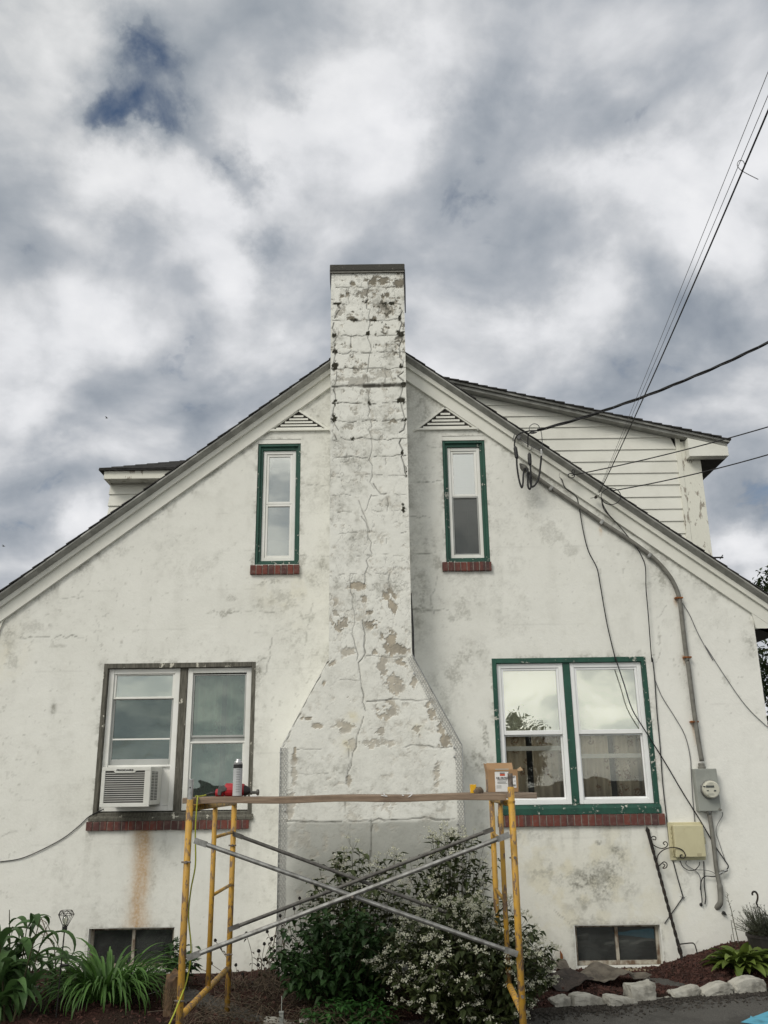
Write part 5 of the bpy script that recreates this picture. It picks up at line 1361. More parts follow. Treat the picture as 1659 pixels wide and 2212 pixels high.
text_mesh('FRIGIDAIRE', .026, 'brand_text', M['ink'], acu, (cxb, YA - .0025, az1 - .027), bold=.0005, width=.155)
m = MB(); m.box(ax0 + wv_, ax1 - .055, YA + .012, YA + .0195, az0 + .035, az1 - .032); m.build('coil', M['fins'], acu)
m = MB()
for i in range(14):
    z = az0 + .05 + i * (az1 - az0 - .095) / 13.5; m.box(ax0 + wv_, ax1 - .055, YA + .004, YA + .010, z, z + .0045)
m.build('grille_bars', M['acwhite'], acu)
m = MB()
for c_ in range(2):
    for i in range(19):
        z = az0 + .055 + i * (az1 - az0 - .09) / 19; y = YA + .055 + c_ * .125
        m.box(ax1 - .0045, ax1 - .0030, y, y + .105, z, z + .0085)
m.build('side_vents', M['black'], acu)

# ================================================================== METER, BOXES, CONDUIT
mx = [P(*zm(*q), YW - .09) for q in ((425, 245), (692, 240), (487, 775), (768, 770))]
x0, x1 = (mx[0].x + mx[2].x) / 2, (mx[1].x + mx[3].x) / 2; z0, z1_ = (mx[2].z + mx[3].z) / 2, (mx[0].z + mx[1].z) / 2
met = empty('electric_meter', ((x0 + x1) / 2, YW, z0), 'grey metal meter box with round glass electric meter on the wall', 'electric meter')
m = MB(); m.box(x0, x1, YW - .09, YW + .004, z0, z1_); m.build('meter_box', M['metergrey'], met, bevel=.006)
c = P(*zm(620, 500), YW - .12); r_ = (P(*zm(735, 490), YW - .13).x - P(*zm(522, 490), YW - .13).x) / 2
m = MB(); m.lathe([(r_ * 1.1, -.09), (r_ * 1.1, -.10), (r_ * 1.05, -.105), (r_ * 1.05, -.125)], (c.x + .004, YW, c.z), (0, 1, 0), 28); m.build('meter_ring', M['galv'], met)
m = MB(); m.lathe([(r_ * 1.0, -.125), (r_ * .98, -.15), (r_ * .86, -.163), (r_ * .84, -.164)], (c.x + .004, YW, c.z), (0, 1, 0), 28); m.build('meter_dial', simple('meter_face', (.56, .55, .47), (.48, .47, .40), .25, 6, bump=0), met, smooth=False)
def dl(xa, xb, ya, yb2):
    a_, b_ = P(*zm(xa, yb2), YW - .166), P(*zm(xb, ya), YW - .166); return (a_.x, b_.x, YW - .167, YW - .1645, a_.z, b_.z)
m = MB()
for q in ((570, 668, 450, 478), (533, 560, 456, 472), (582, 602, 508, 522), (670, 694, 506, 526)): m.box(*dl(*q))
m.cur = 1
for q in ((590, 670, 552, 556), (590, 670, 566, 569), (610, 655, 428, 432)): m.box(*dl(*q))
m.build('meter_display', [M['toolgrey'], M['metergrey']], met)
p = P(*zm(520, 200), YW - .05); m = MB(); m.lathe([(.036, 0), (.036, .022), (.030, .026), (.030, .05), (.024, .055)], (p.x - .004, YW - .045, z1_ - .002), n=16); m.build('hub_fitting', M['conduit'], met)
p = P(*zm(610, 800), YW - .05); m = MB(); m.lathe([(.026, 0), (.026, -.012), (.020, -.03)], (p.x, YW - .045, z0), n=14); m.build('bottom_fitting', M['galv'], met)
m = MB(); m.obox((x1 - .012, YW - .092, z0 + .014), (.03, .004, .02), Matrix.Rotation(.6, 3, 'Y')); m.build('latch', M['conduit'], met)

def wallpts(zf, pts, off): return [P(*zf(*q), YW - off) for q in pts]
cp = wallpts(z6, [(385, 690), (500, 772), (640, 866), (770, 955), (870, 1020), (945, 1070), (1025, 1130), (1085, 1185), (1140, 1255), (1172, 1320), (1190, 1390), (1205, 1520), (1226, 1690)], .034) + wallpts(z3, [(1135, 180), (1168, 440), (1195, 620), (1212, 718)], .042)
cond = empty('service_conduit', cp[-1], 'grey pipe conduit curving along the rake down to the meter box', 'conduit')
m = MB(); m.tube(spline(cp, 6), .0225, 12); m.build('pipe', M['conduit'], cond, smooth=True)
for q, rusty in ((z6(500, 778), 0), (z6(770, 958), 0), (z6(1025, 1135), 0), (z6(1182, 1362), 1), (z3(1128, 128), 1), (z3(1168, 494), 1)):
    p = P(*q, YW - .034); m = MB(); m.obox((p.x, YW - .034, p.z), (.075 if rusty else .03, .055, .016 if rusty else .05), Matrix.Rotation(0 if rusty else .6, 3, 'Y')); m.build('strap', M['rust'] if rusty else M['galv'], cond, bevel=.002)
wh = P(*zw(285, 650), YW - .06)
m = MB(); m.lathe([(.030, .03), (.034, 0), (.038, -.02), (.030, -.05), (.006, -.085)], (wh.x + .005, wh.y, wh.z - .005), Vector((.62, .2, -.62)), 12); m.build('weatherhead', M['conduit'], cond, smooth=False)
c2 = wallpts(zm, [(612, 810), (640, 1000), (672, 1250), (700, 1500), (735, 1680), (748, 1780), (748, 1900), (735, 1950)], .040)
c2[-1].y = YW - .02; c2.append(Vector((c2[-1].x - .01, YW + .01, c2[-1].z - .02)))
m = MB(); m.tube(spline(c2, 6), [.021 if i < 25 else .026 for i in range(len(spline(c2, 6)))], 12)
tag(m.build('conduit_pipe', M['conduit'], smooth=True), 'grey lower conduit running from the meter box down into the wall', 'conduit')
# beige utility box
bq = [P(*zm(*q), YW - .07) for q in ((155, 940), (528, 945), (200, 1345), (578, 1345))]
x0, x1 = (bq[0].x + bq[2].x) / 2 + 0, (bq[1].x + bq[3].x) / 2; z0, z1_ = (bq[2].z + bq[3].z) / 2, (bq[0].z + bq[1].z) / 2
ub = empty('utility_box', ((x0 + x1) / 2, YW, z0), 'beige plastic telephone utility box on the wall below the meter', 'utility box')
m = MB(); m.box(x0 - .036, x1 + .010, YW - .022, YW + .003, z0 - .028, z1_ + .022); m.build('base', M['beige'], ub, bevel=.005)
m = MB(); m.box(x0, x1, YW - .075, YW - .023, z0, z1_); m.build('door', M['beige'], ub, bevel=.008)
m = MB()
for i in range(7): zz_ = z0 + .02 + i * (z1_ - z0 - .04) / 6.; m.tube([(x0 - .012, YW - .03, zz_ - .012), (x0 - .012, YW - .03, zz_ + .012)], .006, 8)
m.build('hinge', M['beige'], ub)
m = MB(); m.box(x1 - .085, x1 - .045, YW - .0768, YW - .0752, z0 + .012, z0 + .035); m.build('label_plate', simple('tan_label', (.48, .43, .28), None, .5, 4, bump=0), ub)
m = MB(); pts = [Vector(((x0 + x1) / 2 + .05 * math.cos(R(a_)) - .0, YW - .076, z1_ - .062 + .048 * math.sin(R(a_)))) for a_ in range(0, 181, 15)]; m.tube(pts, .0012, 5); m.build('embossed_arc', M['beige'], ub)
m = MB(); m.obox((x1 + .012, YW - .03, (z0 + z1_) / 2), (.012, .02, .06)); m.build('latch', M['beige'], ub, bevel=.002)
# small black box at the foot
p = P(*zm(795, 2040), YW - .02); m = MB(); m.prism([(p.x - .022, p.z - .006), (p.x + .020, p.z - .02), (p.x + .006, p.z + .014), (p.x - .004, p.z + .018), (p.x - .012, p.z + .010)], YW - .035, YW - .001)
tag(m.build('cable_clamp', M['black'], bevel=.003), 'small black clamp on the wall below the lower conduit end', 'clamp')

# ---- cables on the wall
def cable(name, pts, r, mat, label, cat='cable', k=6, n=6):
    m = MB(); m.tube(spline(pts, k), r, n); return tag(m.build(name, mat, smooth=True), label, cat)
cable('wall_cable', wallpts(zw, [(740, 760), (775, 800), (815, 900), (945, 1000), (980, 1080), (1010, 1200), (1040, 1327)], .075)[:4] + wallpts(z6, [(648, 860), (672, 1000), (700, 1110), (745, 1200), (765, 1300), (800, 1500), (845, 1690)], .03)
      + wallpts(z3, [(720, 130), (770, 280), (815, 420), (890, 545), (1000, 720), (1100, 890), (1208, 1064), (1290, 1205), (1345, 1285), (1362, 1320), (1330, 1355)], .03), .0055, M['cable_black'], 'long black cable running down the wall across the right green window', k=5)
cable('wall_cable', wallpts(z6, [(770, 830), (785, 890), (850, 960), (945, 1075), (985, 1140), (1005, 1200), (1008, 1310), (1020, 1450), (1038, 1690)], .045) + wallpts(z3, [(930, 130), (943, 240), (955, 420), (975, 640), (990, 850), (1015, 1070), (1030, 1200), (1060, 1330), (1105, 1490)], .012), .0052, M['cable_black'], 'black cable dropping right of the green window past the beige box', k=5)
cable('wall_cable', wallpts(z3, [(1105, 1490), (1050, 1570), (1000, 1640)], .010), .0042, M['cable_black'], 'short black cable turning down to the right basement window')
cable('wall_cable', wallpts(z3, [(943, 250), (985, 350), (1060, 470), (1115, 570), (1145, 690), (1152, 800), (1160, 930), (1172, 1062)], .010), .004, M['cable_grey'], 'thin grey cable looping from the black cable to the beige box')
cable('wall_cable', [P(*z1(x, y), YW - .008) for x, y in ((590, 990), (510, 1030), (450, 1085), (360, 1155), (240, 1220), (120, 1270), (0, 1289), (-80, 1292))], .0045, M['cable_black'], 'thin dark cable sagging from the left window sill to the left edge', k=6)
cable('wall_cable', wallpts(z6, [(1200, 1385), (1240, 1450), (1290, 1560), (1365, 1694)], .012) + wallpts(z3, [(1230, 60), (1340, 230), (1460, 400), (1588, 525), (1700, 600)], .012), .0038, M['cable_grey'], 'thin grey cable slanting from the conduit to the right house corner', k=6)
cable('box_wire', wallpts(zm, [(768, 780), (772, 830), (710, 940), (695, 1040), (735, 1170), (770, 1280), (825, 1425)], .02), .003, M['cable_grey'], 'thin grey wire curling down right of the lower conduit', 'wire')
cable('box_wire', wallpts(zm, [(245, 1390), (280, 1460), (350, 1505), (430, 1500), (480, 1450), (490, 1400)], .03), .004, M['cable_black'], 'black wire looping in a U beneath the beige box', 'wire')
cable('box_wire', wallpts(zm, [(325, 1390), (325, 1440), (420, 1500), (480, 1560), (500, 1640), (495, 1750)], .02), .0035, M['cable_grey'], 'grey wire beneath the beige box going down beside the black ones', 'wire')
cable('box_wire', wallpts(zm, [(540, 1395), (545, 1550), (548, 1700), (565, 1850), (555, 1930)], .02), .005, M['cable_black'], 'straight black wire dropping from the beige box, right of a pair', 'wire')
cable('box_wire', wallpts(zm, [(840, 1510), (760, 1545), (670, 1585), (560, 1580), (510, 1640), (505, 1750), (520, 1880), (510, 1940)], .035), .005, M['cable_black'], 'black wire bending from the conduit clamp down into the wall', 'wire')
cable('box_wire', wallpts(zm, [(440, 1500), (560, 1505), (640, 1525), (690, 1555)], .03), .003, M['cable_grey'], 'thin grey wire bowing from the beige box to the conduit', 'wire')
a, b = P(*zm(730, 1550), YW - .05), P(*zm(830, 1500), YW - .05); m = MB(); m.tube([a, b], .007, 8); m.obox((a + b) / 2, (.02, .02, .03)); tag(m.build('wire_splice', M['pin']), 'silver ground wire clamp beside the lower conduit', 'clamp')
p = P(*zm(510, 1935), YW - .01); m = MB(); m.lathe([(.015, 0), (.013, -.012), (.006, -.02)], (p.x, YW, p.z), (0, 1, 0), 10); tag(m.build('wall_plug', M['black']), 'round black plug where the wires enter the wall', 'plug')
p = P(*z3(1105, 1492), YW - .01); m = MB()
for i in range(14):
    d = Vector((random.gauss(.4, 1), -abs(random.gauss(0, .5)), random.gauss(0, .6))).normalized() * random.uniform(.015, .035); m.tube([p, p + d], .0012, 4)
tag(m.build('frayed_tie', M['cable_grey']), 'frayed grey tie where the black cable bends above the basement window', 'cable tie')

# ---- overhead service lines
def sag(a, b, s, n=16):
    return [Vector(a).lerp(Vector(b), t / n) - Vector((0, 0, s * 4 * (t / n) * (1 - t / n))) for t in range(n + 1)]
YE = YW - .17
def beyond(a, b, t): return a + (b - a) * t
# triplex drop
A = P(*zw(450, 150), YW - .30); Bq = P(1659, 703, 7.5); Bq = beyond(A, Bq, 1.6)
tw = sag(A, Bq, .18, 60)
m = MB()
for ph, r in ((0, .0075), (2.1, .0075), (4.2, .0055)):
    m.tube([p + Vector((.0, math.cos(i * .55 + ph) * .010, math.sin(i * .55 + ph) * .010)) for i, p in enumerate(tw)], r, 6)
tag(m.build('service_drop', M['cable_black'], smooth=True), 'thick twisted black service cable rising from the roof edge to the right', 'cable')
sp = lambda x, y, o=.16: P(*zw(x, y), YW - o)
cable('splice_cable', [A, sp(350, 155, .22), sp(230, 185, .2), sp(165, 250, .18), sp(150, 360, .16)], .0075, M['cable_black'], 'black splice cable bending down to the leftmost connector')
cable('splice_cable', [A, sp(380, 165, .25), sp(335, 200, .2), sp(326, 290, .18), sp(328, 370, .16)], .0070, M['cable_black'], 'black splice cable bending down to the middle connector')
cable('splice_cable', [sp(345, 150, .2), sp(350, 100, .2), sp(400, 62, .2), sp(460, 80, .2), sp(495, 150, .2), sp(510, 230, .2), sp(520, 400, .17)], .0045, M['cable_grey'], 'bare grey neutral wire arching over to the right connector')
m = MB(); a = sp(360, 190, .24); b = sp(445, 172, .24); m.tube([a, (a + b) / 2, b], [.007, .011, .006], 8); tag(m.build('dead_end_clamp', M['cable_grey']), 'grey wedge clamp under the thick service cable', 'clamp')
def connector(top, bot, lab):
    m = MB(); a, b = sp(*top), sp(*bot); d = (b - a)
    m.tube([a, a + d * .1, a + d * .12, a + d * .5, a + d * .88, b], [.010, .015, .020, .021, .020, .012], 8); tag(m.build('splice_connector', M['black']), lab, 'connector', 'black splice connectors by the weatherhead')
connector((158, 355), (185, 520), 'leftmost black splice connector under the service cable'); connector((345, 440), (355, 605), 'middle black splice connector, hanging lower than its neighbour')
cable('drip_loop', [sp(180, 515), sp(185, 620), sp(205, 760), sp(230, 860), sp(250, 895), sp(262, 840), sp(268, 720), sp(285, 640, .08)], .0100, M['cable_black'], 'left thick black drip loop into the weatherhead')
cable('drip_loop', [sp(358, 600), sp(365, 720), sp(370, 850), sp(355, 915), sp(330, 880), sp(325, 760), sp(320, 680), sp(300, 640, .08)], .0100, M['cable_black'], 'middle thick black drip loop into the weatherhead')
cable('drip_loop', [sp(502, 480), sp(492, 600), sp(470, 760), sp(430, 850), sp(385, 885), sp(362, 850), sp(345, 740), sp(310, 640, .08)], .0105, M['cable_black'], 'right thick black drip loop, the widest of the three')
m = MB(); a, b = sp(500, 395, .17), sp(505, 480, .17); m.tube([a, b], .0075, 8); m.obox((a + b) / 2, (.022, .02, .02)); tag(m.build('split_bolt', M['pin']), 'silver bolt connector at the top of the widest drip loop', 'connector')
m = MB(); a = sp(205, 245, .1); m.obox(a, (.035, .05, .035), Matrix.Rotation(.6, 3, 'Y')); m.tube([a, sp(330, 330, .1), sp(500, 420, .1)], .006, 6); m.tube([sp(150, 200, .09), sp(130, 290, .08)], .005, 5); m.tube([sp(385, 350, .08), sp(370, 400, .08), sp(340, 410, .08)], .004, 5)
tag(m.build('service_bracket', M['cable_grey']), 'grey iron bracket holding the service cables on the rake', 'bracket')
# telephone lines
def telecable(name, uvs, r, mat, lab, far=1.4, s=.05):
    a = uvs[0]; b = beyond(a, uvs[1], far); m = MB(); m.tube(sag(a, b, s, 24), r, 6); return tag(m.build(name, mat, smooth=True), lab, 'wire')
telecable('phone_line', (sp(900, 735, .12), P(1659, 913, 7.6)), .0058, M['cable_black'], 'black phone line from the coiled knob on the rake to the right')
telecable('phone_line', (sp(1380, 945, .12), P(1659, 973, 7.7)), .0058, M['cable_black'], 'lowest black phone line leaving the round wire coil to the right')
tA = sp(1250, 985, .1)
telecable('overhead_wire', (sp(1262, 960, .15), P(1659, 217, 3.4)), .0050, M['cable_black'], 'thickest of the three steep wires rising to the upper right', 1.3, .06)
telecable('overhead_wire', (sp(1250, 960, .15), P(1659, 199, 3.4)), .0019, M['cable_grey'], 'middle of the three steep wires rising to the upper right', 1.3, .02)
telecable('overhead_wire', (sp(1240, 965, .15), P(1659, 152, 3.4)), .0019, M['cable_grey'], 'uppermost thin steep wire rising to the upper right', 1.3, .01)
# tie loop on the thick steep wire
Ytie = 4.2
lp = lambda x, y: P((2650 + x / 4.02) / N_, (250 + y / 4.02) / N_, Ytie)
cable('tie_wire', [lp(1350, 1835), lp(1200, 1760), lp(1085, 1695), lp(1030, 1640), (lp(1018, 1590)), lp(1045, 1540), lp(1085, 1535), lp(1120, 1560), lp(1130, 1620), lp(1085, 1695)], .0022, M['cable_grey'], 'loose grey tie wire looped round the thick steep wire', 'wire')
# knob coil and hoop
cable('coil_knot', [sp(850 + 44 + 42 * math.cos(q), 740 - 30 * math.sin(q), .11 + .004 * q) for q in [i * .7 for i in range(20)]] + [sp(900, 690, .13), sp(915, 660, .13), sp(935, 680, .13), sp(925, 735, .13)], .005, M['cable_black'], 'small black cable knot tied to the knob on the rake', 'cable', k=3)
cable('wire_coil', [sp(1412 + 128 * math.cos(q), 1010 - 108 * math.sin(q), .16) for q in [i * .35 for i in range(19)]], .0042, M['cable_black'], 'round loose hoop of black wire hanging at the rake', 'cable', k=3)
cable('rake_wire', [sp(1290, 1040, .14), sp(1300, 1100, .13), sp(1340, 1180, .12), sp(1400, 1270, .10), sp(1450, 1320, .08)], .005, M['cable_black'], 'black wire running from the hoop down the rake board', 'cable')
cable('rake_wire', [sp(850, 725, .10), sp(780, 692, .09), sp(740, 715, .09), sp(745, 765, .08), sp(790, 850, .07), sp(830, 920, .07)], .004, M['cable_white'], 'pale wire curling from the cable knot over the rake board', 'cable')
m = MB(); a = sp(1215, 1020, .1); m.obox(a, (.022, .04, .022)); m.tube([sp(1145, 1035, .1), a, sp(1270, 985, .12)], .003, 5); tag(m.build('wire_hook', M['black_iron']), 'small black hook on the rake holding the three steep wires', 'hook')
# stub pipe at the roof edge
a = P(*z6(1365, 1146), YW + 1.2); m = MB(); m.tube([a, a + Vector((.12, 0, .0))], .010, 8); m.tube([a + Vector((.08, 0, -.02)), a + Vector((.12, 0, .03))], .006, 6); tag(m.build('roof_bracket', M['black']), 'small black bracket sticking out beside the right dormer', 'bracket')

# ================================================================== CURTAINS AND SHADES
def curtain(x0, x1, z0, z1, y, label, mat=None, amp=.022, pitch=.085, group='curtains behind the right green window'):
    m = MB(); n = int((x1 - x0) / .012); vs, fs = [], []
    ph = random.random() * 6
    for i in range(n + 1):
        x = x0 + (x1 - x0) * i / n; yy = y + amp * math.sin(2 * math.pi * x / pitch + ph + .8 * math.sin(x * 7)); vs += [(x, yy, z0), (x, yy + .01 * math.sin(x * 40), z1)]
    for i in range(n): fs.append((2 * i, 2 * i + 2, 2 * i + 3, 2 * i + 1))
    m.add(vs, fs); o = m.build('curtain', mat or M['curtain'], smooth=True); s = o.modifiers.new('s', 'SOLIDIFY'); s.thickness = .002
    tag(o, label, 'curtain', group)
def shade(x0, x1, z0, z1, y, label):
    m = MB(); m.box(x0, x1, y, y + .002, z0, z1); m.tube([(x0, y, z0), (x1, y, z0)], .006, 6); tag(m.build('roller_shade', M['shade']), label, 'shade', 'roller shades behind the windows')
o1 = OPEN['lowright']
xm_ = P(*z3(470, 560)).x
zmr = P(*z3(300, 550)).z
shade(o1[0] + .04, xm_ - .02, zmr - .02, o1[3], YW + .16, 'white roller shade in the left half of the green window')
shade(xm_ + .02, o1[1] - .04, zmr - .02, o1[3], YW + .16, 'white roller shade in the right half of the green window')
for (a, b, lab) in ((1.10, 1.38, 'floral curtain at the far left of the green window'), (1.44, 1.76, 'floral curtain left of the green window mullion'), (1.85, 2.20, 'floral curtain right of the green window mullion'), (2.26, 2.60, 'floral curtain at the far right of the green window')):
    curtain(a, b, 1.2, 2.9, YW + .24, lab)
o1 = OPEN['lowleft']
shade(o1[0] + .04, xmid - .02, P(*z1(800, 352), YW + .1).z, o1[3], YW + .14, 'white roller shade at the top of the left window')
xml = P(*z1(1030, 560), YW + .05).x
shade(o1[0] + .04, xml - .02, P(*z1(800, 356), YW + .1).z, o1[3] - .01, YW + .16, 'second shade behind the left window') if False else None
curtain(xml + .05, xml + .36, 1.2, 2.9, YW + .22, 'pale curtain left half of the can-side window pane', None, group='curtains behind the left grey window')
curtain(xml + .40, o1[1] - .02, 1.2, 2.9, YW + .25, 'pale curtain right half of the can-side window pane', None, group='curtains behind the left grey window')
m = MB(); p = P(*z5(1150, 1200), YW + .2); m.tube([(p.x, YW + .18, 3.85), (p.x, YW + .18, 4.85)], .006, 6); tag(m.build('blind_wand', M['shade']), 'thin white blind wand behind the right gable window', 'wand')

# ================================================================== PLANTS
def rnd_attr(o, per):                        # one random value per leaf
    me = o.data; n = len(me.vertices); a = me.attributes.new('rnd', 'FLOAT', 'POINT')
    k = np.repeat(rng.rand(n // per + 1) ** 2.0, per)[:n].astype(np.float32); a.data.foreach_set('value', k)
def ovate(vs, fs, p, d, L, W, up=None, fold=.25):
    d = d.normalized(); up = up or Vector((0, 0, 1))
    s = d.cross(up)
    if s.length < 1e-3: s = Vector((1, 0, 0))
    s.normalize(); n = s.cross(d).normalized(); b = len(vs)
    vs += [p, p + d * L * .35 + s * W * .5 + n * W * fold, p + d * L * .35 - s * W * .5 + n * W * fold, p + d * L * .40, p + d * L * .72 + s * W * .3 + n * W * fold * .4 - n * L * .06, p + d * L * .72 - s * W * .3 + n * W * fold * .4 - n * L * .06, p + d * L - n * L * .16]
    fs += [(b, b + 3, b + 1), (b, b + 2, b + 3), (b + 1, b + 3, b + 4), (b + 3, b + 2, b + 5), (b + 4, b + 3, b + 6), (b + 3, b + 5, b + 6)]
def mesh_from(name, vs, fs, mat, parent=None, per=0, smooth=False):
    me = bpy.data.meshes.new(name); me.from_pydata([tuple(v) for v in vs], [], fs); me.materials.append(mat)
    if smooth: me.polygons.foreach_set('use_smooth', [True] * len(me.polygons))
    me.update(); o = link(name, me, parent)
    if per: rnd_attr(o, per)
    return o
def floret(vs, fs, p, s, r):
    for i in range(2):
        a = Vector((r.gauss(0, 1), r.gauss(0, 1), r.gauss(0, 1))).normalized(); b_ = a.cross(Vector((r.gauss(0, 1), r.gauss(0, 1), r.gauss(0, 1)))).normalized(); b = len(vs)
        vs += [p + a * s, p + b_ * s, p - a * s, p - b_ * s]; fs.append((b, b + 1, b + 2, b + 3))
def bush(name, base, ctr, rad, nst, leafL, lmat, label, cat, nflow=0, flow=None, seed=0, leaves=16, stemr=.0035, topdens=.6, toward=None, spread=.35, droop=.2, fl_scale=1.0, leafW=.55):
    r = random.Random(seed)
    root = empty(name, base, label, cat)
    sv = MB(); lv, lf, fv, ff = [], [], [], []
    for i in range(nst):
        while True:
            q = Vector((r.uniform(-1, 1), r.uniform(-1, 1), r.uniform(-.75, 1)))
            if .35 < q.length < 1: break
        tip = Vector(ctr) + Vector((q.x * rad[0], q.y * rad[1], q.z * rad[2]))
        if tip.y > YC - .03: tip.y = YC - .03 - r.random() * .1
        gx = base[0] + (tip.x - base[0]) * spread + r.uniform(-.05, .05); gy = base[1] + (tip.y - base[1]) * spread + r.uniform(-.05, .05)
        g = Vector((gx, gy, bedz(gx, gy) - .01)); mid = g.lerp(tip, .55) + Vector((r.uniform(-.03, .03), r.uniform(-.03, .03), .12 * (tip.z - g.z)))
        st = spline([g, mid, tip], 5); sv.tube(st, [stemr * (1 - .7 * k / (len(st) - 1)) for k in range(len(st))], 4, False)
        for k in range(leaves):
            t = 1 - (r.random() ** 1.6) * topdens * 1.2; t = max(.12, min(.99, t)); j = t * (len(st) - 1); i0 = int(j); p = st[i0].lerp(st[min(i0 + 1, len(st) - 1)], j - i0)
            a = r.uniform(0, 6.283); d = Vector((math.cos(a), math.sin(a), r.uniform(-.5 - droop, .35)))
            L = leafL * r.uniform(.55, 1.15); ovate(lv, lf, p + d.normalized() * r.uniform(.0, .03), d, L, L * leafW)
        if nflow and r.random() < nflow:
            for c_ in range(r.randint(3, 6)):
                cc = tip + Vector((r.gauss(0, .042), r.gauss(0, .035), r.gauss(.01, .032))); sv.tube([st[-2], cc], .001, 3, False)
                for k in range(r.randint(10, 18)): floret(fv, ff, cc + Vector((r.gauss(0, .012), r.gauss(0, .012), r.gauss(0, .007))), .0066 * fl_scale * r.uniform(.7, 1.2), r)
    sv.build('stems', M['stem'], root); mesh_from('foliage', lv, lf, lmat, root, 7)
    if fv: mesh_from('flowers', fv, ff, flow or M['petal'], root, 8)
    return root
bush('flowering_shrub', (.52, 7.25, -.05), (.54, 7.15, .32), (.68, .55, .46), 420, .080, M['leaf_olive'], 'bushy white flowered shrub spilling beside the right scaffold posts', 'shrub', .62, seed=3, leaves=12, fl_scale=.85)
bush('flowering_shrub', (.50, 8.0, -.03), (.52, 7.95, .74), (.42, .30, .52), 130, .085, M['leaf_olive'], 'tall airy flowering shrub against the chimney, behind the upper brace', 'shrub', .40, seed=4, leaves=11, topdens=.8, fl_scale=.8)
bush('flowering_shrub', (-.25, 7.95, -.03), (-.22, 7.9, .66), (.52, .28, .48), 130, .080, M['leaf_olive'], 'sparse flowering shrub at the middle of the chimney base', 'shrub', .30, seed=5, leaves=11, topdens=.75, fl_scale=.75)
bush('green_shrub', (-.42, 7.55, -.04), (-.40, 7.45, .34), (.52, .42, .38), 190, .085, M['leaf_dark'], 'dark leafy green shrub without flowers at the chimney base', 'shrub', 0, seed=6, leaves=14, leafW=.6)
bush('low_weed', (-.30, 6.98, -.05), (-.30, 7.0, .02), (.40, .16, .12), 90, .05, M['leaf_bright'], 'low bright green weed along the stone edging', 'weed', 0, seed=7, leaves=12, leafW=.65)
bush('leafy_seedling', (P(*z1(1010, 1900), 8.3).x, 8.3, -.02), (P(*z1(1020, 1810), 8.3).x, 8.3, .20), (.13, .10, .17), 26, .085, M['leaf_dark'], 'small dark leafy plant behind the left front yellow post', 'plant', 0, seed=8, leaves=8)
# dried coneflowers
def coneflowers():
    r = random.Random(9); b0 = (-.95, 8.0, -.02); root = empty('dried_coneflower', b0, 'dry brown coneflower stalks with black seed heads by the left lath', 'plant')
    sv = MB(); lv, lf = [], []
    tips = [z1(1225, 1740), z1(1200, 1870), z1(1470, 1800), z1(1545, 1735), z1(1575, 1640), z1(1400, 1700), z1(1380, 1930), z1(1520, 1690), z1(1560, 1800), z1(1500, 1850), z2(30, 1800), z2(60, 1760), z2(100, 1730), z2(130, 1650), z2(150, 1600), z2(95, 1790), z2(25, 1880), z2(180, 1560), z2(260, 1500), z2(330, 1490), z2(110, 1850), z2(200, 1620), z1(1340, 1880), z1(1440, 1980), z1(1110, 1880), z1(1300, 1960), z2(70, 1850), z2(160, 1700), z2(230, 1560)]
    for uv in tips:
        y = r.uniform(7.75, 8.2); t = P(*uv, y); gx = -.95 + (t.x + .95) * .55 + r.uniform(-.08, .08); g = Vector((gx, y + r.uniform(-.1, .1), bedz(gx, y) - .02))
        st = spline([g, g.lerp(t, .5) + Vector((r.uniform(-.05, .05), 0, .03)), t], 5); sv.tube(st, .0022, 4, False)
        hv = MB(); hv.lathe([(.004, -.008), (.012, -.002), (.014, .006), (.008, .017), (.002, .02)], t, (r.uniform(-.3, .3), r.uniform(-.3, .3), 1), 7); hv.build('seed_head', M['seedhead'], root)
        for k in range(5):
            p = st[r.randint(1, len(st) - 2)]; a = r.uniform(0, 6.28); ovate(lv, lf, p, Vector((math.cos(a), math.sin(a), -.5)), r.uniform(.03, .07), .022)
    sv.build('stems', M['twig'], root); mesh_from('foliage', lv, lf, M['leaf_brown'], root, 7)
coneflowers()
# matted dry growth over the bed
lv, lf = [], []; sv = MB(); r = random.Random(12)
for i in range(2600):
    x = r.uniform(-1.5, .1); y = r.uniform(6.75, 8.4); p = Vector((x, y, bedz(x, y) + r.uniform(0, .10) * (1 if x > -1.2 else .4)))
    a = r.uniform(0, 6.28); ovate(lv, lf, p, Vector((math.cos(a), math.sin(a), r.uniform(-.3, .5))), r.uniform(.02, .05), r.uniform(.010, .022))
o = mesh_from('leaf_litter', lv, lf, M['leaf_brown'], None, 7); tag(o, kind='stuff')
for i in range(420):
    x = r.uniform(-1.5, -.1); y = r.uniform(6.7, 8.3); p = Vector((x, y, bedz(x, y) + .01)); a = r.uniform(0, 6.28); L = r.uniform(.1, .35)
    q = p + Vector((math.cos(a) * L, math.sin(a) * L * .6, r.uniform(.0, .10))); sv.tube([p, p.lerp(q, .5) + Vector((0, 0, r.uniform(.02, .08))), q], .0014, 3, False)
tag(sv.build('dry_stalks', M['twig']), kind='stuff')
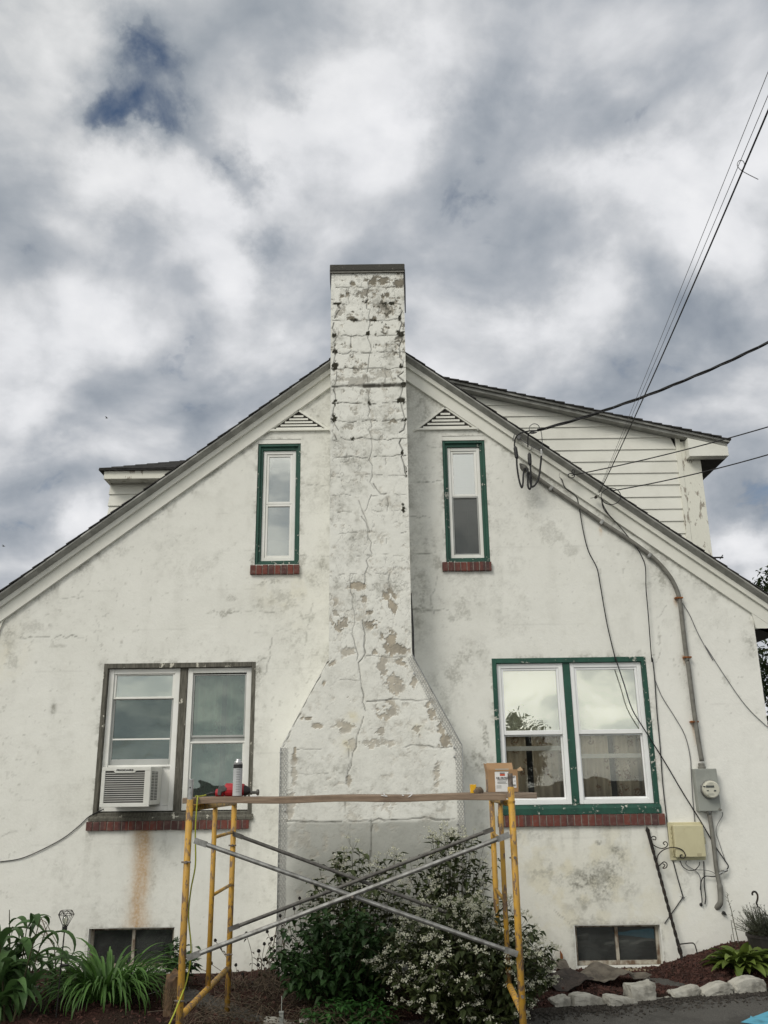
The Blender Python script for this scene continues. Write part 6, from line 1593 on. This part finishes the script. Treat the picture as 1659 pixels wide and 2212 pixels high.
# ribbon leaves
def ribbon(vs, fs, base, az, L, W, rise, curl, r, n=10, tipw=.05, base_w=.55):
    d = Vector((math.cos(az), math.sin(az), 0)); s = Vector((-math.sin(az), math.cos(az), 0)); p = Vector(base); ang = rise; b = len(vs); tw = r.uniform(-.4, .4)
    for i in range(n + 1):
        t = i / n; w = W * (base_w + (1 - base_w) * min(1, t * 3)) * (1 - max(0, (t - .45) / .55) ** 1.8 * (1 - tipw)); dirv = d * math.cos(ang) + Vector((0, 0, math.sin(ang)))
        nn = (s * math.cos(tw * t) + dirv.cross(s) * math.sin(tw * t)); up = nn.cross(dirv).normalized() if True else Vector((0, 0, 1))
        vs += [p + nn * w * .5 + up * w * -.18, Vector(p), p - nn * w * .5 + up * w * -.18]
        p = p + dirv * (L / n); ang -= curl / n * (.4 + 1.3 * t)
    for i in range(n):
        for k in range(2): fs.append((b + i * 3 + k, b + i * 3 + k + 1, b + i * 3 + 4 + k, b + i * 3 + 3 + k))
def clump(name, base, n, L, W, mat, label, cat, seed, rise=(.9, 1.5), curl=(1.2, 2.6), rb=.10, azs=None, base_w=.55):
    r = random.Random(seed); vs, fs = [], []
    root = empty(name, base, label, cat)
    for i in range(n):
        az = r.uniform(0, 6.283) if azs is None else r.uniform(*azs); rr_ = r.random() ** .5 * rb
        b = (base[0] + math.cos(az) * rr_, base[1] + math.sin(az) * rr_, base[2] - .02)
        ribbon(vs, fs, b, az + r.uniform(-.4, .4), L * r.uniform(.6, 1.1), W * r.uniform(.7, 1.2), r.uniform(*rise), r.uniform(*curl), r, base_w=base_w)
    mesh_from('blades', vs, fs, mat, root, 33, True); return root
lb = G(*zl(840, 1000), .0); clump('daylily_clump', (lb.x, 7.75, bedz(lb.x, 7.75)), 300, .60, .022, M['leaf_lily'], 'arching green daylily clump in front of the left basement window', 'plant', 21, rb=.20, rise=(.75, 1.5), curl=(1.8, 3.6))
clump('daylily_clump', (P(*zl(1130, 900), 8.2).x, 8.25, bedz(-2.0, 8.2)), 60, .50, .014, M['leaf_dark'], 'thin dark lily blades leaning right below the left basement window', 'plant', 22, rb=.10, azs=(-1.2, 1.2), rise=(.6, 1.2))
def stalk_plant(base, stems, seed, label, L=(.30, .50), W=(.045, .075), lean=.25, H=(.35, .75)):
    r = random.Random(seed); vs, fs = [], []; sv = MB(); root = empty('broad_leaf_plant', base, label, 'plant')
    for k in range(stems):
        az = r.uniform(0, 6.283); h = r.uniform(*H); g = Vector((base[0] + r.uniform(-.14, .14), base[1] + r.uniform(-.12, .12), base[2] - .02))
        t = g + Vector((math.cos(az) * lean * h, math.sin(az) * lean * h, h)); st = spline([g, g.lerp(t, .5) + Vector((0, 0, .03)), t], 6); sv.tube(st, [.009 - .0005 * q for q in range(len(st))], 6, False)
        n = r.randint(5, 8); a0 = r.uniform(0, 6.28)
        for q in range(n):
            f = (q + .5) / n; p = st[int(f * (len(st) - 1))]; ribbon(vs, fs, p, a0 + math.pi * q + r.uniform(-.6, .6), r.uniform(*L) * (1.1 - .4 * f), r.uniform(*W), r.uniform(.7, 1.35), r.uniform(1.6, 3.6), r, 11, .04, .35)
    sv.build('stems', M['stem'], root); mesh_from('blades', vs, fs, M['leaf_broad'], root, 36, True)
bl = P(*zl(10, 1100), 7.3); stalk_plant((bl.x, 7.35, bedz(bl.x, 7.3)), 9, 23, 'tall broad leaved green plant at the far left edge', (.35, .58), (.06, .085))
bl = P(*zl(150, 950), 7.5); stalk_plant((bl.x, 7.5, bedz(bl.x, 7.5)), 5, 27, 'upright broad leaved plant left of the wire lantern', (.22, .40), (.045, .065), .10)
bl = P(*zl(400, 880), 7.9); stalk_plant((bl.x, 7.95, bedz(bl.x, 7.9)), 5, 25, 'smaller drooping green plant just behind the wire lantern', (.18, .30), (.03, .045), .3, (.2, .42))
# dry branch leaning by the lantern
r = random.Random(31); m = MB(); y_ = 8.3
def tw(pts, rad): m.tube([P(*zl(*p), y_) for p in pts], rad, 5)
tw([(560, 600), (480, 520), (420, 420), (385, 320), (360, 255)], .004); tw([(560, 600), (500, 480), (440, 370), (400, 290), (345, 260)], .003); tw([(440, 410), (380, 400), (330, 375)], .0025); tw([(420, 420), (370, 330), (340, 300)], .0025); tw([(430, 440), (400, 430), (345, 385)], .002); tw([(385, 320), (400, 285)], .002); tw([(360, 290), (345, 255)], .0018)
tw([(560, 600), (600, 700), (620, 850)], .004)
tag(m.build('dry_branch', M['twig']), 'dry brown branching twig leaning on the wall beside the wire lantern', 'branch')
# solar lantern
lt = P(*zl(575, 185), 7.45); lbx = G(*zl(488, 1140), -.02)
lant = empty('garden_lantern', (lbx.x, 7.4, bedz(lbx.x, 7.4)), 'black wire diamond cage lantern on a thin stake among the lilies', 'lantern')
top = P(*zl(577, 190), 7.45); neck = P(*zl(563, 325), 7.45); soc = P(*zl(561, 368), 7.45); bot = P(*zl(485, 1150), 7.3)
m = MB(); m.tube([soc, soc.lerp(bot, .5), bot + Vector((0, 0, -.05))], .0055, 8); m.build('stake', M['black_iron'], lant)
m = MB(); m.lathe([(.017, 0), (.019, .004), (.019, neck.z - soc.z)], soc, n=14); m.build('socket', M['black'], lant)
m = MB(); N6 = 7; rT, rM, rB = .046, .060, .018
zt, zm_, zb_ = top.z, P(*zl(577, 225), 7.45).z, neck.z
def rp(rad, i, off, z): a = 2 * math.pi * (i + off) / N6; return Vector((neck.x + .004 + rad * math.cos(a), 7.45 + rad * math.sin(a), z))
for i in range(N6):
    for a, b in ((rp(rT, i, 0, zt), rp(rT, i + 1, 0, zt)), (rp(rT, i, 0, zt), rp(rM, i, .5, zm_)), (rp(rT, i + 1, 0, zt), rp(rM, i, .5, zm_)), (rp(rM, i, .5, zm_), rp(rM, i + 1, .5, zm_)), (rp(rM, i, .5, zm_), rp(rB, i, .5, zb_)), (rp(rB, i, .5, zb_), rp(rB, i + 1, .5, zb_))):
        m.tube([a, b], .0022, 5)
m.build('wire_cage', M['black_iron'], lant)
m = MB(); m.lathe([(.010, 0), (.014, .02), (.022, .05), (.018, .068), (.006, .078)], (neck.x, 7.45, neck.z), n=14); m.build('bulb', M['lantern_glass'], lant, smooth=True)
p = P(*zl(560, 672), 7.4); m = MB(); m.lathe([(.034, 0), (.034, .008), (.028, .012)], (p.x, 7.4, p.z), n=14); m.build('solar_panel', M['black'], lant)
# log stump
a = P(*zl(1385, 1120), 7.35); b = P(*zl(1535, 760), 7.35)
def log():
    bm = bmesh.new(); n = 20; rad = (b.x - a.x) / 2; z0 = bedz(a.x, 7.4) - .08; z1_ = b.z - .015; rr = random.Random(3); rows = 9; ring_ = []
    for j in range(rows):
        t = j / (rows - 1); row = []
        for i in range(n):
            an = 2 * math.pi * i / n; q = rad * (1 + .08 * math.sin(an * 3 + 1) + .05 * math.sin(an * 7 + j) + rr.uniform(-.03, .03)); row.append(bm.verts.new(((a.x + b.x) / 2 + q * math.cos(an) + .01 * t, 7.45 + q * math.sin(an), z0 + (z1_ - z0) * t + (.035 * math.sin(an * 1 + .5) + .015 * math.sin(an * 5) if j == rows - 1 else 0))))
        ring_.append(row)
    for j in range(rows - 1):
        for i in range(n): bm.faces.new((ring_[j][i], ring_[j][(i + 1) % n], ring_[j + 1][(i + 1) % n], ring_[j + 1][i]))
    bm.faces.new(ring_[-1]); me = bpy.data.meshes.new('log_stump'); bm.to_mesh(me); bm.free(); me.materials.append(M['stake']); return me
root = empty('log_stump', ((a.x + b.x) / 2, 7.45, bedz(a.x, 7.4)), 'short brown log wrapped in chicken wire left of the front yellow post', 'log')
link('log', log(), root)
m = MB(); rad = (b.x - a.x) / 2 * 1.08; cx_ = (a.x + b.x) / 2
z0h, z1h = P(*zl(1400, 1050), 7.4).z, P(*zl(1400, 880), 7.4).z
for j in range(6):
    for i in range(22):
        an0 = 2 * math.pi * (i + .5 * (j % 2)) / 22; an1 = an0 + 2 * math.pi / 44; zq = z0h + (z1h - z0h) * j / 5; zq2 = zq + (z1h - z0h) / 11
        f = lambda an, z: Vector((cx_ + .004 + rad * math.cos(an), 7.45 + rad * math.sin(an), z)); m.tube([f(an0, zq), f(an1, zq2)], .0011, 3, False); m.tube([f(an0 + 2 * math.pi / 22, zq), f(an1, zq2)], .0011, 3, False); m.tube([f(an1, zq2), f(an1, zq2 + (z1h - z0h) / 11)], .0011, 3, False)
m.build('chicken_wire', simple('old_brass_wire', (.20, .16, .09), None, .5, 20, metal=.5), root)
# wires on the ground by the stump
cable('ground_wire', [P(*zl(1020, 945), 8.1), P(*zl(1150, 945), 8.1), P(*zl(1250, 930), 8.05), P(*zl(1380, 890), 8.0)], .0035, M['cable_white'], 'upper pale wire on the mulch between the lilies and the log', 'wire')
cable('ground_wire', [P(*zl(1050, 975), 7.9), P(*zl(1180, 988), 7.9), P(*zl(1280, 988), 7.9), P(*zl(1375, 980), 7.9)], .0035, M['cable_white'], 'lower pale wire on the mulch between the lilies and the log', 'wire')
# grey stake at the bottom
p = P(*zs(965, 915), 6.95); m = MB(); m.obox((p.x, 6.97, -.02), (.030, .02, .14)); m.tube([(p.x, 6.97, .05), (p.x - .003, 7.0, .14)], .003, 5); m.obox((p.x, 6.965, .046), (.034, .024, .012))
tag(m.build('garden_stake', M['metergrey'], bevel=.002), 'grey plastic stake upright at the front edge of the dry weeds', 'stake')
# hosta with flower stalk
hb = G(*zh(1230, 1380), .10)
hx = P(*zh(1230, 1300), 8.35).x
r = random.Random(41); root = empty('hosta', (hx, 8.35, bedz(hx, 8.35)), 'green hosta clump with tall seed stalks at the right of the mulch bed', 'plant'); vs, fs = [], []
for i in range(110):
    az = r.uniform(0, 6.283); rr_ = r.random() * .08; ribbon(vs, fs, (hx + math.cos(az) * rr_, 8.35 + math.sin(az) * rr_ * .8, bedz(hx, 8.35)), az, r.uniform(.18, .33), r.uniform(.075, .115), r.uniform(.45, 1.4), r.uniform(1.0, 2.2), r, 8, .02, .18)
mesh_from('blades', vs, fs, M['leaf_hosta'], root, 27, True)
m = MB()
st = spline([P(*zh(*q), 8.4) for q in ((1190, 1080), (1150, 900), (1100, 680), (1060, 500), (1020, 370), (1000, 270))], 4); m.tube(st, [.0045 - .0025 * i / len(st) for i in range(len(st))], 5)
m.tube([P(*zh(*q), 8.4) for q in ((1130, 1080), (1090, 860), (1060, 680))], .0028, 4); m.tube([P(*zh(*q), 8.4) for q in ((1085, 1060), (1070, 960), (1058, 890))], .0026, 4); m.build('flower_stalk', M['stem'], root)
vs, fs = [], []
for (x_, y_) in ((1085, 545), (1055, 600), (1040, 480), (1020, 440), (1030, 395), (1010, 380), (1000, 330), (1010, 300), (990, 290), (1010, 270), (1050, 390), (1105, 660), (1140, 790), (1155, 1020), (1060, 685), (1058, 895)):
    p = P(*zh(x_, y_), 8.4); sgn = r.choice((-1, 1)); ovate(vs, fs, p, Vector((sgn * .6, r.uniform(-.4, .1), .8)), r.uniform(.022, .04), .012)
mesh_from('seed_pods', vs, fs, M['leaf_olive'], root, 7)
# potted lavender with hanging hook
px0 = P(*zh(1500, 1000), 8.45).x + .07
pz = bedz(3.4, 8.45)
root = empty('hanging_pot', (px0, 8.45, pz), 'dark hanging basket pot with grey lavender and black hook at the right wall', 'pot plant')
zr_ = P(*zh(1450, 930), 8.3).z
m = MB(); m.lathe([(.13, -.02), (.175, zr_ - pz - .01), (.182, zr_ - pz - .01), (.182, zr_ - pz + .012), (.165, zr_ - pz + .012), (.160, zr_ - pz - .02), (.01, zr_ - pz - .025)], (px0, 8.45, pz), n=26); m.build('pot', M['pot'], root, smooth=False)
m = MB(); hk = [P(*zh(*q), 8.43) for q in ((1382, 285), (1375, 255), (1395, 232), (1430, 240), (1455, 285), (1455, 340), (1440, 400), (1450, 435))]; m.tube(spline(hk, 5), .0085, 8); m.build('hook', M['black_iron'], root, smooth=True)
m = MB(); hp = hk[-1]
for dx_, dy_ in ((-.02, -.16), (.0, .15), (.17, .02), (-.165, .03)): m.tube([hp, Vector((px0 + dx_, 8.45 + dy_, zr_))], .0028, 5)
m.build('hanger_arm', M['black_iron'], root)
r = random.Random(44); vs, fs = [], []; sv = MB()
for i in range(340):
    az = r.uniform(0, 6.283); el = r.uniform(.15, 1.5); L = r.uniform(.12, .25) * (1 if el > .5 else 1.1); d = Vector((math.cos(az) * math.cos(el), math.sin(az) * math.cos(el), math.sin(el))); b_ = Vector((px0 + math.cos(az) * r.random() * .12, 8.45 + math.sin(az) * r.random() * .12, zr_))
    e = b_ + d * L; 
    if e.y > YW - .02: continue
    sv.tube([b_, e], .0012, 3, False)
    for k in range(16):
        t = r.uniform(.25, 1); a2 = r.uniform(0, 6.28); ovate(vs, fs, b_.lerp(e, t), (d * .8 + Vector((math.cos(a2), math.sin(a2), .2)) * .6), r.uniform(.016, .032), .0055)
sv.build('stems', M['stem'], root); mesh_from('foliage', vs, fs, M['leaf_grey'], root, 7)
# wrought iron baluster leaning on the wall, scroll bracket
ib = P(*z3(1105, 1860), YW - .10); it = P(*z3(897, 1085), YW - .02)
root = empty('iron_baluster', ib, 'twisted black wrought iron post with scrolls leaning against the wall', 'iron post')
m = MB(); n = 60; d = (it - ib); ax = d.normalized(); e1 = ax.cross(Vector((0, 1, 0))).normalized(); e2 = ax.cross(e1)
vs, fs = [], []
for i in range(n + 1):
    t = i / n; p = ib + d * t; h_ = .0125 if t < .955 else (.017 if t < .97 else max(.001, .015 * (1 - t) / .03)); tw_ = (t * 26 if .06 < t < .80 else (.06 * 26 if t <= .06 else .80 * 26))
    if abs(t - .09) < .03: h_ = .016
    for k in range(4): an = tw_ + math.pi / 4 + k * math.pi / 2; vs.append(p + (e1 * math.cos(an) + e2 * math.sin(an)) * h_ * 1.25)
for i in range(n):
    for k in range(4): fs.append((i * 4 + k, i * 4 + (k + 1) % 4, i * 4 + 4 + (k + 1) % 4, i * 4 + 4 + k))
m.add(vs, fs); m.build('twisted_bar', M['black_iron'], root)
m = MB(); wp = lambda q: P(*z3(*q), YW - .085)
m.tube(spline([wp(q) for q in ((932, 1160), (948, 1165), (950, 1150), (935, 1145), (920, 1160), (928, 1185), (955, 1205), (985, 1214), (1010, 1205), (1018, 1188), (1005, 1175), (992, 1184), (1002, 1194))], 5), .0048, 6)
m.tube(spline([wp(q) for q in ((990, 1300), (1002, 1310), (990, 1326), (1010, 1322), (1014, 1302), (998, 1290), (980, 1302), (968, 1312), (958, 1290), (962, 1255), (985, 1228), (1020, 1212), (1060, 1208), (1100, 1222), (1118, 1250), (1110, 1268), (1092, 1266), (1090, 1252), (1102, 1250))], 5), .0048, 6)
m.build('scroll', M['black_iron'], root, smooth=True)
m = MB(); m.tube(spline([P(*zh(*q), YW - .07) for q in ((290, 1018), (380, 1008), (470, 1000), (505, 1012), (525, 1050), (545, 1120), (565, 1200), (600, 1330))], 5), .0055, 7); tag(m.build('bent_rod', M['rust' if False else 'black_iron'], smooth=True), 'thin bent iron rod stuck in the mulch beside the baluster', 'rod')
# weed fabric thrown over the bed
def fabric(name, pts, zamp, mat, label, seed):
    r = random.Random(seed); n = len(pts); me = bpy.data.meshes.new(name); bm = bmesh.new()
    vsb = [bm.verts.new(p) for p in pts]; bm.faces.new(vsb); bmesh.ops.triangulate(bm, faces=bm.faces[:]); 
    for _ in range(4): bmesh.ops.subdivide_edges(bm, edges=bm.edges[:], cuts=1, use_grid_fill=True)
    bmesh.ops.triangulate(bm, faces=bm.faces[:])
    for v in bm.verts:
        q = v.co; s = abs(math.sin(q.x * 6 - q.y * 9 + seed)) * 1.2 - .5 + math.sin(q.x * 11 + q.y * 7 + seed) * .5 + math.sin(q.x * 23 - q.y * 13 + seed * 2) * .3 + math.sin(q.x * 37 + q.y * 31) * .15
        v.co.z += zamp * s
        if v.co.y > YW - .01: v.co.y = YW - .01
        v.co.z = max(v.co.z, bedz(v.co.x, min(v.co.y, YW)) + .012)
    bm.to_mesh(me); bm.free(); me.materials.append(mat); me.polygons.foreach_set('use_smooth', [True] * len(me.polygons)); o = link(name, me)
    s = o.modifiers.new('s', 'SOLIDIFY'); s.thickness = .003; tag(o, label, 'tarp', 'weed fabric pieces heaped by the basement window')
K = lambda x, y, Y: tuple(P(*zk(x, y), Y))
fabric('weed_fabric', [K(180, 520, 8.0), K(200, 400, 8.55), K(330, 345, 8.66), K(425, 318, 8.7), K(450, 390, 8.6), K(560, 460, 8.55), K(520, 540, 8.2), K(350, 560, 8.0)], .03, M['tarp'], 'dark brown weed fabric draped up the wall right of the post', 1)
fabric('weed_fabric', [K(540, 480, 8.66), K(600, 430, 8.72), K(660, 440, 8.72), K(720, 520, 8.6), K(640, 545, 8.4), K(560, 530, 8.4)], .025, M['tarp_grey'], 'small peaked grey fold of weed fabric left of the basement window', 2)
fabric('weed_fabric', [K(350, 560, 8.2), K(480, 545, 8.25), K(700, 545, 8.3), K(850, 610, 8.1), K(930, 655, 7.95), K(760, 690, 7.85), K(560, 680, 7.9), K(400, 640, 7.95), K(280, 600, 8.0)], .045, M['tarp'], 'long dark crumpled weed fabric lying in front of the basement window', 3)
fabric('weed_fabric', [K(720, 545, 8.45), K(850, 520, 8.5), K(860, 480, 8.62), K(950, 470, 8.65), K(950, 520, 8.6), K(1080, 505, 8.45), K(1250, 545, 8.4), K(1300, 590, 8.25), K(1000, 655, 7.98), K(840, 610, 8.1)], .04, M['tarp_grey'], 'pale grey wrinkled weed fabric below the right basement window', 4)
fabric('weed_fabric', [K(1240, 545, 8.45), K(1400, 550, 8.45), K(1465, 572, 8.4), K(1400, 595, 8.3), K(1290, 605, 8.2)], .008, M['tarp_grey'], 'thin pointed end of weed fabric nearest the upright stone block', 5)
m = MB(); a = P(*zk(500, 530), 8.3); m.obox((a.x, 8.3, a.z), (.13, .05, .012), Matrix.Rotation(.15, 3, 'Y')); tag(m.build('white_trim_scrap', M['trim'], bevel=.002), 'white scrap of trim lying on the dark weed fabric', 'scrap')
m = MB(); a = P(*zk(618, 385), YW - .03); m.prism([(a.x - .01, a.z - .06), (a.x + .014, a.z - .06), (a.x + .010, a.z + .01), (a.x - .002, a.z + .03), (a.x - .008, a.z + .04)], YW - .04, YW - .012); tag(m.build('rusty_bracket', M['rust']), 'rusty iron scrap standing by the wall left of the basement window', 'scrap')
a0, a1 = P(*zk(960, 520), YW - .06), P(*zk(1455, 510), YW - .06); m = MB(); m.box(a0.x, a1.x, YW - .10, YW - .015, a0.z - .03, a0.z + .004); tag(m.build('wood_lath', simple('pale_wood', (.36, .31, .22), (.24, .20, .14), .8, 20, stretch=(.3, 1, 1)), bevel=.002), 'pale board lying under the right basement window', 'board')

# ---- trees behind the house and the one mirrored in the window
def tree(base, h, crown_c, crown_r, nclump, leaf, mat, label, seed, per=70):
    r = random.Random(seed); root = empty('tree', base, label, 'tree'); m = MB()
    top = Vector((base[0], base[1], base[2] + h * .75)); m.tube(spline([base, Vector(base).lerp(top, .5) + Vector((.1, 0, 0)), top], 5), [.16 * h / 6 * (1 - .07 * i) for i in range(11)], 8)
    vs, fs = [], []
    for i in range(nclump):
        while True:
            q = Vector((r.uniform(-1, 1), r.uniform(-1, 1), r.uniform(-1, 1)))
            if .45 < q.length < 1: break
        c = Vector(crown_c) + Vector((q.x * crown_r[0], q.y * crown_r[1], q.z * crown_r[2]))
        if r.random() < .35: m.tube([Vector(base) + Vector((0, 0, h * r.uniform(.3, .7))), Vector(c)], [.035, .008], 5)
        s = r.uniform(.18, .38) * crown_r[0] / 1.6
        for k in range(per):
            p = c + Vector((r.gauss(0, s * .55), r.gauss(0, s * .55), r.gauss(0, s * .42))); d = Vector((r.gauss(0, 1), r.gauss(0, 1), r.gauss(.2, .8))); ovate(vs, fs, p, d, leaf * r.uniform(.6, 1.2), leaf * .5)
    m.build('trunk', M['bark'], root); mesh_from('crown', vs, fs, mat, root, 7)
    return root
tc_ = P(1690, 1400, 14.0)
rt_ = tree((tc_.x + .6, 14.0, -.08), 5.5, (tc_.x + .5, 14.0, 2.75), (1.5, 1.4, 2.55), 120, .10, M['leaf_tree'], 'dark leafy tree beyond the right corner of the house', 51, 90)
# upright sprigs breaking the skyline
vs, fs = [], []; r = random.Random(52)
for (u_, v_) in ((1610, 1268), (1622, 1262), (1634, 1258), (1645, 1250), (1656, 1262), (1640, 1270), (1650, 1275), (1666, 1255), (1680, 1248)):
    t = P(u_, v_, 13.6)
    for k in range(40):
        q = r.random(); ovate(vs, fs, t - Vector((r.gauss(0, .03 + .1 * q), 0, .35 * q)), Vector((r.gauss(0, .6), r.gauss(0, .6), .9)), .09, .035)
mesh_from('twig_tips', vs, fs, M['leaf_tree'], rt_, 7)
tree((4.9, -20, -.08), 4.2, (4.9, -20, 2.6), (1.8, 1.7, 1.55), 190, .17, M['leaf_olive'], 'round olive green tree across the drive, mirrored in the green window', 53, 80)

# birds far off in the sky
for (u_, v_, lab) in ((230.5, 903, 'tiny dark bird in the clouds above the left dormer'), (8, 1180, 'tiny dark bird low at the left edge of the sky')):
    c = P(u_, v_, 26.0); m = MB()
    m.lathe([(.002, -.09), (.022, -.04), (.028, .0), (.02, .05), (.006, .085)], c, (1, .2, .1), 8)
    for s_ in (-1, 1):
        m.add([c + Vector((-.03, 0, .01)), c + Vector((.04, 0, .01)), c + Vector((.0, .10 * s_, .055)), c + Vector((-.06, .20 * s_, .03)), c + Vector((-.05, .09 * s_, .045))], [(0, 1, 2, 4), (4, 2, 3)])
    m.v = [tuple(c + (Vector(q) - c) * .55) for q in m.v]
    tag(m.build('bird', M['ink_grey'], loc=c), lab, 'bird')
